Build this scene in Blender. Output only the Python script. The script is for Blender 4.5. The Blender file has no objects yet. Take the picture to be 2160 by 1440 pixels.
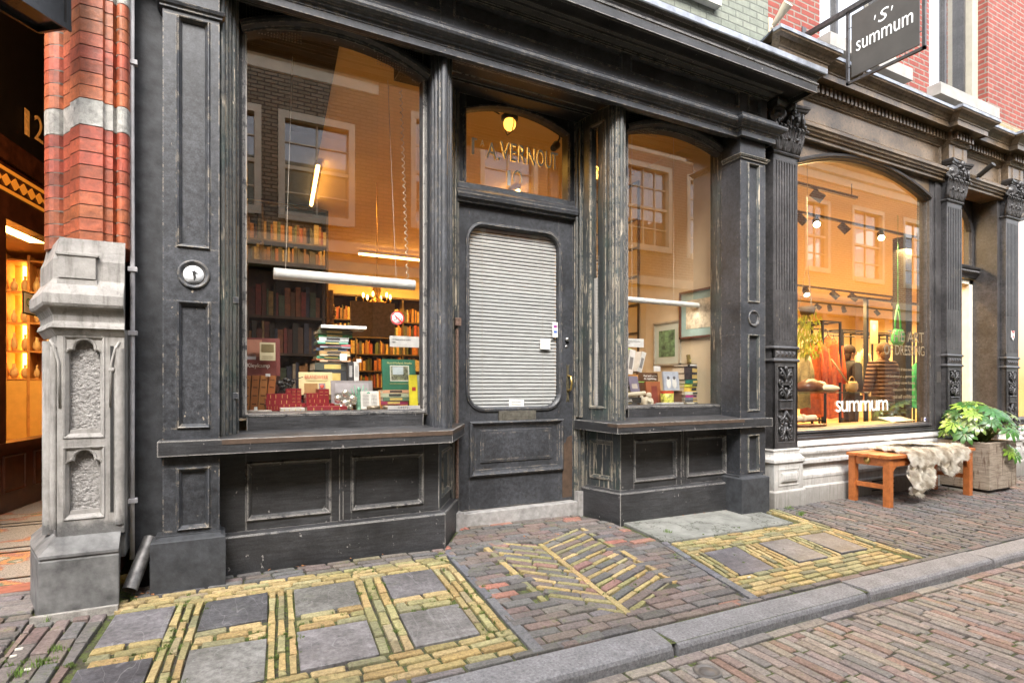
import bpy, math, random
from mathutils import Vector, Matrix, noise
R = math.radians
random.seed(7)
S = bpy.context.scene
COL = S.collection
# ---------------------------------------------------------------- camera, sky, sun, exposure
cam = bpy.data.cameras.new('camera'); co = bpy.data.objects.new('camera', cam); COL.objects.link(co)
co.location = (0, 0, 1.0); co.rotation_euler = (R(90), 0, -R(27.5))
cam.lens = 20.0; cam.sensor_width = 36; cam.shift_y = 92/2160; cam.clip_start = .02; cam.clip_end = 500
S.camera = co
W = bpy.data.worlds.new('World'); S.world = W; W.use_nodes = True
wn = W.node_tree; bg = wn.nodes['Background']
sky = wn.nodes.new('ShaderNodeTexSky'); sky.sky_type = 'NISHITA'; sky.sun_disc = False
SUN_EL, SUN_AZ = R(48), R(205)      # azimuth: clockwise from +Y: a veiled sun over the roofs behind the camera
sky.sun_elevation = SUN_EL; sky.sun_rotation = SUN_AZ; sky.air_density = 1.0; sky.dust_density = 3.0
hs = wn.nodes.new('ShaderNodeHueSaturation'); hs.inputs['Saturation'].default_value = .3; wn.links.new(sky.outputs[0], hs.inputs['Color']); wn.links.new(hs.outputs[0], bg.inputs[0]); bg.inputs[1].default_value = .15
sl = bpy.data.lights.new('sun', 'SUN'); sl.energy = .8; sl.angle = R(24); sl.color = (1, .94, .86)
so = bpy.data.objects.new('sun', sl); COL.objects.link(so)
sd = Vector((math.sin(SUN_AZ)*math.cos(SUN_EL), math.cos(SUN_AZ)*math.cos(SUN_EL), math.sin(SUN_EL)))
so.rotation_euler = sd.to_track_quat('Z', 'Y').to_euler(); so.location = (0, -5, 12)
vs = S.view_settings; vs.view_transform = 'Standard'; vs.look = 'None'; vs.exposure = 2.55; vs.gamma = 1; vs.use_curve_mapping = False
S.render.engine = 'CYCLES'
cy = S.cycles; cy.use_denoising = True; cy.max_bounces = 8; cy.transparent_max_bounces = 12; cy.glossy_bounces = 4; cy.diffuse_bounces = 4
cy.sample_clamp_indirect = 4; cy.caustics_reflective = False; cy.caustics_refractive = False; cy.blur_glossy = .5
# ---------------------------------------------------------------- reading the survey: facade planes run along X at a distance Y = D
SN, CS = .4617, .8869
def ax(px): return (px-1080)/1200
def U(px, D):
    a = ax(px); return D/(CS-SN*a)*(SN+CS*a)
def Z(px, py, D): return 1+(812-py)*D/(SN*(3385-px))
def P(px, py, D): return Vector((U(px, D), D, Z(px, py, D)))
def zg(x, y): return -.01*x-.035*(3.35-min(y, 3.6))
def G(px, py, dz=0):
    a = ax(px); dx = SN+CS*a; dy = CS-SN*a; q = -(py-812)/1200
    t = (-1-.035*3.35+dz)/(q+.01*dx-.035*dy)
    return Vector((t*dx, t*dy, 1+t*q))
# ---------------------------------------------------------------- materials
MATS = {}
def nd(nt, t, **k):
    n = nt.nodes.new(t)
    for a, b in k.items(): setattr(n, a, b)
    return n
def setin(n, **k):
    for a, b in k.items(): n.inputs[a.replace('_', ' ')].default_value = b
def c4(c): return (c[0], c[1], c[2], 1)
def newmat(name):
    m = bpy.data.materials.new(name); m.use_nodes = True
    nt = m.node_tree; b = nt.nodes['Principled BSDF']; MATS[name] = m
    return m, nt, b
def noise_n(nt, vec, scale, detail=4, rough=.6):
    n = nd(nt, 'ShaderNodeTexNoise'); setin(n, Scale=scale, Detail=detail, Roughness=rough)
    if vec is not None: nt.links.new(vec, n.inputs['Vector'])
    return n.outputs['Fac']
def ramp(nt, fac, a, b, ca=(0, 0, 0), cb=(1, 1, 1)):
    r = nd(nt, 'ShaderNodeValToRGB'); e = r.color_ramp.elements
    e[0].position = a; e[1].position = b; e[0].color = c4(ca); e[1].color = c4(cb)
    nt.links.new(fac, r.inputs[0]); return r.outputs[0]
def mixc(nt, f, a, b, mode='MIX'):
    m = nd(nt, 'ShaderNodeMix', data_type='RGBA', blend_type=mode)
    for s, v in ((0, f), (6, a), (7, b)):
        if hasattr(v, 'is_output'): nt.links.new(v, m.inputs[s])
        elif s == 0: m.inputs[0].default_value = v
        else: m.inputs[s].default_value = c4(v)
    return m.outputs[2]
def mth(nt, op, a, b=None, c=None):
    m = nd(nt, 'ShaderNodeMath', operation=op)
    for i, v in enumerate((a, b, c)):
        if v is None: continue
        if hasattr(v, 'is_output'): nt.links.new(v, m.inputs[i])
        else: m.inputs[i].default_value = v
    return m.outputs[0]
def pos(nt, sc=None):
    g = nd(nt, 'ShaderNodeNewGeometry')
    if sc is None: return g.outputs['Position']
    m = nd(nt, 'ShaderNodeMapping'); m.inputs['Scale'].default_value = sc
    nt.links.new(g.outputs['Position'], m.inputs[0]); return m.outputs[0]
def bump(nt, b, h, st=.3, dist=.004):
    n = nd(nt, 'ShaderNodeBump'); setin(n, Strength=st, Distance=dist)
    nt.links.new(h, n.inputs['Height']); nt.links.new(n.outputs[0], b.inputs['Normal'])
def plain(name, c, rough=.6, metal=0, var=.25, scale=12, bst=.15, spec=.5, obj=False):
    if name in MATS: return MATS[name]
    m, nt, b = newmat(name)
    v = nd(nt, 'ShaderNodeTexCoord').outputs['Object'] if obj else pos(nt)
    n = noise_n(nt, v, scale, 5)
    lo = tuple(x*(1-var) for x in c); hi = tuple(min(1, x*(1+var)) for x in c)
    nt.links.new(ramp(nt, n, .3, .7, lo, hi), b.inputs['Base Color'])
    setin(b, Roughness=rough, Metallic=metal); b.inputs['Specular IOR Level'].default_value = spec
    if bst: bump(nt, b, noise_n(nt, v, scale*6, 3), bst, .002)
    return m
def emis(name, c, s):
    m, nt, b = newmat(name); setin(b, Roughness=.5); b.inputs['Base Color'].default_value = c4((.8, .8, .8))
    b.inputs['Emission Color'].default_value = c4(c); b.inputs['Emission Strength'].default_value = s; return m
def paint(name, c, chip=(.42, .36, .28), wear=.5, rough=.42, grain=(1, 1, 1), edge=.010, hi=1.35, green=.0, streak=0):
    """old layered oil paint: chipped arrises, sparse knocks, faint wood grain, dust"""
    m, nt, b = newmat(name)
    p = pos(nt)
    big = noise_n(nt, p, 3.2, 6, .65)
    gr = noise_n(nt, pos(nt, grain), 38, 5, .7)
    base = ramp(nt, big, .32, .68, tuple(x*.6 for x in c), tuple(x*hi*1.15 for x in c))
    if green: base = mixc(nt, ramp(nt, noise_n(nt, pos(nt, (1.3, 1.3, .8)), 5, 4), .5, .68, (0, 0, 0), (green,)*3), base, (c[0]*.75, c[1]*1.25, c[2]*.95))
    base = mixc(nt, .8, base, ramp(nt, gr, .3, .7, (.4, .4, .4), (1.6, 1.6, 1.65)), 'MULTIPLY')
    base = mixc(nt, .6, base, ramp(nt, noise_n(nt, p, 150, 2, .6), .3, .7, (.55, .55, .55), (1.5, 1.5, 1.5)), 'MULTIPLY')
    bv = nd(nt, 'ShaderNodeBevel', samples=3); bv.inputs['Radius'].default_value = edge
    g = nd(nt, 'ShaderNodeNewGeometry')
    d = nd(nt, 'ShaderNodeVectorMath', operation='DOT_PRODUCT')
    nt.links.new(bv.outputs[0], d.inputs[0]); nt.links.new(g.outputs['Normal'], d.inputs[1])
    e = mth(nt, 'SUBTRACT', 1.0, d.outputs['Value'])
    e = mth(nt, 'MULTIPLY', e, 9)
    n1 = noise_n(nt, p, 22, 6, .75); n2 = noise_n(nt, p, 5, 3)
    em = mth(nt, 'MULTIPLY', mth(nt, 'MINIMUM', e, 1.0), ramp(nt, mth(nt, 'ADD', n1, mth(nt, 'MULTIPLY', n2, .5)), .85-.13*wear, .90-.12*wear))
    vn = noise_n(nt, pos(nt, (1, 1, .55)), 34, 4, .62)
    sp = mth(nt, 'MULTIPLY', ramp(nt, vn, .725-.03*wear, .745-.03*wear), ramp(nt, noise_n(nt, p, 4.1, 3), .40, .55))
    mask = mth(nt, 'MAXIMUM', mth(nt, 'MULTIPLY', em, .9), sp)
    if streak:
        s1 = noise_n(nt, pos(nt, (1, 1, .07)), 55, 4, .65); mask = mth(nt, 'MAXIMUM', mask, mth(nt, 'MULTIPLY', ramp(nt, s1, .63-.04*streak, .65-.04*streak), ramp(nt, noise_n(nt, pos(nt, (1, 1, .5)), 5, 4), .46, .58)))
    rub = mth(nt, 'MULTIPLY', mth(nt, 'MINIMUM', e, 1.0), ramp(nt, noise_n(nt, p, 2.7, 5, .7), .42, .66, (.12, .12, .12), (.7, .7, .7)))
    base = mixc(nt, rub, base, tuple(min(1, x*3.2+.02) for x in c))
    base = mixc(nt, mask, base, ramp(nt, n1, .3, .7, tuple(x*.6 for x in chip), chip))
    nt.links.new(base, b.inputs['Base Color'])
    nt.links.new(ramp(nt, gr, .2, .8, (rough-.1,)*3, (rough+.18,)*3), b.inputs['Roughness'])
    h = mth(nt, 'SUBTRACT', mth(nt, 'MULTIPLY', gr, .6), mask)
    bump(nt, b, h, .35, .0022)
    return m
def brickmat(name, c1, c2, mortar, bw=.21, bh=.065, ms=.012, axis='x', glow=0):
    m, nt, b = newmat(name)
    g = nd(nt, 'ShaderNodeSeparateXYZ'); nt.links.new(pos(nt), g.inputs[0])
    u = mth(nt, 'ADD', g.outputs[0], mth(nt, 'MULTIPLY', g.outputs[1], 1.0))
    cv = nd(nt, 'ShaderNodeCombineXYZ'); nt.links.new(u, cv.inputs[0]); nt.links.new(g.outputs[2], cv.inputs[1])
    dv = nd(nt, 'ShaderNodeVectorMath', operation='ADD'); nt.links.new(cv.outputs[0], dv.inputs[0])
    ns = nd(nt, 'ShaderNodeTexNoise'); setin(ns, Scale=9.0); nt.links.new(pos(nt), ns.inputs['Vector'])
    sc = nd(nt, 'ShaderNodeVectorMath', operation='SCALE'); sc.inputs[3].default_value = .008
    nt.links.new(ns.outputs['Color'], sc.inputs[0]); nt.links.new(sc.outputs[0], dv.inputs[1])
    t = nd(nt, 'ShaderNodeTexBrick'); t.offset = .5
    setin(t, Scale=1.0, Mortar_Size=ms, Mortar_Smooth=.3, Brick_Width=bw, Row_Height=bh, Bias=0.0)
    t.inputs['Color1'].default_value = c4(c1); t.inputs['Color2'].default_value = c4(c2); t.inputs['Mortar'].default_value = c4(mortar)
    nt.links.new(dv.outputs[0], t.inputs[0])
    col = mixc(nt, .6, t.outputs['Color'], ramp(nt, noise_n(nt, pos(nt), 14, 6, .7), .25, .75, (.45, .45, .45), (1.35, 1.35, 1.35)), 'MULTIPLY')
    nt.links.new(col, b.inputs['Base Color']); setin(b, Roughness=.85)
    bump(nt, b, mth(nt, 'SUBTRACT', mth(nt, 'MULTIPLY', noise_n(nt, pos(nt), 70, 3), .3), t.outputs['Fac']), .6, .008)
    return m
def tinted(name, rough=.8, bst=.5, moss=0., scale=60, slab=False, dim=1.0):
    """reads each brick's or stone's own colour from the mesh and adds grain, pits and moss"""
    m, nt, b = newmat(name)
    a = nd(nt, 'ShaderNodeAttribute', attribute_name='tint')
    dk = nd(nt, 'ShaderNodeVectorMath', operation='SCALE'); dk.inputs[3].default_value = dim; nt.links.new(a.outputs['Color'], dk.inputs[0])
    n = noise_n(nt, pos(nt), scale, 6, .75); n2 = noise_n(nt, pos(nt), 9, 4)
    c = mixc(nt, .9, dk.outputs[0], ramp(nt, n, .3, .7, (.4, .4, .4), (1.5, 1.5, 1.5)), 'MULTIPLY')
    c = mixc(nt, .5, c, ramp(nt, n2, .3, .7, (.62, .62, .62), (1.25, 1.25, 1.25)), 'MULTIPLY')
    if slab:
        w = nd(nt, 'ShaderNodeTexNoise'); setin(w, Scale=3.0, Detail=2.0, Distortion=2.5); nt.links.new(pos(nt, (1.4, .5, 1)), w.inputs['Vector'])
        ln = mth(nt, 'ABSOLUTE', mth(nt, 'SUBTRACT', w.outputs['Fac'], .5))
        c = mixc(nt, .8, c, ramp(nt, noise_n(nt, pos(nt), 3.3, 7, .75), .38, .6, (.55, .54, .52), (1.15, 1.15, 1.15)), 'MULTIPLY')
        c = mixc(nt, ramp(nt, noise_n(nt, pos(nt), 21, 3, .8), .66, .7, (0, 0, 0), (.7, .7, .7)), c, (.05, .05, .045))
        c = mixc(nt, ramp(nt, ln, .001, .006, (.5, .5, .5), (0, 0, 0)), c, (.3, .29, .29))
    if moss:
        k = mth(nt, 'MULTIPLY', ramp(nt, noise_n(nt, pos(nt), 7, 5, .7), .55, .68), ramp(nt, noise_n(nt, pos(nt), 50, 4), .45, .6))
        c = mixc(nt, mth(nt, 'MULTIPLY', k, moss), c, (.13, .17, .035))
    nt.links.new(c, b.inputs['Base Color']); setin(b, Roughness=rough)
    bump(nt, b, mth(nt, 'ADD', n, mth(nt, 'MULTIPLY', n2, .6)), bst, .006)
    return m
def glassmat(name, refl=.3, tint=(.93, .93, .9), rough=0.0, f0=.04):
    m = bpy.data.materials.new(name); m.use_nodes = True; nt = m.node_tree; nt.nodes.clear(); MATS[name] = m
    o = nd(nt, 'ShaderNodeOutputMaterial'); t = nd(nt, 'ShaderNodeBsdfTransparent'); t.inputs[0].default_value = c4(tint)
    g = nd(nt, 'ShaderNodeBsdfGlossy'); g.inputs['Roughness'].default_value = rough
    ge = nd(nt, 'ShaderNodeNewGeometry'); dp = nd(nt, 'ShaderNodeVectorMath', operation='DOT_PRODUCT')
    nt.links.new(ge.outputs['Normal'], dp.inputs[0]); nt.links.new(ge.outputs['Incoming'], dp.inputs[1])
    f = mth(nt, 'POWER', mth(nt, 'SUBTRACT', 1.0, mth(nt, 'ABSOLUTE', dp.outputs['Value'])), 5)   # the same from both sides of the sheet
    k = mth(nt, 'MULTIPLY_ADD', f, 1.2, refl+.06)
    mx = nd(nt, 'ShaderNodeMixShader'); nt.links.new(mth(nt, 'MINIMUM', k, .9), mx.inputs[0])
    nt.links.new(t.outputs[0], mx.inputs[1]); nt.links.new(g.outputs[0], mx.inputs[2]); nt.links.new(mx.outputs[0], o.inputs[0])
    return m
# ---------------------------------------------------------------- mesh builder
class B:
    def __init__(s): s.v = []; s.f = []; s.t = []; s.sm = []; s.tint = None; s.M = None
    def add(s, vs, fs, smooth=False):
        k = len(s.v)
        if s.M is not None: vs = [s.M @ Vector(v) for v in vs]
        s.v += [tuple(v) for v in vs]
        for f in fs: s.f.append(tuple(i+k for i in f)); s.t.append(s.tint); s.sm.append(smooth)
        return s
    def box(s, x0, x1, y0, y1, z0, z1, ch=0):
        if ch:
            c = ch
            vs = [(x0, y0, z0), (x1, y0, z0), (x1, y1, z0), (x0, y1, z0)]
            vs += [(x0, y0, z1-c), (x1, y0, z1-c), (x1, y1, z1-c), (x0, y1, z1-c), (x0+c, y0+c, z1), (x1-c, y0+c, z1), (x1-c, y1-c, z1), (x0+c, y1-c, z1)]
            return s.add(vs, [(3, 2, 1, 0)]+[(i, (i+1) % 4, 4+(i+1) % 4, 4+i) for i in range(4)]+[(4+i, 4+(i+1) % 4, 8+(i+1) % 4, 8+i) for i in range(4)]+[(8, 9, 10, 11)])
        vs = [(x, y, z) for z in (z0, z1) for x, y in ((x0, y0), (x1, y0), (x1, y1), (x0, y1))]
        return s.add(vs, [(3, 2, 1, 0), (4, 5, 6, 7), (0, 1, 5, 4), (1, 2, 6, 5), (2, 3, 7, 6), (3, 0, 4, 7)])
    def prism(s, poly, z0, z1, smooth=False):
        """poly in XY, extruded in Z; z0/z1 may be functions of (x, y)"""
        n = len(poly); f0 = z0 if callable(z0) else (lambda x, y: z0); f1 = z1 if callable(z1) else (lambda x, y: z1)
        vs = [(x, y, f0(x, y)) for x, y in poly]+[(x, y, f1(x, y)) for x, y in poly]
        return s.add(vs, [tuple(range(n-1, -1, -1)), tuple(range(n, 2*n))]+[(i, (i+1) % n, n+(i+1) % n, n+i) for i in range(n)], smooth)
    def plate(s, poly, y0, y1):
        """poly in XZ, extruded in Y from y0 (front) to y1"""
        n = len(poly); vs = [(x, y0, z) for x, z in poly]+[(x, y1, z) for x, z in poly]
        return s.add(vs, [tuple(range(n)), tuple(range(2*n-1, n-1, -1))]+[(i, n+i, n+(i+1) % n, (i+1) % n) for i in range(n)])
    def strip(s, top, bot, y0, y1):
        """solid between two polylines in XZ with equally many points"""
        n = len(top)
        for i in range(n-1):
            s.plate([bot[i], bot[i+1], top[i+1], top[i]], y0, y1)
        return s
    def tube(s, p0, p1, r, n=10, r1=None, cap=True):
        p0, p1 = Vector(p0), Vector(p1); d = (p1-p0).normalized(); r1 = r if r1 is None else r1
        a = d.orthogonal().normalized(); b = d.cross(a)
        vs = []
        for p, q in ((p0, r), (p1, r1)):
            for i in range(n):
                t = 2*math.pi*i/n; vs.append(p+(a*math.cos(t)+b*math.sin(t))*q)
        s.add(vs, [(i, (i+1) % n, n+(i+1) % n, n+i) for i in range(n)], True)
        if cap: s.add(vs, [tuple(range(n-1, -1, -1)), tuple(range(n, 2*n))])
        return s
    def path(s, pts, r, n=8, taper=None):
        pts = [Vector(p) for p in pts]; vs = []; m = len(pts); a = None
        for k, p in enumerate(pts):
            d = (pts[min(k+1, m-1)]-pts[max(k-1, 0)]).normalized()
            a = d.orthogonal().normalized() if a is None else (a-d*a.dot(d)).normalized()
            b = d.cross(a); q = r if taper is None else taper[k]
            for i in range(n):
                t = 2*math.pi*i/n; vs.append(p+(a*math.cos(t)+b*math.sin(t))*q)
        fs = [(k*n+i, k*n+(i+1) % n, (k+1)*n+(i+1) % n, (k+1)*n+i) for k in range(m-1) for i in range(n)]
        return s.add(vs, fs+[tuple(range(n-1, -1, -1)), tuple(range((m-1)*n, m*n))], True)
    def lathe(s, prof, c=(0, 0, 0), n=24, axis='z', smooth=True, cap=True):
        vs = []
        for r, h in prof:
            for i in range(n):
                t = 2*math.pi*i/n; x, y = r*math.cos(t), r*math.sin(t)
                q = (x, y, h) if axis == 'z' else ((x, -h, y) if axis == 'y' else (h, x, y))
                vs.append((q[0]+c[0], q[1]+c[1], q[2]+c[2]))
        m = len(prof)
        fs = [(k*n+i, k*n+(i+1) % n, (k+1)*n+(i+1) % n, (k+1)*n+i) for k in range(m-1) for i in range(n)]
        if cap and prof[0][0] > 1e-6: fs.append(tuple(range(n-1, -1, -1)))
        if cap and prof[-1][0] > 1e-6: fs.append(tuple(range((m-1)*n, m*n)))
        return s.add(vs, fs, smooth)
    def ball(s, c, r, n=10, sc=(1, 1, 1), m=7):
        vs = []; c = Vector(c)
        for j in range(m+1):
            ph = math.pi*j/m
            for i in range(n):
                t = 2*math.pi*i/n
                vs.append((c.x+r*sc[0]*math.sin(ph)*math.cos(t), c.y+r*sc[1]*math.sin(ph)*math.sin(t), c.z+r*sc[2]*math.cos(ph)))
        return s.add(vs, [(k*n+i, k*n+(i+1) % n, (k+1)*n+(i+1) % n, (k+1)*n+i) for k in range(m) for i in range(n)], True)
    def plan(s, pth, prof, close=False):
        """moulding: prof [(out, z)] swept along a plan path [(x, y)] with mitres; out = to the right of travel"""
        n = len(pth); m = len(prof); vs = []
        for i, (x, y) in enumerate(pth):
            dirs = []
            if i > 0 or close: q = pth[i-1]; d = Vector((x-q[0], y-q[1])).normalized(); dirs.append(d)
            if i < n-1 or close: q = pth[(i+1) % n]; d = Vector((q[0]-x, q[1]-y)).normalized(); dirs.append(d)
            ns = [Vector((d.y, -d.x)) for d in dirs]
            if len(ns) == 2: k = (ns[0]+ns[1]); k = k/max(.25, 1+ns[0].dot(ns[1]))
            else: k = ns[0]
            for o, z in prof: vs.append((x+k.x*o, y+k.y*o, z))
        fs = []
        for i in range(n if close else n-1):
            j = (i+1) % n
            for k in range(m-1): fs.append((i*m+k, j*m+k, j*m+k+1, i*m+k+1))
        if not close: fs += [tuple(range(m)), tuple(range((n-1)*m+m-1, (n-1)*m-1, -1))]
        return s.add(vs, fs)
    def frame(s, pth, prof, close=True):
        """moulding round an opening: path [(x, z)] counter-clockwise seen from the street, prof [(inward, y)]"""
        n = len(pth); m = len(prof); vs = []
        for i, (x, z) in enumerate(pth):
            ns = []
            if i > 0 or close: q = pth[i-1]; d = Vector((x-q[0], z-q[1])).normalized(); ns.append(Vector((-d.y, d.x)))
            if i < n-1 or close: q = pth[(i+1) % n]; d = Vector((q[0]-x, q[1]-z)).normalized(); ns.append(Vector((-d.y, d.x)))
            if len(ns) == 2: k = (ns[0]+ns[1]); k = k/max(.3, 1+ns[0].dot(ns[1]))
            else: k = ns[0]
            for o, y in prof: vs.append((x+k.x*o, y, z+k.y*o))
        fs = []
        for i in range(n if close else n-1):
            j = (i+1) % n
            for k in range(m-1): fs.append((i*m+k, j*m+k, j*m+k+1, i*m+k+1))
        if not close: fs += [tuple(range(m)), tuple(range((n-1)*m+m-1, (n-1)*m-1, -1))]
        return s.add(vs, fs)
    def build(s, name, mat, parent=None, origin=None, fix=True):
        me = bpy.data.meshes.new(name)
        off = Vector(origin) if origin is not None else Vector((0, 0, 0))
        if parent is not None and origin is None: off = WP.get(parent.name, Vector((0, 0, 0)))
        me.from_pydata([tuple(Vector(v)-off) for v in s.v], [], s.f)
        if any(s.sm): me.polygons.foreach_set('use_smooth', s.sm)
        if any(t is not None for t in s.t):
            ca = me.color_attributes.new('tint', 'FLOAT_COLOR', 'CORNER'); buf = []
            for p, t in zip(me.polygons, s.t):
                t = t or (.3, .3, .3)
                for _ in range(p.loop_total): buf += [t[0], t[1], t[2], 1]
            ca.data.foreach_set('color', buf)
        me.materials.append(mat)
        if fix:
            import bmesh
            bm = bmesh.new(); bm.from_mesh(me); bmesh.ops.recalc_face_normals(bm, faces=bm.faces); bm.to_mesh(me); bm.free()
        o = bpy.data.objects.new(name, me); COL.objects.link(o)
        if parent is not None: o.parent = parent; WP[o.name] = off
        else: o.location = off
        if origin is not None or parent is None: WP[o.name] = off
        return o
WP = {}
def tag(o, label=None, cat=None, group=None, kind=None):
    if label: o['label'] = label
    if cat: o['category'] = cat
    if group: o['group'] = group
    if kind: o['kind'] = kind
    return o
def thing(name, label, cat, loc=(0, 0, 0), group=None):
    o = bpy.data.objects.new(name, None); COL.objects.link(o); o.location = loc; o.empty_display_size = .1
    WP[o.name] = Vector(loc); return tag(o, label, cat, group)
def arch(x0, x1, zs, rise, n=14):
    """segmental arch from left spring to right spring"""
    w = (x1-x0)/2; r = (w*w+rise*rise)/(2*rise); cx = (x0+x1)/2; cz = zs+rise-r; a = math.asin(w/r)
    return [(cx+r*math.sin(-a+2*a*i/n), cz+r*math.cos(-a+2*a*i/n)) for i in range(n+1)]
def text(s, w, h, mat, o, ux=(1, 0, 0), uy=(0, 0, 1), parent=None, name='lettering', ext=.002, sp=1.0, shear=0):
    """built-in font, fitted to w x h metres with its lower-left corner at o"""
    cu = bpy.data.curves.new('t', 'FONT'); cu.body = s; cu.size = 1; cu.extrude = .01; cu.space_character = sp; cu.resolution_u = 3; cu.shear = shear
    ob = bpy.data.objects.new('t', cu); COL.objects.link(ob)
    me = bpy.data.meshes.new_from_object(ob.evaluated_get(bpy.context.evaluated_depsgraph_get()))
    xs = [v.co.x for v in me.vertices]; ys = [v.co.y for v in me.vertices]
    x0, x1, y0, y1 = min(xs), max(xs), min(ys), max(ys)
    ux, uy, o = Vector(ux).normalized(), Vector(uy).normalized(), Vector(o); nz = ux.cross(uy)
    off = WP.get(parent.name, Vector((0, 0, 0))) if parent is not None else o
    for v in me.vertices:
        c = v.co
        v.co = o-off+ux*((c.x-x0)/(x1-x0)*w)+uy*((c.y-y0)/(y1-y0)*h)+nz*((c.z+.01)/.02*ext)
    bpy.data.objects.remove(ob); bpy.data.curves.remove(cu)
    me.materials.clear(); me.materials.append(mat); me.name = name
    ob = bpy.data.objects.new(name, me); COL.objects.link(ob)
    if parent is not None: ob.parent = parent
    else: ob.location = o
    return ob
def flowln(nt): pass
# ================================================================ ground: road, kerb, pavement
M_joint, nt, b_ = newmat('joint_soil')
k_ = mth(nt, 'MULTIPLY', ramp(nt, noise_n(nt, pos(nt), 3.5, 4, .6), .38, .52), ramp(nt, noise_n(nt, pos(nt), 45, 4, .7), .38, .56))
nt.links.new(mixc(nt, k_, ramp(nt, noise_n(nt, pos(nt), 80, 5), .3, .7, (.022, .018, .014), (.07, .06, .048)), ramp(nt, noise_n(nt, pos(nt), 120, 3), .3, .7, (.045, .06, .014), (.11, .14, .03))), b_.inputs['Base Color'])
setin(b_, Roughness=.95); bump(nt, b_, noise_n(nt, pos(nt), 90, 4), .7, .006)
M_brick = tinted('clinker_brick', .78, .8, .55, 70, dim=.78)
M_slab = tinted('bluestone', .55, .5, .15, 45, slab=True, dim=.68)
M_kerb = tinted('kerb_stone', .8, .7, 0, 90, dim=.8)
YEL = [(.47, .35, .15), (.41, .32, .14), (.50, .38, .18), (.33, .29, .13), (.37, .33, .16), (.44, .31, .13), (.26, .24, .13)]
GRY = [(a*1.04, b*1.0, c*.93) for a, b, c in [(.165, .15, .145), (.19, .165, .158), (.14, .133, .135), (.195, .16, .152), (.20, .152, .143), (.175, .165, .165), (.148, .146, .152)]]
ROD = [(a*1.03, b*.97, c*.9) for a, b, c in [(.30, .265, .245), (.34, .29, .265), (.27, .245, .24), (.33, .26, .235), (.26, .25, .245), (.33, .305, .28), (.36, .315, .27), (.31, .215, .18)]]
def inpoly(x, y, pl):
    c = False; n = len(pl)
    for i in range(n):
        x0, y0 = pl[i]; x1, y1 = pl[i-1]
        if (y0 > y) != (y1 > y) and x < (x1-x0)*(y-y0)/(y1-y0)+x0: c = not c
    return c
def clip(poly, pl):
    """clip convex poly to convex counter-clockwise region pl"""
    out = poly
    for i in range(len(pl)):
        a, b = pl[i], pl[(i+1) % len(pl)]; inp = out; out = []
        f = lambda p: (b[0]-a[0])*(p[1]-a[1])-(b[1]-a[1])*(p[0]-a[0])
        for j in range(len(inp)):
            p, q = inp[j], inp[(j+1) % len(inp)]; fp, fq = f(p), f(q)
            if fp >= 0: out.append(p)
            if (fp > 0 > fq) or (fp < 0 < fq):
                t = fp/(fp-fq); out.append((p[0]+(q[0]-p[0])*t, p[1]+(q[1]-p[1])*t))
        if not out: return []
    return out
def area(p): return abs(sum(p[i-1][0]*p[i][1]-p[i][0]*p[i-1][1] for i in range(len(p))))/2
def brick(bd, poly, col, zf, h=.008, ch=.005):
    """one paving brick: chamfered top on the sloping ground"""
    n = len(poly)
    if n < 3 or area(poly) < 6e-4: return
    if sum(poly[i-1][0]*poly[i][1]-poly[i][0]*poly[i-1][1] for i in range(n)) < 0: poly = poly[::-1]
    cx = sum(p[0] for p in poly)/n; cy_ = sum(p[1] for p in poly)/n
    dz = random.uniform(-.003, .003); tx, ty = random.uniform(-.02, .02), random.uniform(-.02, .02)
    j = [(x+random.uniform(-.0035, .0035), y+random.uniform(-.0035, .0035)) for x, y in poly]
    def ins(p, k): 
        d = math.hypot(p[0]-cx, p[1]-cy_)+1e-6; q = max(0, 1-k*1.4/d); return (cx+(p[0]-cx)*q, cy_+(p[1]-cy_)*q)
    top = [ins(p, ch) for p in j]; zt = lambda x, y: zf(x, y)+dz+tx*(x-cx)+ty*(y-cy_)
    vs = [(x, y, zt(x, y)-h-.012) for x, y in j]+[(x, y, zt(x, y)-ch*.8) for x, y in j]+[(x, y, zt(x, y)) for x, y in top]
    v = random.uniform(.86, 1.14); bd.tint = (col[0]*v, col[1]*v*random.uniform(.97, 1.03), col[2]*v*random.uniform(.95, 1.05))
    bd.add(vs, [(i, (i+1) % n, n+(i+1) % n, n+i) for i in range(n)]+[(n+i, n+(i+1) % n, 2*n+(i+1) % n, 2*n+i) for i in range(n)]+[tuple(range(2*n, 3*n))])
def lay(bd, pl, d, L, w, cols, zf, gap=.0135, holes=(), stag=.5, jit=.14, h=.008):
    """fill region pl with bricks of length L along unit direction d, width w"""
    ux, uy = d; vx, vy = -uy, ux
    us = [x*ux+y*uy for x, y in pl]; vv = [x*vx+y*vy for x, y in pl]
    if sum(pl[i-1][0]*pl[i][1]-pl[i][0]*pl[i-1][1] for i in range(len(pl))) < 0: pl = pl[::-1]
    v = min(vv); row = 0
    while v < max(vv):
        u = min(us)-L+(row % 2)*L*stag+random.uniform(-.3, .3)*L*jit*3
        while u < max(us):
            l = L*random.uniform(1-jit, 1+jit)
            q = [(u+gap/2, v+gap/2), (u+l-gap/2, v+gap/2), (u+l-gap/2, v+w-gap/2), (u+gap/2, v+w-gap/2)]
            q = [(a*ux+b*vx, a*uy+b*vy) for a, b in q]
            cx, cy_ = sum(p[0] for p in q)/4, sum(p[1] for p in q)/4
            q = clip(q, pl)
            if len(q) > 2 and not any(inpoly(cx, cy_, hh) for hh in holes):
                brick(bd, q, random.choice(cols), zf, h=h)
            u += l
        v += w; row += 1
def shr(x, y, k=.09): return x+k*(y-3.0)          # the pattern leans slightly towards the kerb
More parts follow.
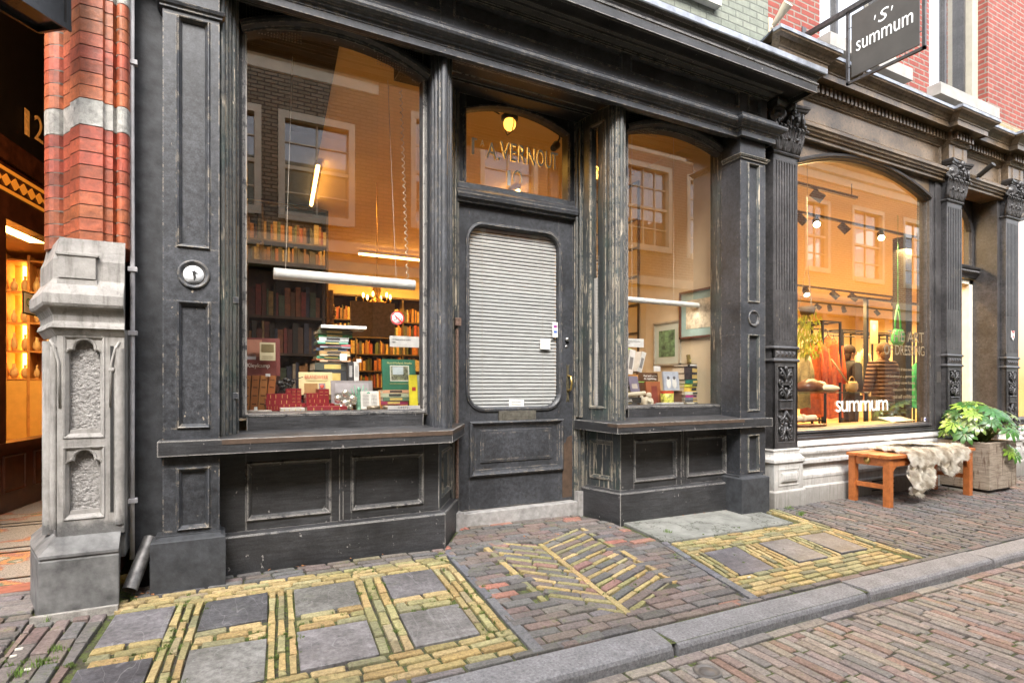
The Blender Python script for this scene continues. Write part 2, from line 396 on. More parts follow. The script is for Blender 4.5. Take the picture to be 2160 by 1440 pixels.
# road
rz = lambda x, y: zg(x, 1.78)-.05-.012*(1.78-y)
bd = B()
lay(bd, [(-1.5, 1.715), (7.5, 1.715), (7.5, 1.775), (-1.5, 1.775)], (1, 0), .2, .06, ROD, rz, .009)
lay(bd, [(.2, .1), (8.5, .1), (8.5, 1.71), (.2, 1.71)], (0, 1), .2, .052, ROD, rz, .009)
lay(bd, [(-2.5, .6), (.2, .6), (.2, 1.71), (-2.5, 1.71)], (0, 1), .2, .052, ROD, rz, .009)
lay(bd, [(8.5, 1.2), (14, 1.2), (14, 1.775), (8.5, 1.775)], (0, 1), .22, .06, ROD, rz, .01)
road_b = bd.build('road', M_brick); tag(road_b, 'brick paved road with reddish and grey bricks laid across it', 'road', kind='structure')
g_ = B(); xs = [-30, -6, -3, 0, 3, 6, 9, 14, 60]
for i in range(len(xs)-1):
    x0, x1 = xs[i], xs[i+1]
    g_.add([(x0, -3.24, rz(x0, 0)-.01), (x1, -3.24, rz(x1, 0)-.01), (x1, 1.8, rz(x1, 1.8)-.01), (x0, 1.8, rz(x0, 1.8)-.01)], [(0, 1, 2, 3)])
    g_.add([(x0, 1.8, zg(x0, 1.8)-.009), (x1, 1.8, zg(x1, 1.8)-.009), (x1, 4.2, zg(x1, 3.6)-.009), (x0, 4.2, zg(x0, 3.6)-.009)], [(0, 1, 2, 3)])
tag(g_.build('ground', M_joint, fix=False), 'sandy mossy soil in the joints between the paving bricks', 'ground', kind='structure')
gp = B().add([(-200, -200, -.35), (200, -200, -.35), (200, 200, -.35), (-200, 200, -.35)], [(0, 1, 2, 3)])
tag(gp.build('terrain', M_joint, fix=False), 'flat ground under the old town', 'ground', kind='structure')
# kerb stones
kb = B(); x = -2.2; random.seed(3)
joints = [-2.2, -1.1, .1, 1.70, 3.05, 4.37, 5.9, 7.1, 8.3, 9.5, 10.7]
for a, c in zip(joints, joints[1:]):
    kb.tint = random.choice([(.27, .26, .26), (.3, .285, .28), (.25, .245, .25)]); dz = random.uniform(-.003, .004)
    a += .004; c -= .004; N = 10; prof = [(1.94, 0), (1.93, .001), (1.825, -.004), (1.805, -.007), (1.792, -.015), (1.786, -.03), (1.782, -.12)]
    for i in range(N):
        x0 = a+(c-a)*i/N; x1 = a+(c-a)*(i+1)/N
        def row(xx, e):
            o = .004*noise.noise(Vector((xx*4, 3, 0)))+.003*noise.noise(Vector((xx*13, 7, 0)))
            s = .012 if e else 0
            return [(xx+(s if xx < (a+c)/2 else -s)*(1 if 1 < k < 6 else 0), y+(o if k > 1 else 0), zg(xx, 1.85)+dz+z+.4*o) for k, (y, z) in enumerate(prof)]
        r0, r1 = row(x0, i == 0), row(x1, i == N-1); m = len(prof)
        kb.add(r0+r1, [(k, m+k, m+k+1, k+1) for k in range(m-1)])
        if i == 0: kb.add(r0, [tuple(range(m))])
        if i == N-1: kb.add(r1, [tuple(range(m-1, -1, -1))])
tag(kb.build('kerb', M_kerb), 'worn grey stone kerb with rounded front edge', 'kerb', kind='structure')
# pavement pattern
pv = B(); sl_ = B(); random.seed(11)
SLABC = [(.25, .24, .235), (.28, .265, .255), (.12, .118, .125), (.235, .225, .225)]
def slab(x0, x1, y0, y1, col, k=.09):
    q = [(shr(x0, y0, k), y0), (shr(x1, y0, k), y0), (shr(x1, y1, k), y1), (shr(x0, y1, k), y1)]
    brick(sl_, q, col, zg, ch=.003)
    return [(shr(x0-.004, y0, k), y0-.004), (shr(x1+.004, y0, k), y0-.004), (shr(x1+.004, y1, k), y1+.004), (shr(x0-.004, y1, k), y1+.004)]
SX = [(-.395, -.165), (-.045, .225), (.345, .635), (.785, 1.065)]
cols_ = {(0, 0): 0, (1, 0): 2, (2, 0): 1, (3, 0): 0, (0, 1): 2, (1, 1): 1, (2, 1): 1, (3, 1): 0}
for i, (a, c) in enumerate(SX):
    slab(a, c, 2.715, 3.02, SLABC[cols_[(i, 0)]]); slab(a, c, 2.205, 2.53, SLABC[cols_[(i, 1)]])
def pg(x0, x1, y0, y1, k=.09): return [(shr(x0, y0, k), y0), (shr(x1, y0, k), y0), (shr(x1, y1, k), y1), (shr(x0, y1, k), y1)]
YB = dict(L=.135, w=.044, cols=YEL, zf=zg, gap=.0135)
lay(pv, pg(-.41, 1.2, 3.025, 3.2), (1, 0), .135, .044, YEL[:5]+[(.3, .24, .15)], zg)
lay(pv, pg(-.43, 1.2, 1.99, 2.2), (1, 0), .15, .05, YEL, zg)
for (a, c), (a2, c2) in zip(SX, SX[1:]+[(1.2, 1.2)]):
    lay(pv, pg(a, c, 2.535, 2.71), (1, 0), .15, .057, YEL, zg)
    n = 3 if c < 0 else 3 if c2 > 1.1 else 3
    lay(pv, pg(c+.003, a2-.003, 2.2, 3.025), (.09, .996), .15, (a2-c)/n*.97, YEL+[(.33, .27, .16)], zg)
# dark edging strip, central field and its two-leaf figure
lay(pv, pg(1.205, 1.265, 1.95, 3.3), (.09, .996), .3, .06, [(.17, .165, .18)], zg, jit=.2)
leafL = [(1.42, 2.37), (1.71, 2.10), (1.86, 3.18), (1.52, 3.32)]; leafR = [(1.71, 2.10), (2.20, 2.32), (2.33, 3.40), (1.86, 3.18)]
fieldp = [(1.13, 1.95), (2.36, 1.95), (2.62, 2.9), (2.62, 3.42), (2.5, 3.75), (1.55, 3.75), (1.26, 3.32)]
lay(pv, fieldp, (1, 0), .17, .062, GRY*3+[(.34, .17, .13), (.38, .16, .12)], zg, .010, holes=(leafL, leafR))
def unit(a, b): d = math.hypot(b[0]-a[0], b[1]-a[1]); return ((b[0]-a[0])/d, (b[1]-a[1])/d)
def leaf(pl, a, b, c):
    d = unit(a, b); n = (-d[1], d[0]); vs = [x*n[0]+y*n[1] for x, y in pl]; v = min(vs); r = 0
    while v < max(vs):
        w = .036 if r % 2 == 0 else .055
        p0 = [(-9, v), (9, v), (9, v+w), (-9, v+w)]
        q = clip([(a_*d[0]+b_*n[0], a_*d[1]+b_*n[1]) for a_, b_ in p0], pl)
        if len(q) > 2: lay(pv, q, d, .17, w, YEL if r % 2 == 0 else GRY+[(.3, .17, .14)], zg, .010) if True else 0
        v += w; r += 1
def ccw(p): return p if sum(p[i-1][0]*p[i][1]-p[i][0]*p[i-1][1] for i in range(len(p))) > 0 else p[::-1]
def inset_x(p, l, r): return [(p[0][0]+l, p[0][1]), (p[1][0]-r, p[1][1]), (p[2][0]-r, p[2][1]), (p[3][0]+l, p[3][1])]
leaf(ccw(inset_x(leafL, .04, .02)), leafL[0], leafL[1], 0); leaf(ccw(inset_x(leafR, .02, .04)), leafR[0], leafR[1], 0)
for a, b in (((1.42, 2.37), (1.52, 3.32)), ((1.705, 2.1), (1.86, 3.18)), ((2.2, 2.32), (2.33, 3.40))):
    d = unit(a, b); o = (-d[1]*.02, d[0]*.02)
    lay(pv, ccw([(a[0]-o[0], a[1]-o[1]), (b[0]-o[0], b[1]-o[1]), (b[0]+o[0], b[1]+o[1]), (a[0]+o[0], a[1]+o[1])]), d, .19, .04, YEL, zg, .006)
# right hand pattern
kr = .27
def pq(x0, x1, y0, y1): return pg(x0, x1, y0, y1, kr)
lay(pv, [(2.37, 1.95), (2.43, 1.95), (2.68, 2.9), (2.62, 2.9)], unit((2.37, 1.95), (2.62, 2.9)), .3, .06, [(.17, .165, .18)], zg)
lay(pv, ccw([(2.44, 2.0), (3.84, 2.0), (3.9, 2.24), (2.5, 2.24)]), (1, 0), .135, .048, YEL, zg)
lay(pv, ccw([(2.62, 2.64), (4.0, 2.64), (4.05, 2.86), (2.68, 2.86)]), (1, 0), .135, .045, YEL, zg)
q_ = unit((2.61, 2.24), (2.7, 2.62))
for i, (a, c) in enumerate([(2.63, 2.9), (3.13, 3.4), (3.54, 3.81)]):
    o = .0
    brick(sl_, [(a, 2.25), (c, 2.25), (c+.12, 2.625), (a+.1, 2.625)], [(.2, .19, .2), (.22, .21, .22), (.24, .23, .235)][i], zg, ch=.003)
for a, c in ((2.5, 2.625), (2.905, 3.125), (3.405, 3.535), (3.815, 3.9)):
    w = (c-a)/max(1, round((c-a)/.045))*.95
    lay(pv, ccw([(a, 2.245), (c, 2.245), (c+.11, 2.635), (a+.11, 2.635)]), unit((0, 0), (.11, .39)), .16, w, YEL, zg)
lay(pv, ccw([(3.92, 2.0), (3.98, 2.0), (4.2, 3.25), (4.06, 3.25)]), unit((3.9, 2), (4.12, 3.25)), .17, .05, YEL, zg)
M_conc, nt, b_ = newmat('worn_concrete')
cc = ramp(nt, noise_n(nt, pos(nt), 6, 7, .7), .3, .7, (.13, .13, .115), (.28, .28, .25)); cw = nd(nt, 'ShaderNodeTexNoise'); setin(cw, Scale=1.6, Detail=6.0, Roughness=.7); nt.links.new(pos(nt), cw.inputs['Vector'])
ck = ramp(nt, mth(nt, 'ABSOLUTE', mth(nt, 'SUBTRACT', cw.outputs['Fac'], .5)), .002, .006, (1, 1, 1), (0, 0, 0)); cc = mixc(nt, ck, cc, (.06, .07, .035)); nt.links.new(cc, b_.inputs['Base Color']); setin(b_, Roughness=.9)
bump(nt, b_, mth(nt, 'SUBTRACT', noise_n(nt, pos(nt), 30, 6, .7), mth(nt, 'MULTIPLY', ck, 1.0)), .8, .008)
cpb = B(); brick(cpb, [(2.66, 2.89), (3.95, 2.89), (4.02, 3.39), (2.7, 3.42)], (.36, .38, .34), zg, ch=.003)
# courses against the kerb and along the facade
lay(pv, [(-.4, 1.945), (7.5, 1.945), (7.5, 1.99), (-.4, 1.99)], (1, 0), .2, .05, GRY, zg)
lay(pv, [(-.36, 3.2), (1.25, 3.2), (1.25, 3.36), (-.36, 3.36)], (1, 0), .15, .05, GRY+[(.26, .22, .14)], zg)
# grey field to the right, long side across the pavement
lay(pv, ccw([(3.99, 1.99), (7.6, 1.99), (7.6, 3.36), (4.24, 3.36)]), (0, 1), .17, .05, GRY*2+[(.3, .2, .17)], zg)
lay(pv, [(7.6, 1.95), (15, 1.95), (15, 4.2), (7.6, 4.2)], (0, 1), .2, .062, GRY, zg)
# grey field to the left
lay(pv, [(-.72, 2.0), (-.53, 2.0), (-.425, 3.06), (-.7, 3.06)], (.05, .998), .19, .062, GRY, zg, .01)
lay(pv, [(-1.6, 1.95), (-.73, 1.95), (-.71, 3.2), (-1.6, 3.2)], (1, 0), .19, .062, GRY, zg, .01)
lay(pv, [(-1.6, 3.2), (-.72, 3.2), (-.75, 3.5), (-1.6, 3.5)], (1, 0), .22, .065, [(.22, .2, .2)], zg, .01)
pvo = tag(pv.build('pavement', M_brick), 'brick pavement in grey and yellow patterns beside the shopfronts', 'pavement', kind='structure')
slo = sl_.build('paving_slab', M_slab, pvo); cpb.build('concrete_patch', M_conc, pvo)
def weeds(name, spots, label, sd_=1, hh=.012, mt=None, n=26):
    random.seed(sd_); t = B()
    for (x, y, r) in spots:
        for i in range(int(n*r/.03)):
            a = random.uniform(0, 6.283); q = r*random.random()**.7; px_, py_ = x+q*math.cos(a), y+q*math.sin(a); z = zg(px_, py_)-.006
            b = random.uniform(0, 6.283); l = hh*random.uniform(.5, 1.3); w = .0022
            dx, dy = math.cos(b), math.sin(b); lean = random.uniform(.2, .9)*l
            t.add([(px_-dy*w, py_+dx*w, z), (px_+dy*w, py_-dx*w, z), (px_+dx*lean, py_+dy*lean, z+l+.006)], [(0, 1, 2)])
    return tag(t.build(name, mt, fix=False), label, name, kind='stuff')
M_moss = plain('moss_green', (.10, .145, .03), .9, var=.5, scale=30)
spots = []
random.seed(5)
for _ in range(600):
    x = random.uniform(-.75, 1.25); y = random.uniform(1.98, 3.25)
    near = any(abs(x-shr(s_, y)) < .07 for s_ in (-.41, -.1, .29, .71, 1.12)) or abs(y-2.62) < .1
    if near and noise.noise(Vector((x*3, y*3, 1))) > -.05: spots.append((x, y, random.uniform(.006, .018)))
for _ in range(120):
    x = random.uniform(1.3, 4); y = random.uniform(2.0, 3.0)
    if noise.noise(Vector((x*3, y*3, 1))) > .1: spots.append((x, y, random.uniform(.004, .012)))
weeds('moss', spots, 'moss and tiny weeds growing in the brick joints', 2, .007, M_moss, 60)
M_grass = plain('grass_green', (.12, .2, .03), .8, var=.4, scale=30)
weeds('grass', [tuple(G(a, c)[:2])+(r,) for a, c, r in ((1665, 1072, .035), (1687, 1085, .03), (1692, 1082, .03), (100, 1305, .02), (120, 1370, .03), (85, 1400, .03), (1408, 1122, .03), (40, 1420, .03))], 'small tufts of grass at the foot of the pilaster and between bricks', 4, .022, M_grass, 50)
random.seed(9); lf = B()
for _ in range(70):
    a = random.choice([(random.uniform(1.35, 2.6), 3.35), (random.uniform(2.7, 4.1), 3.41), (random.uniform(-.35, 1.2), 3.345), (-.3, 3.25), (-.1, 3.36)])
    x, y = a[0]+random.uniform(-.05, .05), a[1]+random.uniform(-.05, .015); r = random.uniform(.005, .017); t = random.uniform(0, 6.28); z = zg(x, y)+.003
    lf.add([(x+r*math.cos(t), y+r*math.sin(t), z), (x+.5*r*math.cos(t+1.6), y+.5*r*math.sin(t+1.6), z+.004), (x-r*math.cos(t), y-r*math.sin(t), z+.002), (x-.5*r*math.cos(t+1.6), y-.5*r*math.sin(t+1.6), z)], [(0, 1, 2, 3)])
tag(lf.build('leaf_litter', plain('dry_leaf', (.26, .11, .04), .8, var=.6, scale=40), fix=False), 'brown fallen leaves and crumbs along the foot of the shopfront', 'leaf litter', kind='stuff')
ms = B()
for a, c, w in ((40, 1370, .012), (58, 1413, .01), (28, 1385, .01), (1580, 1218, .01)):
    p = G(a, c, 0); ms.box(p.x-w, p.x+w, p.y-w*.4, p.y+w*.4, zg(p.x, p.y)+.001, zg(p.x, p.y)+.007)
tag(ms.build('litter', plain('stub_white', (.7, .66, .58), .8)), 'pale cigarette stubs lying on the bricks', 'litter', kind='stuff')
# small street cover in the road
mc = B(); p = G(1492, 1428, -.07); mc.lathe([(.055, -.02), (.055, .004), (.045, .006), (.043, .001), (.03, .001), (.028, .005), (0, .006)], (p.x, p.y, rz(p.x, p.y)), 20)
tag(mc.build('valve_cover', plain('cast_iron', (.16, .15, .14), .6, .6)), 'small round iron valve cover sunk in the road bricks', 'cover')
# ================================================================ the bookshop
PBL = (.034, .036, .040)
M_paint = paint('black_paint', PBL, wear=.75)
M_paintg = paint('black_paint_worn', (.038, .042, .042), streak=1, wear=1.35, chip=(.5, .43, .33), green=.5, grain=(2.5, 2.5, .25))
M_painth = paint('black_paint_boards', (.029, .029, .030), wear=1.6, grain=(.22, .22, 2.2), chip=(.55, .52, .48))
M_stucco = plain('black_stucco', (.036, .038, .042), .75, var=.45, scale=16, bst=.6)
M_nearblack = plain('near_black', (.018, .017, .016), .7, var=.4)  # near-black for spandrels, slots, added dark sheets and a painted groove shadow
M_greystone = plain('grey_bluestone', (.3, .29, .28), .8, var=.3, scale=20, bst=.5)
M_lead = plain('lead_sheet', (.3, .32, .36), .45, .5, var=.4, scale=9)
M_brass = plain('old_brass', (.52, .36, .12), .35, .9, var=.3, scale=40)
M_glass = glassmat('window_glass', .20, (1, .99, .97))
M_white = plain('white_lettering', (.95, .95, .93), .5, var=.05)
M_black = plain('black_print', (.02, .02, .02), .5, var=.1)
M_brown = plain('brown_strip', (.075, .048, .032), .6, var=.3, scale=25)
XA0, XA1 = U(343, 3.27), U(463, 3.27); XB0, XB1 = U(1562, 3.27), U(1614, 3.27)
shop = thing('bookshop_building', 'black painted wooden bookshop front with two bay windows and a recessed door', 'shop building', (2.0, 3.5, 0))
def pt(b, name, mat, par=None, label=None): 
    o = b.build(name, mat, par or shop)
    if label: o['label'] = label
    return o
LC = (1.283, 3.375); LB = (1.545, 3.80); RC = (2.665, 3.375); RB = (2.575, 3.80)     # bay corners
XL = XA1-.005; XR = XB0+.005
def solid(b, pth, yb, z0, z1): b.prism([pth[0]]+list(pth[1:])+[(pth[-1][0], yb), (pth[0][0], yb)] if False else list(pth), z0, z1)
# --- lower bay boxes
def bay(pth, panels, sp):
    o = B(); f = [(x, y+.045) for x, y in pth]
    o.prism(pth_close(pth, .045), .18, .655)
    # plinth with its sloping top
    q = B(); q.plan(pth, [(0, -.14), (0, .185), (-.012, .2), (-.05, .215)]); pt(q, 'plinth', M_painth)
    return o
def off(pth, k):
    r = []; n = len(pth)
    for i, (x, y) in enumerate(pth):
        ns = []
        if i > 0: d = Vector((x-pth[i-1][0], y-pth[i-1][1])).normalized(); ns.append(Vector((d.y, -d.x)))
        if i < n-1: d = Vector((pth[i+1][0]-x, pth[i+1][1]-y)).normalized(); ns.append(Vector((d.y, -d.x)))
        m = ns[0] if len(ns) == 1 else (ns[0]+ns[1])/(1+ns[0].dot(ns[1]))
        r.append((x+m.x*k, y+m.y*k))
    return r
pL = [(XL, 3.375), LC, LB]; pR = [RB, RC, (XR, 3.375)]
YP = 3.42
PANP = [(0, YP-.004), (.004, YP-.011), (.012, YP-.012), (.018, YP-.004), (.026, YP+.004), (.03, YP+.012)]
def panelled(b, x0, x1, z0, z1, rects, y0, th, dep=.014):
    """board with sunk panels: rails and stiles round each rect, the field set back"""
    xs = sorted(rects, key=lambda r: r[0])
    cur = x0
    for (a, c, d, e) in xs:
        b.box(cur, a, y0, y0+th, z0, z1); b.box(a, c, y0, y0+th, z0, d); b.box(a, c, y0, y0+th, e, z1); cur = c
        b.box(a, c, y0+dep, y0+th, d, e)
    b.box(cur, x1, y0, y0+th, z0, z1)
def vpanelled(b, x0, x1, z0, z1, rects, y0, th, dep=.014):
    cur = z0
    for (a, c, d, e) in sorted(rects, key=lambda r: r[2]):
        b.box(x0, x1, y0, y0+th, cur, d); b.box(x0, a, y0, y0+th, d, e); b.box(c, x1, y0, y0+th, d, e); cur = e
        b.box(a, c, y0+dep, y0+th, d, e)
    b.box(x0, x1, y0, y0+th, cur, z1)
def mould(b, a, c, d, e, y, w=.03, p=.012, dep=.014):
    k = p
    b.frame([(a, d), (c, d), (c, e), (a, e)], [(-.002, y+.002), (0, y-k*.5), (.005, y-k), (w*.4, y-k*.8), (w*.55, y-k*.1), (w*.8, y+dep*.4), (w, y+dep+.002)])
def rect(pxs, D, z0, z1): return (U(pxs[0], D), U(pxs[1], D), z0, z1)
for name, pth, rects in (('L', pL, [(519, 698), (741, 893)]), ('R', pR, [(1337, 1427), (1449, 1531)])):
    q = B(); q.plan(pth, [(0, -.14), (0, .187), (-.006, .194), (-.045, .207), (-.045, .21)]); pt(q, 'plinth', M_painth)
    rs = [rect(r, YP, .258, .578) for r in rects]
    if name == 'L': x0, x1 = XL, off(pL, -.045)[1][0]
    else: x0, x1 = off(pR, -.045)[1][0], XR
    o = B(); panelled(o, x0, x1, .2, .66, rs, YP, .03)
    bp = pt(o, 'base_panel', M_painth)
    o = B()
    for r in rs: mould(o, *r, YP)
    xm = (rs[0][1]+rs[1][0])/2
    o.box(xm-.012, xm+.012, YP-.006, YP, .207, .65)
    pt(o, 'panel_moulding', M_painth, bp)
    # splayed cheek with its own panel
    A, Bk = (off(pL, -.045)[1], off(pL, -.045)[2]) if name == 'L' else (off(pR, -.045)[0], off(pR, -.045)[1])
    A, Bk = Vector((A[0], A[1], 0)), Vector((Bk[0], Bk[1], 0)); d = Bk-A; L = d.length; d.normalize()
    o = B(); o.M = Matrix.Translation(A) @ Matrix.Rotation(math.atan2(d.y, d.x), 4, 'Z')
    panelled(o, 0, L, .2, .66, [(.09, L-.08, .27, .57)], 0, .03); mould(o, .09, L-.08, .27, .57, 0)
    pt(o, 'splay_panel', M_paintg)
# --- sills
SILLP = [(0, .655), (0, .70), (-.004, .708), (-.004, .724), (-.016, .7275), (-.3, .755), (-.3, .655)]
o = B(); sL = [(XA0-.012, 3.225), (U(936+22, 3.2), 3.225), (LB[0]+.03, 3.78)]
sL = [(XA0-.02, 3.5), (XA0-.02, 3.225), (U(955, 3.225), 3.225), (1.575, 3.76)]
o.plan(sL, [(0, .652), (.0, .70), (0, .725), (-.006, .728), (-.30, .748)]); o.plan(off(sL, 0), [(0, .652), (-.2, .652)])
pt(o, 'window_sill', M_painth, None, 'long black window sill with flaking paint along its edge')
o = B(); o.plan([(XA1+.01, 3.225), (U(954, 3.225), 3.225), (1.565, 3.74)], [(0, .7), (.003, .7), (.003, .7245), (0, .7245)]); pt(o, 'sill_strip', M_brown)
sR = [(2.535, 3.80), (U(1305.5, 3.19), 3.205), (XB1+.035, 3.225), (XB1+.035, 3.5)]
o = B(); o.plan(sR, [(0, .655), (0, .725), (-.006, .728), (-.28, .748)]); o.plan(sR, [(0, .655), (-.2, .655)])
pt(o, 'window_sill', M_painth, None, 'short black window sill turning back to the door')
o = B(); o.plan([(2.545, 3.74), (U(1305.5, 3.19), 3.205), (XB0-.01, 3.222)], [(0, .7), (.003, .7), (.003, .7245), (0, .7245)]); pt(o, 'sill_strip', M_brown)
# --- pilasters
def pilaster(x0, x1, pxs, sx, px0, px1):
    r = B(); a, c = pxs
    up = (a, c, 1.685, 2.835); lo = (a, c, .784, 1.419); pd = (a, c, .278, .589)
    vpanelled(r, x0, x1, .25, .655, [pd], 3.27, .2); vpanelled(r, x0, x1, .725, 3.2, [lo, up], 3.27, .2)
    p = pt(r, 'pilaster', M_paint)
    m = B()
    for q in (up, lo, pd): mould(m, *q, 3.27, w=.024 if sx > .15 else .02)
    m.plan([(x0, 3.45), (x0, 3.27), (x1, 3.27), (x1, 3.45)], [(0, 2.855), (.012, 2.86), (.012, 2.868), (.022, 2.876), (.028, 2.89), (.014, 2.9), (0, 2.905)])
    pt(m, 'panel_moulding', M_paintg if sx < .15 else M_paint, p)
    k = B(); k.plan([(px0, 3.5), (px0, 3.215), (px1, 3.215), (px1, 3.5)], [(0, -.16), (0, .236), (-.006, .242), (-.07, .262)]); k.prism([(px0+.02, 3.26), (px1-.02, 3.26), (px1-.02, 3.5), (px0+.02, 3.5)], .2, .26)
    pt(k, 'plinth', M_stucco, p)
    rz_ = B(); cx = (a+c)/2; rr = min(.075, (c-a)/2)
    rz_.lathe([(rr, 0), (rr, .008), (rr*.93, .014), (rr*.82, .012), (rr*.72, .002), (rr*.6, -.002), (0, -.002)], (cx, 3.271, 1.554), 28, axis='y')
    ro = pt(rz_, 'rosette', M_paint, p)
    return p, cx
pa, cxa = pilaster(XA0, XA1, (U(373, 3.27), U(443, 3.27)), .25, U(316, 3.215), U(476, 3.215))
pb_, cxb = pilaster(XB0, XB1, (U(1577, 3.27), U(1601, 3.27)), .1, U(1567, 3.22)-.02, U(1622, 3.22))
# round sticker on the left rosette
st = B(); st.lathe([(.046, .0), (.046, .0025), (0, .0025)], (cxa, 3.268, 1.552), 26, axis='y')
sto = tag(st.build('round_sticker', plain('sticker_white', (.72, .74, .76), .5, var=.1), origin=(cxa, 3.268, 1.552)), 'round white sticker with a small dark figure on the pilaster rosette', 'sticker')
fg = B(); fg.plate([(cxa+a*.046, 1.552+c*.046) for a, c in ((.0, .45), (.16, .5), (.22, .3), (.5, .16), (.2, .1), (.24, -.3), (.1, -.62), (.02, -.6), (-.02, -.2), (-.1, .1), (-.1, .28), (-.3, .36))], 3.2645, 3.2655)
fg.plate([(cxa+a*.046, 1.552+c*.046) for a, c in ((-.5, -.8), (.5, -.7), (.2, -.95), (-.2, -.97))], 3.2645, 3.2655)
fg.build('figure_print', M_black, sto)
# --- stucco strip to the left and cast of the party wall
o = B(); o.box(-.36, XA0+.01, 3.36, 3.6, -.15, 7.2); pt(o, 'stucco_wall', M_stucco)
# --- clustered roll mouldings beside the windows
def rolls(name, pts, z0, z1, core=None, mat=None):
    b = B()
    for x, y, r in pts: b.tube((x, y, z0), (x, y, z1), r, 10)
    if core: b.prism(core, z0, z1)
    return pt(b, name, mat or M_paintg)
def pr(px, D, r): return (U(px, D), D, r)
ZT = 3.13
rolls('window_post', [pr(469, 3.315, .016), pr(477, 3.335, .013), pr(484, 3.36, .012), pr(492, 3.385, .016), pr(500, 3.42, .01)], .72, ZT,
      [(XA1-.01, 3.33), (U(477, 3.345), 3.345), (U(492, 3.40), 3.40), (U(504, 3.43), 3.43), (U(504, 3.43), 3.6), (XA1-.01, 3.6)], M_paintg)
rolls('corner_post', [pr(914, 3.42, .014), pr(920.5, 3.385, .016), pr(928, 3.36, .012), pr(936.5, 3.345, .023), (1.30, 3.375, .012), (1.325, 3.40, .014)], .72, 3.09,
      [(U(908, 3.44), 3.44), (U(922, 3.39), 3.39), (U(934, 3.36), 3.36), (1.30, 3.38), (1.345, 3.43), (1.30, 3.6), (U(908, 3.44), 3.6)], M_paint)
rolls('corner_post', [(2.615, 3.43, .012), (2.612, 3.40, .009), (2.632, 3.385, .018), pr(1303, 3.37, .012), pr(1310.5, 3.36, .02), pr(1317, 3.385, .01)], .72, 3.09,
      [(2.61, 3.43), (2.632, 3.38), (2.67, 3.37), (2.71, 3.385), (2.71, 3.6), (2.62, 3.6), (2.60, 3.5)], M_paintg)
rolls('window_post', [pr(1534, 3.43, .012), pr(1541, 3.40, .018), pr(1549, 3.36, .017), pr(1556, 3.32, .014)], .72, ZT,
      [(U(1529, 3.45), 3.45), (U(1541, 3.41), 3.41), (U(1552, 3.35), 3.35), (XB0+.01, 3.31), (XB0+.01, 3.6), (U(1529, 3.45), 3.6)], M_paintg)
# --- bay windows: frame, arched head, pane
def window(x0, x1, zb, zsp, rise, D, px0, px1, ztop, head_mat=M_paint, label=None):
    """px0..px1 outer limits of the frame; glass x0..x1"""
    f = B(); a = arch(x0, x1, zsp, rise)
    f.box(px0, x0, D-.035, D+.04, zb-.03, ztop); f.box(x1, px1, D-.035, D+.04, zb-.03, ztop)
    f.box(x0-.001, x1+.001, D-.04, D+.04, .73, zb-.02)
    f.frame([(x0-.004, zb-.02), (x1+.004, zb-.02)]+a[::-1][:1]+[], [(0, D)], close=False) if False else 0
    loop = [(x0, zb), (x1, zb)]+a[::-1]
    f.frame(loop, [(-.02, D-.036), (-.02, D-.044), (-.008, D-.044), (-.004, D-.03), (.0, D-.012), (.004, D+.02)])
    w = pt(f, 'window_frame', M_painth); 
    if label: w['label'] = label
    h = B(); a2 = arch(x0-.03, x1+.03, zsp+.01, rise+.03)
    h.frame([(x, z) for x, z in a2], [(-.035, D-.05), (-.04, D-.075), (-.02, D-.085), (0, D-.06), (.012, D-.05), (.02, D-.02), (.03, D-.01)], close=False) if False else 0
    prof = [(.03, D-.005), (.02, D-.05), (.01, D-.055), (0, D-.085), (-.012, D-.09), (-.03, D-.09), (-.04, D-.075), (-.04, D-.01)]
    h.frame(a2[::-1], prof, close=False)
    pt(h, 'arched_head', head_mat, w)
    s = B(); top = [(x, ztop) for x, z in a]; s.strip(top, [(x, z+.02) for x, z in a], D-.008, D+.02)
    pt(s, 'spandrel', M_nearblack, w)
    g = B(); n = len(a)
    g.add([(x0-.004, D, zb-.01), (x1+.004, D, zb-.01)]+[(x, D, z+.01) for x, z in a[::-1]], [tuple(range(n+2))])
    gl = g.build('pane', M_glass, w, fix=False)
    return w
GLX0, GLX1 = U(520, 3.53), U(888.5, 3.53); GRX0, GRX1 = U(1319, 3.53), U(1515, 3.53)
wl = window(GLX0, GLX1, .845, 2.955, .105, 3.53, U(502, 3.5), U(913, 3.5), 3.16, label='large left display window with an arched head')
wr = window(GRX0, GRX1, .84, 2.955, .088, 3.53, 2.66, U(1532, 3.5), 3.16, label='narrower right display window with an arched head')
# mesh grille over the arches
M_mesh = plain('grille_metal', (.35, .33, .3), .5, .7)
for (x0, x1, D, z0) in ((GLX0-.02, GLX1+.02, 3.50, 2.98), (GRX0-.02, GRX1+.02, 3.50, 2.98)):
  for sd_ in (-1, 1):
    o = B()
    for i in range(int((x1-x0)/.016)):
        x = x0+i*.016
        if sd_*(x-(x0+x1)/2) < (x1-x0)*.2: continue
        for j in range(11): o.box(x, x+.005, D, D+.004, z0+j*.016, z0+j*.016+.005)
    pt(o, 'vent_grille', M_mesh)
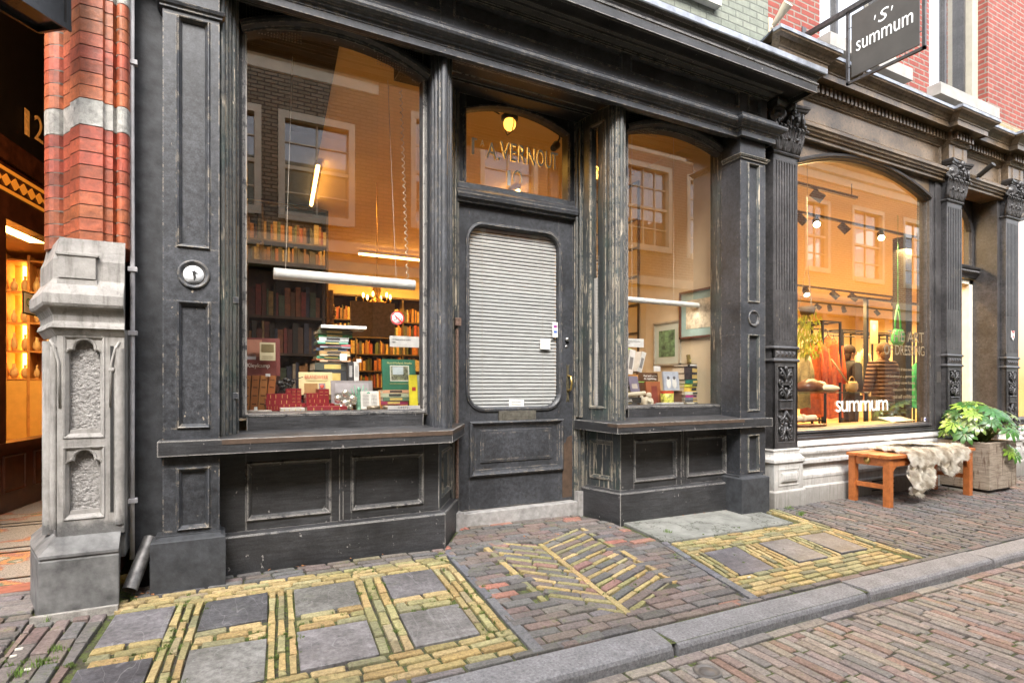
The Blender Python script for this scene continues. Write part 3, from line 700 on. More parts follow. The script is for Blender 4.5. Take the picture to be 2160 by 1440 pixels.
# --- the small splay window of the right bay
A = Vector((2.575, 3.80, 0)); C_ = Vector((2.635, 3.44, 0)); d = C_-A; LS = d.length; ang = math.atan2(d.y, d.x)
MS = Matrix.Translation(A) @ Matrix.Rotation(ang, 4, 'Z')
def spx(px):                                      # distance along the splay seen at column px
    a = ax(px); dx, dy = SN+CS*a, CS-SN*a
    t = (A.x*d.y-A.y*d.x)/(dx*d.y-dy*d.x); return ((Vector((t*dx, t*dy, 0))-A).length)
u0, u1 = spx(1251), spx(1280)
o = B(); o.M = MS
o.box(-.02, u0, -.02, .04, .72, 3.1); o.box(u1, LS, -.02, .04, .72, 3.1); o.box(u0, u1, -.02, .04, .72, .84); o.box(u0, u1, -.02, .04, 2.99, 3.1)
o.frame([(u0, .84), (u1, .84), (u1, 2.99), (u0, 2.99)], [(-.02, -.02), (-.015, -.03), (-.004, -.028), (.0, -.01), (.003, .02)])
for k in (.02, .06): o.tube((k, -.03, .75), (k, -.03, 3.08), .014, 8)
sw = pt(o, 'side_window_frame', M_paintg)
g = B(); g.M = MS; g.add([(u0, .005, .84), (u1, .005, .84), (u1, .005, 2.99), (u0, .005, 2.99)], [(0, 1, 2, 3)]); g.build('pane', M_glass, sw, fix=False)
# perforated white screen in its lower half
M_perf = plain('perforated_screen', (.62, .6, .58), .6, var=.1)
g = B(); g.M = MS; z = .845
while z < 1.83:
    g.box(u0, u1, .012, .014, z, z+.007); z += .0115
u = u0
while u < u1: g.box(u, u+.006, .0118, .0142, .845, 1.83); u += .0105
g.build('perforated_screen', M_perf, sw)
# --- recess: door jambs, transom, door
DD = 3.82; DX0, DX1 = U(967, DD), U(1208.5, DD)
rolls('door_post', [(DX0-.075, 3.76, .018), (DX0-.035, 3.785, .014), (DX0-.012, 3.80, .008)], .0, 3.1, [(LB[0]-.06, 3.74), (DX0-.05, 3.77), (DX0, 3.81), (DX0, 3.95), (LB[0]-.06, 3.95)])
rolls('door_post', [(DX1+.012, 3.79, .009), (DX1+.035, 3.775, .016), (DX1+.07, 3.76, .012), (DX1+.1, 3.76, .016)], .0, 3.1, [(DX1, 3.80), (DX1+.05, 3.765), (DX1+.13, 3.75), (DX1+.13, 3.95), (DX1, 3.95)])
o = B(); o.box(DX1+.0, DX1+.1, 3.745, 3.80, -.1, .16); pt(o, 'stone_block', M_greystone); o = B(); o.box(DX0-.07, DX0, 3.72, 3.80, -.1, .10); pt(o, 'stone_block', M_greystone)
o = B(); o.box(U(971, 3.74), U(1219, 3.74), 3.74, 3.95, -.1, .083, .004); pt(o, 'threshold', M_greystone)
o = B(); o.plan([(DX0-.03, 3.80), (DX1+.04, 3.80)], [(0, 2.315), (.02, 2.318), (.024, 2.33), (.045, 2.345), (.05, 2.37), (.04, 2.378), (.04, 2.40), (.012, 2.425), (.005, 2.46), (-.02, 2.468)])
o.box(DX0-.03, DX1+.04, 3.80, 3.9, 2.315, 2.466); pt(o, 'transom_bar', M_paint)
TX0, TX1 = U(978, 3.86), U(1191, 3.86)
f = B(); a = arch(TX0, TX1, 2.99, .09)
f.box(DX0, TX0, 3.81, 3.9, 2.46, 3.15); f.box(TX1, DX1+.02, 3.81, 3.9, 2.46, 3.15)
f.frame([(TX0, 2.472), (TX1, 2.472)]+a[::-1], [(-.025, 3.815), (-.02, 3.80), (-.008, 3.80), (0, 3.83), (.003, 3.87)])
tw = pt(f, 'transom_window', M_paint)
s = B(); s.strip([(x, 3.15) for x, z in a], [(x, z+.01) for x, z in a], 3.815, 3.9); pt(s, 'spandrel', M_nearblack, tw)
g = B(); g.add([(TX0, 3.86, 2.465), (TX1, 3.86, 2.465)]+[(x, 3.86, z+.005) for x, z in a[::-1]], [tuple(range(len(a)+2))]); g.build('pane', M_glass, tw, fix=False)
# name on the fanlight: narrow tall letters, the F half worn away
lt = B()
def gp_(px, py, D=3.852): p = P(px, py, D); return (p.x, p.z)
tf = lambda pts: lt.plate([gp_(*p) for p in pts], 3.850, 3.8525)
tf([(995, 290), (1000.5, 291), (999.5, 326), (994.5, 325)]); tf([(995, 290), (1006, 293), (1006, 296), (1000, 295)])
lt2 = [(1014, 297, 1020, 308, 'A', 8), ]
fan = lt.build('lettering', M_white, tw)
def tx(s_, px0, py0, px1, h, D=3.8515, mat=M_white, par=None, name='lettering', sp=1.0):
    a, c = P(px0, py0, D), P(px1, py0, D); return text(s_, c.x-a.x, h, mat, (a.x, D, a.z), parent=par, name=name, sp=sp)
pz = Z(1100, 345, 3.85)
def word(s_, pxs, top, bot, par, D=3.8515, mat=M_white):
    zt, zb = top, bot
    for ch, (p0, p1) in zip(s_, pxs): text(ch, U(p1, D)-U(p0, D), zt-zb, mat, (U(p0, D), D, zb), parent=par, name='letter', ext=.0015)
word('A', [(1013.5, 1021.5)], Z(1017, 295, 3.85), Z(1017, 308, 3.85), tw)
zt, zb = Z(1035, 300, 3.85), Z(1035, 334, 3.85)
word('A', [(1026.5, 1048)], zt, zb, tw); word('.', [(1051, 1054.5)], zb+.022, zb, tw)
word('VERNOUT', [(1056, 1075), (1078, 1090), (1095, 1109), (1113, 1129), (1133, 1148), (1151.5, 1164), (1163, 1177)], Z(1110, 309, 3.85), Z(1110, 345, 3.85), tw)
word('1', [(1070, 1077)], Z(1075, 360, 3.85), Z(1075, 392, 3.85), tw)
lt = B(); c = P(1092, 379, 3.85); 
for k in range(16):
    t0 = R(-35+k*250/16); t1 = R(-35+(k+1)*250/16); w0, w1 = (.018, .0235) if 3 < k < 12 else (.017, .022)
    lt.plate([(c.x+w0*1.8*math.cos(t0), c.z+.01+w0*2.6*math.sin(t0)), (c.x+w1*1.8*math.cos(t0), c.z+.01+w1*2.6*math.sin(t0)), (c.x+w1*1.8*math.cos(t1), c.z+.01+w1*2.6*math.sin(t1)), (c.x+w0*1.8*math.cos(t1), c.z+.01+w0*2.6*math.sin(t1))], 3.850, 3.8525)
lt.build('letter', M_white, tw)
# door leaf
DG0, DG1, DGB, DGT, DR = U(990, DD), U(1179, DD), .835, 2.17, .115
def rrect(x0, x1, z0, z1, r, n=7):
    p = []
    for cx, cz, a0 in ((x1-r, z0+r, -90), (x1-r, z1-r, 0), (x0+r, z1-r, 90), (x0+r, z0+r, 180)):
        for i in range(n+1): t = R(a0+90*i/n); p.append((cx+r*math.cos(t), cz+r*math.sin(t)))
    return p
door = B(); rr = rrect(DG0, DG1, DGB, DGT, DR); n4 = len(rr)//4
door.box(DX0, DG0, DD, DD+.05, .09, 2.315); door.box(DG1, DX1, DD, DD+.05, .09, 2.315); door.box(DG0, DG1, DD, DD+.05, .09, DGB); door.box(DG0, DG1, DD, DD+.05, DGT, 2.315)
for i, (cx, cz) in enumerate(((DG1, DGB), (DG1, DGT), (DG0, DGT), (DG0, DGB))): door.plate([(cx, cz)]+rr[i*n4:(i+1)*n4], DD, DD+.05)
dr = pt(door, 'door', M_paint, None, 'black door with rounded glass and a raised lower panel')
o = B(); o.frame(rr, [(-.03, DD), (-.028, DD-.012), (-.012, DD-.016), (0, DD-.004), (.003, DD+.03)]); pt(o, 'glass_bead', M_paint, dr)
g = B(); g.add([(x, DD+.02, z) for x, z in rr], [tuple(range(len(rr)))]); g.build('pane', glassmat('door_glass', .06, (.95, .95, .93)), dr, fix=False)
# lower panel
a, c = U(989, DD), U(1186, DD); o = B()
o.frame([(a, .33), (c, .33), (c, .735), (a, .735)], [(0, DD), (0, DD-.02), (.012, DD-.03), (.022, DD-.022), (.03, DD-.008), (.05, DD-.003), (.05, DD)])
a, c = U(1013, DD), U(1162, DD); o.frame([(a, .43), (c, .43), (c, .665), (a, .665)], [(-.004, DD), (0, DD-.008), (.02, DD-.010), (.02, DD)]); o.box(a+.018, c-.018, DD-.010, DD, .448, .647)
pt(o, 'lower_panel', M_paint, dr)
a, c = U(1051, DD), U(1129, DD); o = B(); o.box(a, c, DD-.012, DD, .716, .81, .004); o.box(a+.03, c-.02, DD-.018, DD-.010, .738, .79)
pt(o, 'letter_box', plain('letterbox_metal', (.2, .19, .16), .45, .7, var=.35, scale=30), dr)
o = B(); x = U(1197, DD); zc = Z(1197, 808, DD)
o.plate([(x+a*.013, zc+c*.15) for a, c in ((-1, 1), (0, .86), (1, 1), (.55, .7), (.9, .3), (.9, -.3), (.55, -.7), (1, -1), (0, -.86), (-1, -1), (-.55, -.7), (-.9, -.3), (-.9, .3), (-.55, .7))], DD-.008, DD)
hd = pt(o, 'handle_plate', plain('tarnished_brass', (.22, .19, .12), .5, .8, var=.4, scale=50), dr)
o = B(); o.path([(x, DD-.008, zc+.06), (x+.003, DD-.045, zc+.05), (x+.006, DD-.055, zc), (x+.003, DD-.045, zc-.05), (x, DD-.008, zc-.06)], .009, 8); pt(o, 'handle', M_brass, dr)
o = B(); o.lathe([(.016, 0), (.016, .02), (.012, .024), (0, .024)], (U(1195, DD), DD, Z(1195, 716, DD)), 14, axis='y'); pt(o, 'lock', plain('lock_metal', (.5, .5, .48), .35, .9), dr); o = B(); o.lathe([(.013, 0), (.01, .004), (0, .004)], (U(1195, DD), DD, Z(1195, 731, DD)), 12, axis='y'); pt(o, 'lock', plain('lock_metal', (.5, .5, .48), .35, .9), dr)
o = B(); a, c = U(1186, DD), U(1206, DD); o.plate([(a, .11), (c, .11), (c, .60), (a+.045, .585), (a+.03, .545), (a, .53)], DD-.003, DD); pt(o, 'kick_plate', M_brown, dr, 'scuffed brown plate at the lower corner of the door')
o = B(); xh = DX0-.035; o.tube((xh, 3.76, .2), (xh, 3.76, 1.4), .012, 8); o.box(xh-.022, xh+.022, 3.735, 3.77, 1.42, 1.475, .003); pt(o, 'latch', plain('rusty_metal', (.2, .13, .1), .7, .4, var=.5, scale=60))
for nm, pxs, top, bot in (('note', (1140, 1160.5), 714, 736), ('note', (1074, 1105), 843, 859), ('payment_sticker', (1165.5, 1177), 679, 711)):
    o = B(); a, c = U(pxs[0], 3.837), U(pxs[1], 3.837); zt, zb = Z(pxs[0], top, 3.837), Z(pxs[0], bot, 3.837); o.box(a, c, 3.8365, 3.8375, zb, zt)
    lb = {'note': 'small white handwritten note taped inside the door glass beside the lock' if pxs[0] > 1100 else 'small white note at the bottom edge of the door glass', 'payment_sticker': 'narrow white payment sticker with two small marks on the door glass'}[nm]
    so_ = tag(o.build(nm, plain('paper_white', (.75, .74, .7), .7, var=.06), origin=(a, 3.8365, zb)), lb, 'note' if nm == 'note' else 'sticker')
    m = B(); w, h = c-a, zt-zb
    if nm == 'note':
        for i in range(3): m.box(a+w*.15, a+w*(.8-.15*(i % 2)), 3.8355, 3.8362, zb+h*(.25+.2*i), zb+h*(.25+.2*i)+.003)
        m.build('writing', M_black, so_)
    else:
        m.box(a+w*.2, a+w*.8, 3.8355, 3.8362, zb+h*.62, zb+h*.8); m.build('mark', plain('sticker_purple', (.3, .05, .25), .5), so_)
        m = B(); m.box(a+w*.2, a+w*.8, 3.8355, 3.8362, zb+h*.28, zb+h*.44); m.build('mark', plain('sticker_blue', (.05, .12, .4), .5), so_)
# venetian blind behind the door glass
o = B(); z = DGB-.01; k = 0; random.seed(2)
while z < DGT-.012:
    t = random.uniform(-.001, .001)
    o.add([(DG0-.01, 3.862, z+t), (DG1+.01, 3.862, z-t), (DG1+.01, 3.860, z-t+.011), (DG0-.01, 3.860, z+t+.011), (DG1+.01, 3.866, z-t+.0218), (DG0-.01, 3.866, z+t+.0218)], [(0, 1, 2, 3), (3, 2, 4, 5)]); z += .0275; k += 1
bl = tag(o.build('venetian_blind', plain('blind_slats', (.43, .44, .45), .45, var=.06), origin=(DG0, 3.87, DGB), fix=False), 'pale horizontal slatted blind lowered behind the door glass', 'blind')
o = B()
for px in (1017, 1145): x = U(px, 3.86); o.tube((x, 3.858, DGB), (x, 3.858, DGT), .0015, 5)
o.build('ladder_cord', plain('cord_grey', (.4, .38, .35), .8), bl)
o = B(); o.box(DG0-.03, DG1+.03, 3.93, 3.935, DGB-.03, DGT+.03); pt(o, 'light_blocker', M_nearblack, dr)  # added sheet that blocks the room light behind the blind
# --- entablature
xw0, xw1 = XA0-.01, XB1+.005
NP = [(0, 3.02), (.03, 3.024), (.03, 3.062), (.036, 3.066), (.036, 3.078), (.055, 3.084), (.062, 3.098), (.078, 3.104), (.094, 3.118), (.1, 3.132), (.098, 3.146), (.086, 3.156), (.07, 3.158), (.06, 3.163), (.045, 3.163), (.045, 3.2), (0, 3.2)]
o = B(); y0 = 3.30
o.plan([(-.36, y0-.05), (XA1+.01, y0-.05), (XA1+.01, y0), (XB0-.012, y0), (XB0-.012, y0-.05), (xw1+.03, y0-.05), (xw1+.03, y0+.2)], NP)
arc_ = pt(o, 'architrave', M_paint)
o = B()
for (ya, yb, z) in ((3.30, 3.36, 3.055), (3.36, 3.41, 3.075), (3.41, 3.46, 3.10), (3.46, 3.62, 3.125)): o.box(XA1-.02, XB0+.02, ya, yb, z, z+.2)
o.box(1.1, 2.9, 3.6, 3.9, 3.12, 3.3); o.box(1.2, 2.9, 3.66, 3.80, 3.10, 3.13)
pt(o, 'soffit', M_painth)
o = B(); r1 = (U(200, 3.3)+.1, U(930, 3.28), 3.273, 3.405)
FP = [rect((500, 930), 3.28, 3.273, 3.405), rect((957, 1312), 3.28, 3.273, 3.405), rect((1330, 1559), 3.28, 3.273, 3.405), rect((1578, 1605), 3.28, 3.265, 3.405)]
panelled(o, -.36, xw1+.03, 3.195, 3.44, FP, 3.28, .2, .02); fr = pt(o, 'fascia', M_paint)
o = B()
for r in FP: mould(o, *r, 3.28, w=.022, p=.008, dep=.02)
pt(o, 'panel_moulding', M_paint, fr)
CP = [(0, 3.40), (.012, 3.405), (.012, 3.425), (.03, 3.43), (.05, 3.45), (.055, 3.47), (.075, 3.475), (.09, 3.49), (.10, 3.5), (.10, 3.503), (.24, 3.503), (.25, 3.41), (.27, 3.41), (.27, 3.47), (.276, 3.475), (.28, 3.485), (.272, 3.5), (.275, 3.52), (.292, 3.545), (.31, 3.556), (.31, 3.6), (0, 3.64)]
CP = [(0, 3.40), (.012, 3.405), (.012, 3.42), (.03, 3.424), (.045, 3.435), (.055, 3.445), (.075, 3.45), (.09, 3.46), (.10, 3.462), (.24, 3.462), (.245, 3.415), (.27, 3.415), (.27, 3.475), (.278, 3.48), (.278, 3.49), (.268, 3.5), (.272, 3.52), (.29, 3.545), (.31, 3.552), (.315, 3.56)]
o = B(); o.plan([(-.36, 3.28), (xw1+.03-.0, 3.28), (xw1+.03, 3.55)], CP); co_ = pt(o, 'cornice', M_painth)
o = B(); o.plan([(-.36, 3.28), (xw1+.03, 3.28), (xw1+.03, 3.55)], [(.312, 3.556), (.32, 3.552), (.325, 3.56), (.325, 3.6), (.315, 3.607), (0, 3.66)]); pt(o, 'lead_flashing', M_lead, co_)
# painted brick wall above
M_gbrick = brickmat('grey_green_brick', (.17, .19, .155), (.21, .225, .185), (.12, .13, .11), .17, .06, .007)
o = B(); o.box(-.36, 4.26, 3.36, 3.7, 3.44, 7.3); pt(o, 'upper_wall', M_gbrick)
o = B(); a, c = U(1484, 3.33), U(1516, 3.33); o.box(c-.9, c, 3.30, 3.36, Z(1505, 13, 3.33), Z(1505, 13, 3.33)+.1); pt(o, 'upper_window_sill', plain('sill_white', (.6, .58, .53), .7))
# spacer wall between the pilaster and the iron column
o = B(); o.box(XB1-.01, 4.27, 3.38, 3.6, -.2, 3.45); pt(o, 'side_pier', M_stucco)
# shutter hinges on the frame edges
for px, py in ((497, 634), (497, 834), (1556, 690)):
    o = B(); p = P(px, py, 3.39); o.box(p.x-.014, p.x+.014, 3.365, 3.40, p.z-.016, p.z+.016, .002); pt(o, 'hinge_block', M_paint)
# interior shell
M_cream = plain('cream_wall', (.62, .52, .36), .8, var=.08, scale=4)
M_ceil = plain('cream_ceiling', (.72, .50, .2), .8, var=.06, scale=3)
M_dark = plain('dark_wood', (.045, .025, .014), .6, var=.5, scale=14)
M_floor = plain('interior_floor', (.12, .07, .04), .6, var=.4)
o = B(); o.box(-.3, 3.95, 10.6, 10.7, -.1, 3.3); o.box(-.36, -.3, 3.6, 10.7, -.1, 3.3); o.box(3.95, 4.2, 3.62, 10.7, -.1, 3.3); pt(o, 'interior_wall', M_cream)
o = B(); o.box(-.3, 4.1, 3.62, 10.6, 3.25, 3.3); pt(o, 'interior_ceiling', M_ceil); o = B(); o.prism([(-.3, 3.63), (.70, 3.63), (1.02, 7.44), (-.3, 7.44)], 3.215, 3.248); pt(o, 'ceiling_dark_sheet', M_nearblack)  # dark sheet added so the left of the ceiling stays dark
o = B(); o.box(-.3, 4.1, 3.9, 10.6, -.1, .02); pt(o, 'interior_floor', M_floor)
for xa_, xb_, ya_ in ((XL, 1.36, 4.3), (2.62, 3.95, 4.5)):
    o = B(); o.box(xa_, xb_, 3.575, ya_, .76, .80); o.box(xa_, xb_, ya_, ya_+.03, .02, .80); pt(o, 'display_shelf', plain('display_board', (.4, .35, .27), .7))
# ================================================================ corner building on the left: brick and stone door pier, passage
cb = thing('corner_building', 'red brick and carved stone doorway building at the left edge', 'building', (-.55, 3.3, 0))
def cp(b, name, mat, par=None, label=None, fix=True):
    o = b.build(name, mat, par or cb, fix=fix)
    if label: o['label'] = label
    return o
M_red = tinted('glazed_red_brick', .45, .4, 0, 26)
M_sand = tinted('weathered_limestone', .85, .6, 0, 30)
M_rough, nt, b_ = newmat('rough_stone')
nt.links.new(ramp(nt, noise_n(nt, pos(nt), 70, 5, .7), .3, .7, (.19, .18, .17), (.46, .44, .42)), b_.inputs['Base Color']); setin(b_, Roughness=.9)
bump(nt, b_, noise_n(nt, pos(nt), 75, 4, .6), 1.0, .02)
M_stone, nt, b_ = newmat('carved_limestone')
sep = nd(nt, 'ShaderNodeSeparateXYZ'); nt.links.new(pos(nt), sep.inputs[0])
base = ramp(nt, noise_n(nt, pos(nt), 9, 6, .7), .3, .7, (.19, .18, .168), (.37, .35, .325))
st_ = ramp(nt, noise_n(nt, pos(nt, (7, 7, .7)), 5, 5, .6), .52, .66, (1, 1, 1), (.42, .4, .38))
base = mixc(nt, .6, base, st_, 'MULTIPLY')
dirt = ramp(nt, mth(nt, 'ADD', sep.outputs[2], mth(nt, 'MULTIPLY', noise_n(nt, pos(nt), 16, 5, .7), .16)), .43, .47, (1, 1, 1), (0, 0, 0))
base = mixc(nt, dirt, base, ramp(nt, noise_n(nt, pos(nt), 14, 6, .75), .3, .7, (.06, .058, .055), (.16, .155, .15)))
nt.links.new(base, b_.inputs['Base Color']); setin(b_, Roughness=.85); bump(nt, b_, noise_n(nt, pos(nt), 60, 5), .5, .006)
C0 = Vector((-.549, 3.2)); ej = Vector((-.5145, .8575)); nj = Vector((-.8575, -.5145))
def jp(s, o=0): p = C0+ej*s+nj*o; return (p.x, p.y)
pier = [jp(.0), jp(.098), jp(.102, -.012), jp(.2, -.012), jp(.206, -.02)]
for i in range(9): t = math.pi*i/8; pier.append(jp(.279-.068*math.cos(t), -.02+.05*math.sin(t)))
pier += [jp(.36, -.02), jp(.36, -.3), (-.366, 3.5), (-.366, 3.262)]
for i in range(9): t = math.pi*i/8; pier.append((-.392+.025*math.cos(t), 3.255-.035*math.sin(t)))
pier += [(-.424, 3.245), (-.428, 3.225), (-.458, 3.225), (-.463, 3.2)]
cen = Vector((-.52, 3.36))
jn = [tuple(cen+(Vector(p)-cen)*.975) for p in pier]
random.seed(21); o = B(); jb = B(); SBN = []; z = 1.645
while z < 3.75:
    if 2.165 < z+.01 < 2.28 or z > 2.74 and z < 2.86:
        h = .122; q = B(); q.tint = (.42, .41, .38); q.prism(pier, z, z+h-.004); SBN.append(q); z += h; continue
    r = random.uniform(.72, 1.1); o.tint = (.42*r, .105*r*random.uniform(.8, 1.3), .05*r)
    o.prism(pier, z, z+.0555); jb.prism(jn, z+.054, z+.062); z += .0605
bp = cp(o, 'brick_pier', M_red); cp(jb, 'mortar', plain('pale_mortar', (.2, .17, .14), .9), bp); [cp(q, 'stone_band', M_sand, bp) for q in SBN]
# pedestal
pp = [(-.72, 3.5), (-.7, 3.40), (-.625, 3.17), (-.377, 3.17), (-.377, 3.5)]
fr_ = pp[1:4]+[(-.377, 3.5)]
u0, u1, w0, w1, ww0, ww1 = -.597, -.458, .77, 1.214, .405, .715
o = B()
o.prism([(-.70, 3.5), (-.7, 3.4), (-.64, 3.215), (-.377, 3.215), (-.377, 3.5)], .3, 1.26)
o.plate([(-.625, .32), (u0, .32), (u0, 1.26), (-.625, 1.26)], 3.17, 3.23); o.plate([(u1, .32), (-.377, .32), (-.377, 1.26), (u1, 1.26)], 3.17, 3.23)
for a, c in ((.32, ww0), (ww1, w0), (w1, 1.26)): o.plate([(u0, a), (u1, a), (u1, c), (u0, c)], 3.17, 3.23)
def trefoil(z):
    w = u1-u0; cs = [((u0+u1)/2, z-.048, .036), (u0+.031, z-.085, .028), (u1-.031, z-.085, .028)]
    r = []
    for i in range(33):
        x = u0+.004+(w-.008)*i/32; q = [cz+math.sqrt(rr*rr-(x-cx)**2) for cx, cz, rr in cs if abs(x-cx) < rr]
        r.append((x, max(q) if q else z-.1))
    return r
for zt in (w1, ww1):
    c = trefoil(zt); o.strip([(x, zt) for x, z_ in c], c, 3.176, 3.22)
    o.frame(c[::-1], [(-.012, 3.176), (-.01, 3.17), (-.004, 3.172), (0, 3.18)], close=False)
for a, c in ((ww0, ww1), (w0, w1)):
    o.frame([(u0, a), (u1, a), (u1, c), (u0, c)], [(-.008, 3.17), (-.006, 3.165), (0, 3.168), (.012, 3.185), (.014, 3.215)])
    o.plate([(u0+.01, a), (u1-.01, a), (u1-.016, a+.03), (u0+.016, a+.03)], 3.19, 3.22)
o.plan([(-.74, 3.5), (-.7, 3.40), (-.625, 3.17), (-.374, 3.17)], [(0, 1.22), (.004, 1.225), (.02, 1.25), (.028, 1.255), (.024, 1.27), (.014, 1.285), (.016, 1.31), (.03, 1.34), (.05, 1.348), (.056, 1.36), (.056, 1.40), (.04, 1.43), (.016, 1.47), (.014, 1.56), (.0, 1.60), (-.012, 1.66)])
o.prism([(-.62, 3.14), (-.475, 3.14), (-.475, 3.3), (-.62, 3.3)], 1.42, 1.475); o.prism([(-.615, 3.135), (-.48, 3.135), (-.48, 3.3), (-.615, 3.3)], 1.475, 1.575)
o.prism([(-.625, 3.13), (-.47, 3.13), (-.47, 3.3), (-.625, 3.3)], 1.575, lambda x, y: 1.583+.035*max(0, 1-abs(x+.5475)/.08))
o.tube((-.675, 3.30, .32), (-.675, 3.30, 1.2), .03, 14); o.tube((-.395, 3.18, .36), (-.395, 3.18, 1.17), .021, 12); o.tube((-.64, 3.185, .36), (-.64, 3.185, 1.17), .014, 10)
for x in (-.425, -.395): o.ball((x, 3.172, 1.07), .014)
for s in (-1, 1):
    x = -.43 if s > 0 else -.615; o.path([(x, 3.17, .9), (x+s*.004, 3.165, 1.1), (x+s*.02, 3.165, 1.17), (x+s*.035, 3.17, 1.2)], .006, 6)
pd = cp(o, 'stone_pedestal', M_stone)
o = B(); o.plate([(u0, ww0), (u1, ww0), (u1, w1), (u0, w1)], 3.21, 3.216); cp(o, 'rough_panel', M_rough, pd)
o = B(); o.plate([(-.43, .42), (-.418, .42), (-.418, 1.18), (-.43, 1.18)], 3.166, 3.1705); cp(o, 'shadow_strip', M_nearblack, pd)  # raised dark strip standing in for the shadow inside a groove
M_base = plain('sooty_stone', (.12, .118, .115), .75, var=.5, scale=14, bst=.5)
o = B(); o.plan([(-.74, 3.6), (-.7, 3.40), (-.625, 3.17), (-.39, 3.17)], [(.068, -.15), (.068, .235), (.064, .24), (.064, .246), (.07, .25), (.07, .262), (.06, .27), (0, .326)])
o.prism([(-.70, 3.5), (-.69, 3.4), (-.61, 3.2), (-.378, 3.2), (-.378, 3.5)], .2, .3); cp(o, 'pier_base', M_base)
o = B(); o.tint = (.3, .28, .25); o.box(-.70, -.39, 3.075, 3.1, -.1, .014); cp(o, 'base_strip', M_sand)
# grey conduit and clips
x = -.3585
cd = B(); cd.path([(x, 3.285, .16), (x, 3.285, .75), (x+.0015, 3.285, 1.5), (x-.001, 3.285, 2.3), (x, 3.285, 3.7)], .0105, 8)
cdo = tag(cd.build('conduit_pipe', plain('conduit_grey', (.42, .41, .42), .55, var=.25), origin=(x, 3.285, .16)), 'thin grey conduit pipe clipped upright between stone pier and black wall', 'pipe')
for py in (132, 568, 702, 1055):
    z = Z(278, py, 3.285); c = B(); c.box(x-.016, x+.022, 3.27, 3.30, z-.011, z+.011, .002); c.build('clip', MATS['conduit_grey'], cdo)
# slanting drain
p1 = Vector((U(317, 3.35), 3.36, .235)); p0 = G(273, 1262); p0.z += .04
o = B(); d = (p1-p0).normalized(); o.tube(p0, p1, .0325, 20, cap=False); o.tube(p0, p1, .028, 20, cap=False)
a = d.orthogonal().normalized(); b2 = d.cross(a); r0 = [p0+(a*math.cos(t*.314)+b2*math.sin(t*.314))*.0325 for t in range(20)]; r1 = [p0+(a*math.cos(t*.314)+b2*math.sin(t*.314))*.028 for t in range(20)]
o.add(r0+r1, [(i, (i+1) % 20, 20+(i+1) % 20, 20+i) for i in range(20)])
tag(o.build('drain_pipe', plain('drain_iron', (.16, .155, .15), .5, .5, var=.5, scale=25), origin=p1, fix=False), 'short black drain pipe slanting out of the wall foot with an open mouth', 'pipe')
# passage: splayed shop wall, ceiling, floor
E0 = Vector((-1.45, 5.6, 0)); ed = Vector((.22, .975, 0)).normalized(); MW = Matrix.Translation(E0) @ Matrix.Rotation(math.atan2(ed.y, ed.x), 4, 'Z')
def wu(px, py=None):
    a = ax(px); dx, dy = SN+CS*a, CS-SN*a; t = (E0.x*ed.y-E0.y*ed.x)/(dx*ed.y-dy*ed.x)
    u = (Vector((t*dx, t*dy, 0))-E0).dot(ed); return u if py is None else (u, 1-(py-812)/1200*t)
M_mah = plain('mahogany', (.045, .017, .009), .35, var=.6, scale=12)
M_blk = plain('black_gloss_panel', (.006, .006, .006), .4, var=.3)
o = B(); o.M = MW; UA, UB = -2.2, 3.2
o.box(UA, UB, 0, .1, .0, .12); o.box(UA, UB, 0, .08, .12, .52); o.box(UA, UB, -.05, .1, .52, .56); o.box(UA, UB, -.02, .1, 2.27, 2.43); o.box(UA, UB, -.05, .08, 2.7, 2.87); o.box(UA, UB, -.02, .06, 2.43, 2.70)
o.box(wu(2)-.1, wu(3), -.03, .1, .5, 2.3); o.box(UB-.1, UB, 0, .1, .5, 2.9); o.box(UA, wu(-10), -.01, .1, .5, 2.3)
for k in range(14):
    a = -.8+k*.42; mould(o, a, a+.3, .17, .46, 0, w=.03)
pw = cp(o, 'shop_wall', M_mah)
o = B(); o.M = MW; o.box(UA, UB, .0, .1, 2.87, 4.6); cp(o, 'dark_panel', M_blk, pw)
o = B(); o.M = MW
for k in range(26):
    a = UA+.8+k*.115; o.plate([(a, 2.565), (a+.055, 2.61), (a+.11, 2.565), (a+.055, 2.52)], -.03, -.021)
o.box(UA, UB, -.03, -.021, 2.63, 2.655); o.box(UA, UB, -.03, -.021, 2.475, 2.50)
m_ = emis('amber_leaded_glass', (1, .34, .03), .07); m_.node_tree.nodes['Principled BSDF'].inputs['Base Color'].default_value = (.5, .2, .03, 1); cp(o, 'leaded_glass', m_, pw)
def wv(px, d):
    a = ax(px); dx, dy = SN+CS*a, CS-SN*a; Q = E0+Vector((-ed.y, ed.x, 0))*d; t = (Q.x*ed.y-Q.y*ed.x)/(dx*ed.y-dy*ed.x); return (Vector((t*dx, t*dy, 0))-Q).dot(ed)
uA, zA = wu(48, 282); uB, zB = wu(68, 228); gold = plain('gold_leaf', (.75, .5, .2), .6, .0, var=.4, scale=30)
tag_dummy = None; text('1', (uB-uA)*.5, .21, gold, MW @ Vector((uA, -.012, zA)), ux=ed, parent=pw, name='numeral'); uA, zA = wu(69, 292); uB, _ = wu(90, 228); text('2', (uB-uA)*.85, .21, gold, MW @ Vector((uA, -.012, zA)), ux=ed, parent=pw, name='numeral')
g = B(); g.M = MW; g.add([(wu(3), .03, .56), (UB-.1, .03, .56), (UB-.1, .03, 2.27), (wu(3), .03, 2.27)], [(0, 1, 2, 3)]); cp(g, 'pane', glassmat('passage_glass', .0, (.97, .95, .9)), pw, fix=False)
o = B(); o.box(-6, -.4, 3.5, 9, 4.55, 4.6); o.box(-.55, -.45, 3.65, 9, .0, 4.6); o.box(-6, -.4, 8.9, 9, 0, 4.6)
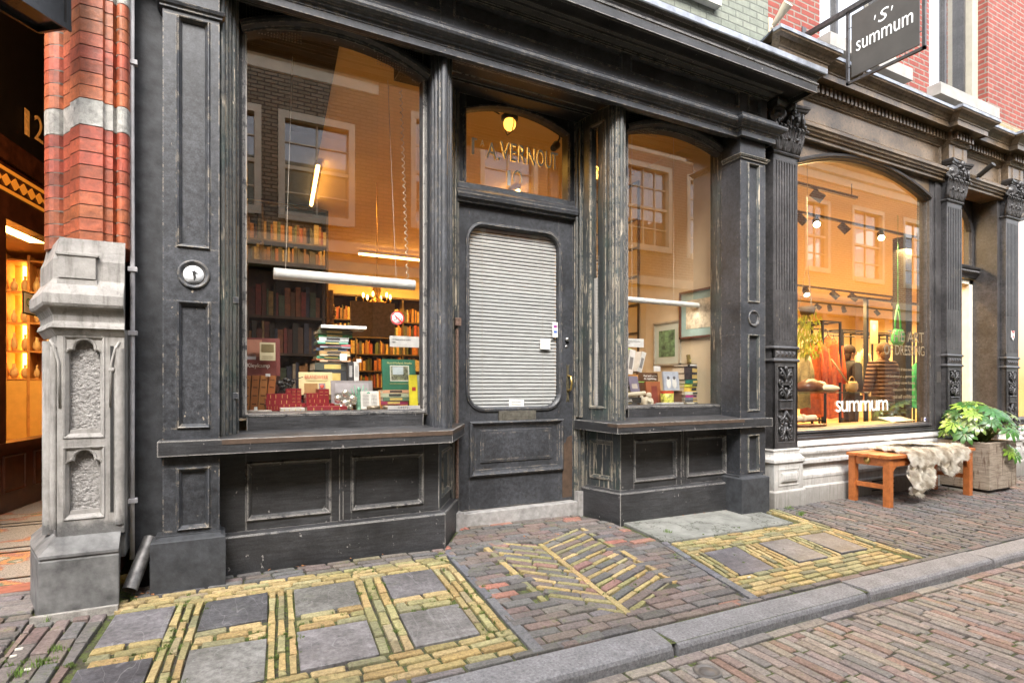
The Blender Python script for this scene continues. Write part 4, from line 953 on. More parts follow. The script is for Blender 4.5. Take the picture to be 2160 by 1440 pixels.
for k in range(24): x = -3.4+k*.12; o.box(x, x+.1, 3.5, 9, 4.52, 4.549)
cp(o, 'passage_lining', plain('reddish_boarding', (.10, .035, .015), .5, var=.5, scale=8))
o = B(); o.box(-9, -3.2, 3.25, 3.6, 0, 7.5); o.box(-3.2, -.36, 3.3, 3.6, 3.75, 7.5); cp(o, 'upper_wall', brickmat('corner_red_brick', (.4, .1, .055), (.46, .13, .07), (.3, .25, .2), .21, .06, .008))
# lit display behind the pane
o = B(); o.M = MW; o.box(-1.5, 4.5, 2.3, 2.35, 0, 2.6); o.box(-1.5, 4.5, .1, 2.3, 2.5, 2.55); o.box(-1.5, 4.5, .1, 2.3, -.02, .1); o.box(-1.6, -1.5, .1, 2.3, 0, 2.6); o.box(4.5, 4.55, .1, 2.3, 0, 2.6)
cp(o, 'display_room', plain('display_room_plaster', (.6, .42, .25), .8, var=.1))
M_pine = plain('pine_shelving', (.55, .3, .13), .55, var=.25, scale=9)
SY = 8.2; sh = thing('display_shelving', 'light wooden shelving with a glowing strip seen through the left doorway', 'shelving', (U(50, SY), SY, .1))
ux_ = [U(-42, SY), U(11, SY), U(60, SY), U(108, SY)]; zr = [1.07, 1.38, 1.70, 2.05, 2.40]
o = B()
for x in ux_: o.box(x-.012, x+.012, SY, SY+.3, .25, 2.46)
for z in zr: o.box(ux_[0], ux_[-1], SY+.005, SY+.3, z-.012, z+.008)
o.box(ux_[0], ux_[-1], SY+.3, SY+.32, .2, 2.46); o.build('shelf_frame', M_pine, sh)
for x0_, x1_ in zip(ux_, ux_[1:]): o = B(); o.box(x0_+.014, x1_-.014, SY-.01, SY+.2, .40, 1.05); o.build('cabinet_door', plain('birch_front', (.72, .5, .2), .5, var=.1), sh)
o = B(); o.box(ux_[0], ux_[-1], SY-.45, SY-.02, .1, .36); o.build('platform', MATS['birch_front'], sh)
for x in (U(36, SY), U(-14, SY)): gl_ = B(); gl_.box(x-.014, x+.014, SY+.27, SY+.3, 1.08, 2.38); gl_.build('light_strip', emis('warm_strip', (1, .36, .05), 7) if 'warm_strip' not in MATS else MATS['warm_strip'], sh)
gl_ = B(); gl_.M = MW; gl_.box(wv(5, .4), wv(90, .4)+.4, .3, .7, 2.485, 2.495); tag(gl_.build('ceiling_light', emis('display_ceiling_light', (1, .55, .16), 9), origin=MW @ Vector((.7, .5, 2.49))), 'bright ceiling light panel above the shelving in the left doorway', 'light')
random.seed(8); cer = plain('cream_ceramic', (.6, .5, .38), .35, var=.1, obj=True); k = 0
NW = ['tall slim', 'round bellied', 'short wide', 'curved', 'bottle shaped', 'small pear shaped', 'narrow necked', 'plump', 'low open', 'faceted']
RW = ['lowest', 'second', 'third', 'top']
for r_, z in enumerate(zr[:4]):
    for c_, (x0_, x1_) in enumerate(zip(ux_[1:], ux_[2:])):
        for q_ in range(2):
            h = random.uniform(.14, .24); r = random.uniform(.025, .045); v = B(); p = Vector((x0_+(x1_-x0_)*(.27+.48*q_), SY+.09, z+.008)); v.lathe([(0, 0), (r*.6, 0), (r, h*.3), (r*.8, h*.6), (r*.3, h*.8), (r*.4, h), (r*.3, h)], p, 14)
            tag(v.build('vase', cer, origin=p), '%s cream vase on the %s shelf, %s bay, %s side' % (NW[k % 10], RW[r_], ('left', 'right')[c_], ('left', 'right')[q_]), 'vase', 'vases on the lit shelves in the doorway shop'); k += 1
# open sign
uA, zA = wu(54, 659); uB, zB = wu(90, 626)
o = B(); o.M = MW; o.box(uA-.01, uB+.01, .012, .02, zA-.01, zB+.01)
os_ = tag(o.build('open_sign', plain('sign_frame_dark', (.03, .05, .03), .5), origin=MW @ Vector((uA, .02, zA))), 'small green and white OPEN sign hanging inside the left doorway pane', 'sign')
o = B(); o.M = MW; o.box(uA+.005, uB-.005, .008, .0125, zA+.003, zB-.003); o.build('sign_face', plain('sign_cream', (.7, .74, .62), .6, var=.05), os_)
text('OPEN', (uB-uA)*.8, (zB-zA)*.42, plain('sign_green', (.05, .3, .05), .5), MW @ Vector((uA+.02, .004, zA+(zB-zA)*.32)), ux=ed, parent=os_, name='lettering', ext=.001)
# mosaic floor
M_mos, nt, b_ = newmat('mosaic_floor')
vo = nd(nt, 'ShaderNodeTexVoronoi'); setin(vo, Scale=95.0); nt.links.new(pos(nt), vo.inputs['Vector'])
ve = nd(nt, 'ShaderNodeTexVoronoi', feature='DISTANCE_TO_EDGE'); setin(ve, Scale=95.0); nt.links.new(pos(nt), ve.inputs['Vector'])
sx = nd(nt, 'ShaderNodeSeparateColor'); nt.links.new(vo.outputs['Color'], sx.inputs[0])
b0 = ramp(nt, sx.outputs[0], 0, 1, (.2, .19, .17), (.6, .58, .52))
orn = noise_n(nt, vo.outputs['Position'], 3.2, 2, .5)
cr = nd(nt, 'ShaderNodeValToRGB'); cr.color_ramp.interpolation = 'CONSTANT'; e = cr.color_ramp.elements
e[0].position = 0; e[0].color = (.26, .25, .22, 1); e[1].position = .54; e[1].color = (.3, .06, .03, 1)
for p_, c_ in ((.57, (.5, .2, .03, 1)), (.6, (.06, .12, .06, 1)), (.63, (.4, .36, .3, 1)), (.36, (.26, .25, .22, 1))): q = e.new(p_); q.color = c_
nt.links.new(orn, cr.inputs[0])
col = mixc(nt, .8, b0, cr.outputs[0]); col = mixc(nt, ramp(nt, ve.outputs['Distance'], .02, .08, (1, 1, 1), (0, 0, 0)), col, (.07, .065, .06))
nt.links.new(col, b_.inputs['Base Color']); setin(b_, Roughness=.45)
o = B(); o.box(-4, -.5, 3.62, 8.9, -.1, .02); tag(o.build('mosaic_floor', M_mos), 'mosaic floor of the left doorway', 'floor', kind='structure')
M_redst = plain('red_step_stone', (.27, .1, .07), .6, var=.3, scale=20)
o = B(); o.box(-2, -.7, 3.5, 3.62, -.1, .018); tag(o.build('doorstep', M_redst), 'red stone step edging the mosaic floor', 'step', kind='structure')
o = B()
for y in (3.72, 4.3, 4.42, 5.1, 5.2): o.box(-4, -.5, y, y+.02, .0, .0235)
tag(o.build('mosaic_border', M_blk), 'thin black border lines in the mosaic floor', 'floor', kind='structure')
# dark angular canopy lamp at the top corner
dl = Vector((.63, .777, 0)); T = Vector((-.567, 3.06, 2.53)); MX = Matrix.Translation(T) @ Matrix.Rotation(math.atan2(dl.y, dl.x), 4, 'Z')
o = B(); o.M = MX; o.box(-.9, 0, -.012, .0, 0, .5); o.box(-.9, 0, .14, .152, 0, .5); o.box(-.012, 0, 0, .14, 0, .5); o.box(-.9, 0, 0, .14, .02, .03)
lo_ = tag(o.build('lantern', plain('lantern_black', (.015, .015, .016), .2, var=.2), origin=T), 'black angular metal lantern overhead at the top of the left doorway', 'lantern')
o = B(); o.M = MX
for x in (-.9, -.45, -.02): o.box(x, x+.02, -.02, -.012, 0, .5)
o.box(-.9, 0, -.022, -.012, -.012, .012); o.build('lantern_rib', MATS['lantern_black'], lo_)

l_ = bpy.data.lights.new('passage_light', 'AREA'); l_.energy = 14; l_.color = (1, .5, .2); l_.size = .4; lq = bpy.data.objects.new('passage_light', l_); COL.objects.link(lq); lq.parent = lo_; lq.location = (-.35, .5, .6); lq.rotation_euler = (R(62), 0, R(20))  # unseen warm lamp added to light the passage, outside the lantern body
# ================================================================ clothing shop on the right
cs_ = thing('clothing_shop_building', 'clothing shop with fluted iron columns under red brick upper floors', 'shop building', (6, 3.4, 0))
def sp_(b, name, mat, par=None, label=None, fix=True):
    o = b.build(name, mat, par or cs_, fix=fix)
    if label: o['label'] = label
    return o
M_iron = paint('iron_paint', (.045, .043, .043), wear=.0, chip=(.4, .34, .26), rough=.34, edge=.004, hi=1.3)
M_warmsheen = paint('weathered_paint_warm_sheen', (.095, .068, .042), wear=.15, chip=(.5, .32, .12), rough=.30, edge=.004, hi=1.7)  # weathered black paint; its golden reflected light is put into this brown colour
M_lime, nt, b_ = newmat('pale_plinth_stone')
base = ramp(nt, noise_n(nt, pos(nt), 8, 6, .7), .3, .7, (.4, .39, .37), (.6, .58, .55))
sep = nd(nt, 'ShaderNodeSeparateXYZ'); nt.links.new(pos(nt), sep.inputs[0])
dirt = ramp(nt, mth(nt, 'ADD', sep.outputs[2], mth(nt, 'MULTIPLY', noise_n(nt, pos(nt), 9, 5, .7), .25)), .12, .36, (.85, .85, .85), (0, 0, 0))
base = mixc(nt, dirt, base, (.25, .235, .21)); base = mixc(nt, .5, base, ramp(nt, noise_n(nt, pos(nt, (9, 9, .8)), 6, 5), .5, .7, (1, 1, 1), (.45, .42, .38)), 'MULTIPLY')
nt.links.new(base, b_.inputs['Base Color']); setin(b_, Roughness=.8); bump(nt, b_, noise_n(nt, pos(nt), 70, 5), .4, .004)
M_base2 = plain('concrete_plinth', (.36, .35, .33), .85, var=.3, scale=12, bst=.5)
CW = .315; CC = [4.41, 7.2, 8.52]
def spiral(b, c, r0, turns, rt, ydir=0, flip=1, n=26):
    pts = []; tp = []
    for i in range(n):
        t = i/(n-1); r = r0*(1-.86*t); a = turns*2*math.pi*t
        pts.append((c[0]+flip*r*math.cos(a+1.2), c[1]-.004*t*4, c[2]+r*math.sin(a+1.2))); tp.append(rt*(1-.45*t))
    b.path(pts, rt, 7, tp)
def column(xc):
    x0, x1 = xc-CW/2, xc+CW/2; y = 3.3; o = B()
    # shaft with cut flutes
    o.box(x0, x1, y+.012, y+.3, .44, 3.0)
    fz0, fz1 = 1.385, 2.955; n = 8; fw = (CW-.04)/n
    for i in range(n+1): x = x0+.02+fw*i; o.box(x-fw*.24, x+fw*.24, y, y+.02, fz0, fz1)
    o.box(x0, x0+.02, y, y+.012, .44, 3.0); o.box(x1-.02, x1, y, y+.012, .44, 3.0); o.box(x0, x1, y, y+.012, fz1-.004, 3.0)
    for i in range(n): x = x0+.02+fw*(i+.5); o.lathe([(fw*.5, 0), (fw*.5, .012), (fw*.27, .012)], (x, y+.013, fz1-.0), 12, axis='y')
    for i in range(n): x = x0+.02+fw*(i+.5); o.box(x-fw*.27, x+fw*.27, y+.003, y+.02, fz0, fz0+.44)
    o.box(x0, x1, y, y+.014, 1.335, fz0+.002)
    col = o.build('column', M_iron, cs_)
    b = B(); pth = [(x0, y+.2), (x0, y), (x1, y), (x1, y+.2)]
    b.plan(pth, [(0, 1.31), (.012, 1.315), (.014, 1.325), (.006, 1.338), (0, 1.34)]); b.plan(pth, [(0, 1.2), (.012, 1.205), (.014, 1.215), (.006, 1.228), (0, 1.232)])
    b.box(x0, x1, y+.0, y+.02, 1.228, 1.312)
    for i in range(5):
        x = x0+.055+i*.0515; b.add([(x-.021, y, 1.245), (x+.021, y, 1.245), (x+.021, y, 1.295), (x-.021, y, 1.295), (x, y-.016, 1.27)], [(0, 1, 4), (1, 2, 4), (2, 3, 4), (3, 0, 4)])
    sp_(b, 'diamond_band', M_iron, col)
    # scrolled relief panel
    b = B(); z0, z1 = .50, 1.165; b.box(x0, x1, y, y+.014, .44, z0); b.box(x0, x1, y, y+.014, z1, 1.21); b.box(x0, x0+.045, y, y+.014, z0, z1); b.box(x1-.045, x1, y, y+.014, z0, z1)
    xa, xb = x0+.045, x1-.045; b.frame([(xa, z0), (xb, z0), (xb, z1), (xa, z1)], [(-.003, y-.001), (0, y-.005), (.006, y-.004), (.009, y+.01)])
    hw = (xb-xa)/2
    for s in (-1, 1):
        for zc, r, fl in ((1.105, .036, 1), (1.02, .030, -1), (.93, .034, 1), (.69, .036, 1), (.61, .028, -1), (.55, .030, 1)):
            spiral(b, (xc+s*hw*.52, y+.002, zc), r, 1.3*fl, .0085, flip=s)
        b.path([(xc, y, .86), (xc+s*.03, y-.008, .93), (xc+s*.065, y-.006, .97), (xc+s*.09, y, .94)], .01, 7, [.012, .013, .01, .004])
        b.path([(xc, y, .78), (xc+s*.03, y-.008, .72), (xc+s*.07, y-.006, .70), (xc+s*.095, y, .74)], .01, 7, [.012, .013, .01, .004])
        b.path([(xc+s*.01, y, 1.04), (xc+s*.03, y-.008, 1.09), (xc+s*.07, y-.004, 1.15)], .009, 7, [.012, .01, .004])
        b.path([(xc+s*.01, y, .64), (xc+s*.03, y-.008, .58), (xc+s*.08, y-.004, .52)], .009, 7, [.012, .01, .004])
        b.ball((xc+s*.05, y-.004, .985), .012); b.ball((xc+s*.06, y-.004, .645), .012)
    for zc in (1.145, 1.03, .96, .70, .655, .53): b.ball((xc, y-.002, zc), .018, sc=(1, .8, 1.25))
    b.box(xc-.055, xc+.055, y-.010, y+.012, 1.0, 1.018); b.box(xc-.055, xc+.055, y-.010, y+.012, .60, .618)
    b.frame([(xc-.085, .785), (xc+.085, .785), (xc+.085, .875), (xc-.085, .875)], [(0, y+.012), (0, y-.01), (.008, y-.014), (.014, y-.004), (.016, y+.008)]); b.box(xc-.07, xc+.07, y-.004, y+.012, .8, .86)
    sp_(b, 'relief_panel', M_iron, col)
    # composite capital
    b = B(); zc = 3.0
    b.plan(pth, [(0, zc-.005), (.012, zc), (.018, zc+.012), (.012, zc+.022), (.0, zc+.026)])
    b.prism([(x0+.01, y+.006), (x1-.01, y+.006), (x1-.01, y+.3), (x0+.01, y+.3)], zc, zc+.38)
    def leafs(x, y_, z, h, w, ou, s=0):
        m = [(0, 0), (.25, .25), (.5, .55), (.62, .8), (1.0, .98), (1.25, .9), (1.2, .78)]
        for k in (-1, 0, 1):
            b.path([(x+k*w*.30*(1+.5*v)+s*ou*u_*.6, y_-ou*u_, z+h*v*(1-.12*abs(k))) for u_, v in m], w*.2, 6, [w*.18, w*.2, w*.2, w*.17, w*.13, w*.1, w*.05])
        b.ball((x+s*ou*.6, y_-ou*1.15, z+h*.93), w*.22)
    for i in range(3): leafs(x0+.05+i*(CW-.1)/2, y+.004, zc+.02, .13, .085, .03)
    for i in range(4): leafs(x0+.01+i*(CW-.02)/3, y+.0, zc+.03, .24, .075, .055, (i-1.5)/2.2)
    leafs(xc, y, zc+.1, .25, .1, .07)
    for s in (-1, 1):
        vc = (xc+s*(CW/2+.012), y-.05, zc+.305)
        b.M = Matrix.Translation(vc) @ Matrix.Rotation(s*R(38), 4, 'Z')
        b.lathe([(.068, 0), (.068, .02), (.058, .026), (.05, .02), (.04, .026), (.03, .022), (.02, .034), (0, .04)], (0, .02, 0), 20, axis='y'); b.lathe([(.06, -.06), (.066, -.03), (.066, 0)], (0, .02, 0), 18, axis='y')
        b.M = None
        b.path([(xc+s*.02, y, zc+.2), (xc+s*.06, y-.02, zc+.32), (xc+s*.12, y-.04, zc+.37)], .018, 7)
        for q in (.12, .24): b.lathe([(.05, 0), (.05, .02), (.03, .03), (0, .03)], (xc+s*(CW/2+.0), y+q, zc+.3), 12, axis='x')
    b.plan([(x0-.03, y+.22), (x0-.045, y-.075), (x0+.02, y-.06), (xc, y-.045), (x1-.02, y-.06), (x1+.045, y-.075), (x1+.03, y+.22)], [(-.05, zc+.37), (-.012, zc+.372), (.0, zc+.385), (.004, zc+.40), (.012, zc+.41), (.014, zc+.43), (.004, zc+.438), (-.1, zc+.44)])
    b.ball((xc, y-.07, zc+.40), .03, sc=(1, 1, 1.3)); b.ball((xc-.03, y-.06, zc+.37), .022); b.ball((xc+.03, y-.06, zc+.37), .022)
    sp_(b, 'capital', M_iron, col)
    # stone pedestal
    b = B(); q = [(x0-.0, 3.6), (x0, y), (x1, y), (x1, 3.6)]; 
    b.prism([(x0, y), (x1, y), (x1, 3.6), (x0, 3.6)], .0, .445)
    b.plan(q, [(0, .448), (.012, .447), (.016, .435), (.01, .42), (.012, .40), (.03, .375), (.044, .36), (.046, .335), (.034, .325), (.03, .32), (.03, .09)])
    b.plan(q, [(.03, .095), (.045, .088), (.05, .08), (.05, -.2)]); 
    a, c, d, e = x0+.02, x1-.02, .13, .28
    b.frame([(a, d), (c, d), (c, e), (a, e)], [(0, y-.031), (0, y-.034), (.008, y-.036), (.012, y-.028), (.03, y-.02), (.04, y-.045), (.065, y-.05)]); b.box(a+.06, c-.06, y-.05, y-.03, d+.06, e-.06)
    sp_(b, 'stone_pedestal', M_lime, col)
    return col
c1 = column(CC[0])
for x in CC[1:]:
    c = c1.copy(); COL.objects.link(c); c.location = Vector(c1.location)+Vector((x-CC[0], 0, 0))
    for ch in list(c1.children): k = ch.copy(); COL.objects.link(k); k.parent = c
# plinth under the window
q = [(CC[0]+CW/2, 3.36), (CC[1]-CW/2, 3.36)]
STP = [(0, .50), (.02, .49), (.045, .47), (.05, .455), (.03, .44), (.045, .425), (.06, .405), (.058, .385), (.04, .37), (.035, .36), (.03, .34), (.06, .33), (.06, .30), (.025, .285), (.025, .235), (.055, .19), (.055, .165), (.05, .16), (.05, .10), (.06, .095), (.08, .088), (.08, -.2)]
o = B(); o.plan(q, STP); o.plan([(CC[2]+CW/2, 3.36), (16, 3.36)], STP); sp_(o, 'stone_plinth', M_lime)
for a, c in ((4.62, 7.0), (8.75, 12)): o = B(); o.box(a, c, 3.42, 3.44, 0, .5); 
o = B()
for py in (1012, 1022, 1031): z = Z(1860, py, 3.28); o.box(U(1839, 3.28), U(1886, 3.28), 3.276, 3.285, z-.006, z+.006)
sp_(o, 'vent_slots', M_nearblack)
# show windows
def shopwin(x0, x1, zb, zs, rise, ox0, ox1, D, name='window_frame', lab=None):
    a = arch(x0, x1, zs, rise, 20); f = B()
    f.box(ox0, x0, D-.05, D+.06, .5, 3.25); f.box(x1, ox1, D-.05, D+.06, .5, 3.25)
    f.plan([(ox0, D-.02), (ox1, D-.02)], [(0, .50), (.05, .505), (.052, .52), (.03, .53), (.035, .545), (.02, .555), (.018, .575), (0, .585), (-.02, .60)])
    f.frame([(x0, zb), (x1, zb)]+a[::-1], [(-.035, D-.05), (-.03, D-.06), (-.012, D-.055), (-.005, D-.03), (.002, D-.02), (.005, D+.02)])
    f.frame(a[::-1], [(-.02, D-.05), (-.024, D-.075), (-.045, D-.08), (-.055, D-.06), (-.06, D-.04)], close=False)
    s = B(); s.strip([(x, 3.25) for x, z in a], [(x, z+.01) for x, z in a], D-.045, D+.03)
    w = sp_(f, name, M_iron, None, lab); sp_(s, 'spandrel', M_warmsheen, w)
    g = B(); g.add([(x0-.004, D, zb-.004), (x1+.004, D, zb-.004)]+[(x, D, z+.004) for x, z in a[::-1]], [tuple(range(len(a)+2))]); g.build('pane', MATS['show_glass'], w, fix=False)
    return w
glassmat('show_glass', .21, (.97, .96, .92))
SW = shopwin(4.66, 6.84, .598, 2.99, .195, 4.56, 6.93, 3.42, lab='wide arched show window of the clothing shop')
o = B(); o.box(6.93, 7.05, 3.355, 3.5, .5, 3.25); sp_(o, 'pier_panel', M_iron)
shopwin(8.78, 10.9, .598, 2.99, .195, 8.66, 11.0, 3.42, lab='arched show window beyond the shop door')
# doorway
o = B(); dx0, dx1 = 7.36, 8.36; D = 3.62
o.box(dx0-.01, dx0+.06, 3.36, 3.7, -.1, 3.3); o.box(dx1-.06, dx1, 3.36, 3.7, -.1, 3.3); sp_(o, 'door_reveal', M_iron)
a = arch(dx0+.12, dx1-.12, 2.88, .3, 16); f = B(); f.box(dx0+.06, dx0+.12, D, D+.06, 2.42, 3.3); f.box(dx1-.12, dx1-.06, D, D+.06, 2.42, 3.3)
f.frame([(dx0+.12, 2.48), (dx1-.12, 2.48)]+a[::-1], [(-.06, D), (-.05, D-.03), (-.01, D-.02), (0, D+.03)]); f.strip([(x, 3.3) for x, z in a], [(x, z+.01) for x, z in a], D, D+.03)
dw = sp_(f, 'transom_window', M_iron); g = B(); g.add([(dx0+.1, D+.02, 2.46), (dx1-.1, D+.02, 2.46), (dx1-.1, D+.02, 3.2), (dx0+.1, D+.02, 3.2)], [(0, 1, 2, 3)]); g.build('pane', MATS['show_glass'], dw, fix=False)
o = B(); o.plan([(dx0, D-.02), (dx1, D-.02)], [(0, 2.30), (.03, 2.31), (.04, 2.33), (.05, 2.345), (.05, 2.40), (.07, 2.41), (.075, 2.43), (.0, 2.46)]); 
for i in range(22): o.ball((dx0+.03+i*.0445, D-.075, 2.372), .022)
sp_(o, 'carved_transom_bar', M_iron)
M_cw = plain('cream_door_frame', (.7, .66, .56), .5, var=.1)
o = B(); o.box(dx1-.14, dx1-.06, D-.01, D+.12, -.1, 2.3); o.box(dx0+.06, dx0+.1, D-.01, D+.1, -.1, 2.3); o.box(dx0+.06, dx1-.06, D-.01, D+.1, 2.24, 2.3); sp_(o, 'door_frame', M_cw)
o = B(); MD_ = Matrix.Translation((dx1-.16, D+.14, 0)) @ Matrix.Rotation(R(32), 4, 'Z'); o.M = MD_; o.box(0, .82, -.025, .025, .02, 2.22); dl_ = sp_(o, 'open_door', M_iron)
o = B(); o.box(dx0, dx1, 3.4, 3.8, -.1, 0); sp_(o, 'threshold', M_base2)
o = B(); p = P(1975, 795, 3.35); o.box(6.95, 7.03, 3.35, 3.356, p.z-.06, p.z+.06); sp_(o, 'metal_plate', plain('dull_plate', (.14, .13, .12), .4, .5))
# heritage shield on the third column
o = B(); x, z = CC[2], Z(2137, 708, 3.3); o.plate([(x-.035, z+.06), (x, z+.05), (x+.035, z+.06), (x+.035, z-.02), (x, z-.06), (x-.035, z-.02)], 3.292, 3.299)
sh_ = tag(o.build('heritage_shield', plain('shield_white', (.75, .74, .72), .4), origin=(x, 3.295, z)), 'small white and red shield plaque on the third fluted column', 'plaque')
o = B(); o.plate([(x-.035, z+.06), (x, z+.05), (x, z+.015)], 3.290, 3.2925); o.plate([(x+.035, z+.06), (x, z+.05), (x, z+.015)], 3.290, 3.2925); o.plate([(x, z+.01), (x+.018, z-.015), (x, z-.035), (x-.018, z-.015)], 3.290, 3.2925)
o.build('shield_mark', plain('shield_red', (.5, .05, .04), .4), sh_)
# entablature with breaks over the columns
def epath(y, r):
    p = [(4.2, y)]
    for x in CC: p += [(x-CW/2-.03, y), (x-CW/2-.03, y-r), (x+CW/2+.03, y-r), (x+CW/2+.03, y)]
    return p+[(16, y)]
o = B(); o.plan([(4.2, 3.33), (16, 3.33)], [(-.2, 3.215), (.0, 3.215), (.012, 3.22), (.012, 3.25), (.03, 3.255), (.035, 3.275), (.05, 3.28), (.055, 3.30), (.07, 3.31), (.07, 3.34), (.02, 3.35), (0, 3.36)])
sp_(o, 'architrave', M_warmsheen)
o = B(); o.box(4.2, 16, 3.345, 3.5, 3.33, 3.86)
for x in CC:
    a, c = x-CW/2-.03, x+CW/2+.03; o.box(a, c, 3.265, 3.35, 3.35, 3.64); 
o.plan(epath(3.33, .075)[:1]+[(4.2, 3.33)][:0]+[(16, 3.33)], [(0, 3.36), (0, 3.385), (-.012, 3.39)])
fz_ = sp_(o, 'frieze', M_warmsheen)
o = B()
for a, c in ((CC[0]+.21, CC[1]-.21), (CC[1]+.21, CC[2]-.21), (CC[2]+.21, 15.9)): mould(o, a, c, 3.385, 3.60, 3.345, w=.035, p=.02, dep=.0)
for x in CC: mould(o, x-.1, x+.1, 3.46, 3.6, 3.265, w=.02, p=.008, dep=.0)
sp_(o, 'panel_moulding', M_warmsheen, fz_)
o = B(); o.plan(epath(3.33, .075), [(-.05, 3.60), (.005, 3.605), (.012, 3.62), (.02, 3.63), (.02, 3.72), (.03, 3.728), (.045, 3.735), (.115, 3.738), (.12, 3.725), (.13, 3.725), (.13, 3.775), (.138, 3.78), (.14, 3.79), (.15, 3.80), (.17, 3.83), (.19, 3.84), (.205, 3.845), (.21, 3.86), (.21, 3.88), (-.1, 3.95)])
cn = sp_(o, 'cornice', M_warmsheen)
o = B(); o.plan(epath(3.33, .075), [(.205, 3.862), (.216, 3.862), (.216, 3.89), (-.17, 3.96)]); sp_(o, 'lead_flashing', M_lead, cn)
random.seed(4); dent = B(); xx = 4.25
while xx < 15.9:
    y = 3.33
    for x in CC:
        if abs(xx+.0175-x) < CW/2+.03: y = 3.255
    dent.box(xx, xx+.034, y-.055, y-.018, 3.64, 3.715); xx += .062
tag(sp_(dent, 'dentil_row', M_warmsheen, cn), kind='stuff')
# brick storey above
M_rb = brickmat('red_brick', (.21, .042, .03), (.24, .055, .04), (.2, .17, .14), .2, .06, .009)
M_yb = brickmat('yellow_brick', (.27, .21, .11), (.31, .25, .15), (.28, .25, .2), .2, .06, .008)
M_wst = plain('sill_stone', (.29, .28, .26), .75, var=.15, scale=8)
w1_ = (U(1729, 3.5), U(1890, 3.5)); w2_ = (U(1960, 3.5), U(2071, 3.46)); w3_ = (12.4, 14)
o = B(); cur = 4.26
for a, c in (w1_, w2_, w3_): o.box(cur, a, 3.5, 3.9, 4.22, 7.4); o.box(a, c, 3.5, 3.9, 6.6, 7.4); cur = c
o.box(cur, 17, 3.5, 3.9, 4.22, 7.4); o.box(w2_[1], w3_[0]-.4, 3.40, 3.5, 4.22, 7.4); uw = sp_(o, 'upper_wall', M_rb)
o = B(); o.box(4.26, 17, 3.495, 3.9, 3.85, 4.22); o.box(w2_[1], w3_[0]-.4, 3.396, 3.5, 3.85, 4.22); sp_(o, 'yellow_course', M_yb, uw)
for i, (a, c) in enumerate((w1_, w2_, w3_)):
    o = B(); o.box(a-.05, c+.05+(.0 if i != 1 else .14), 3.36, 3.62, 4.2, 4.33, .006); sp_(o, 'window_sill', M_wst)
    f = B(); f.box(a, a+.06, 3.58, 3.68, 4.33, 6.6); f.box(c-.13, c, 3.5, 3.68, 4.33, 6.6); f.box(a, c, 3.58, 3.68, 4.33, 4.39); f.box(a, c, 3.58, 3.68, 6.5, 6.6)
    fo = sp_(f, 'upper_window', plain('window_frame_cream', (.38, .35, .28), .5, var=.1))
    f = B(); xm = a+(c-a)*(.33 if i == 0 else .52); f.box(xm-.02, xm+.02, 3.6, 3.66, 4.36, 6.5); f.box(c-.17, c-.13, 3.57, 3.66, 4.36, 6.5); sp_(f, 'glazing_bar', M_iron, fo)
    g = B(); g.add([(a, 3.63, 4.36), (c, 3.63, 4.36), (c, 3.63, 6.55), (a, 3.63, 6.55)], [(0, 1, 2, 3)]); g.build('pane', glassmat('upper_window_glass', .6, (.2, .2, .22)) if 'upper_window_glass' not in MATS else MATS['upper_window_glass'], fo, fix=False)
    g = B(); g.box(a-.3, c+.3, 4.6, 4.7, 4.1, 6.8); g.build('room_lining', plain('upper_room', (.3, .29, .27), .9), fo)
# ---- hanging sign
XS = U(1695, 3.5); sg = thing('hanging_sign', 'square dark shop sign hanging from an iron arm over the clothing shop', 'sign', (XS, 3.5, 4.29))
o = B(); o.box(XS-.02, XS+.02, 2.1, 3.5, 4.27, 4.31); o.box(XS-.03, XS+.03, 3.49, 3.505, 4.2, 4.38); o.build('bracket', M_iron, sg, origin=WP[sg.name])
ya, yb, za, zb = 2.455, 3.085, 3.635, 4.26
o = B(); w = .012
for (y0_, y1_, z0_, z1_) in ((ya, ya+.022, za, zb+.02), (yb-.022, yb, za, zb+.02), (ya, yb, za, za+.022), (ya, yb, zb, zb+.02)): o.box(XS-w, XS+w, y0_, y1_, z0_, z1_)
o.build('frame', M_iron, sg, origin=WP[sg.name])
o = B(); py0, py1, pz0, pz1 = ya+.045, yb-.045, za+.05, zb-.035; o.box(XS-.006, XS+.006, py0, py1, pz0, pz1); o.build('panel', plain('sign_panel', (.065, .06, .055), .5, var=.2, scale=4), sg, origin=WP[sg.name])
o = B()
for y in (ya+.15, yb-.15): o.tube((XS, y, pz0-.045), (XS, y, pz0+.004), .004, 6); o.tube((XS, y, pz1-.004), (XS, y, zb+.01), .004, 6)
for z in (pz0+.1, pz1-.1): o.tube((XS, ya+.01, z), (XS, py0+.004, z), .004, 6); o.tube((XS, yb-.01, z), (XS, py1-.004, z), .004, 6)
o.build('hanger', M_iron, sg, origin=WP[sg.name])
text('summum', (py1-py0)*.84, .088, M_white, (XS-.007, py1-(py1-py0)*.08, pz0+.20), ux=(0, -1, 0), parent=sg, name='lettering')
text('S', .085, .1, M_white, (XS-.007, (py0+py1)/2+.043, pz0+.345), ux=(0, -1, 0), parent=sg, name='emblem', shear=.25)
for s in (-1, 1): text("'", .014, .035, M_white, (XS-.007, (py0+py1)/2+s*.068+.007, pz0+.39), ux=(0, -1, 0), parent=sg, name='emblem', shear=.3)
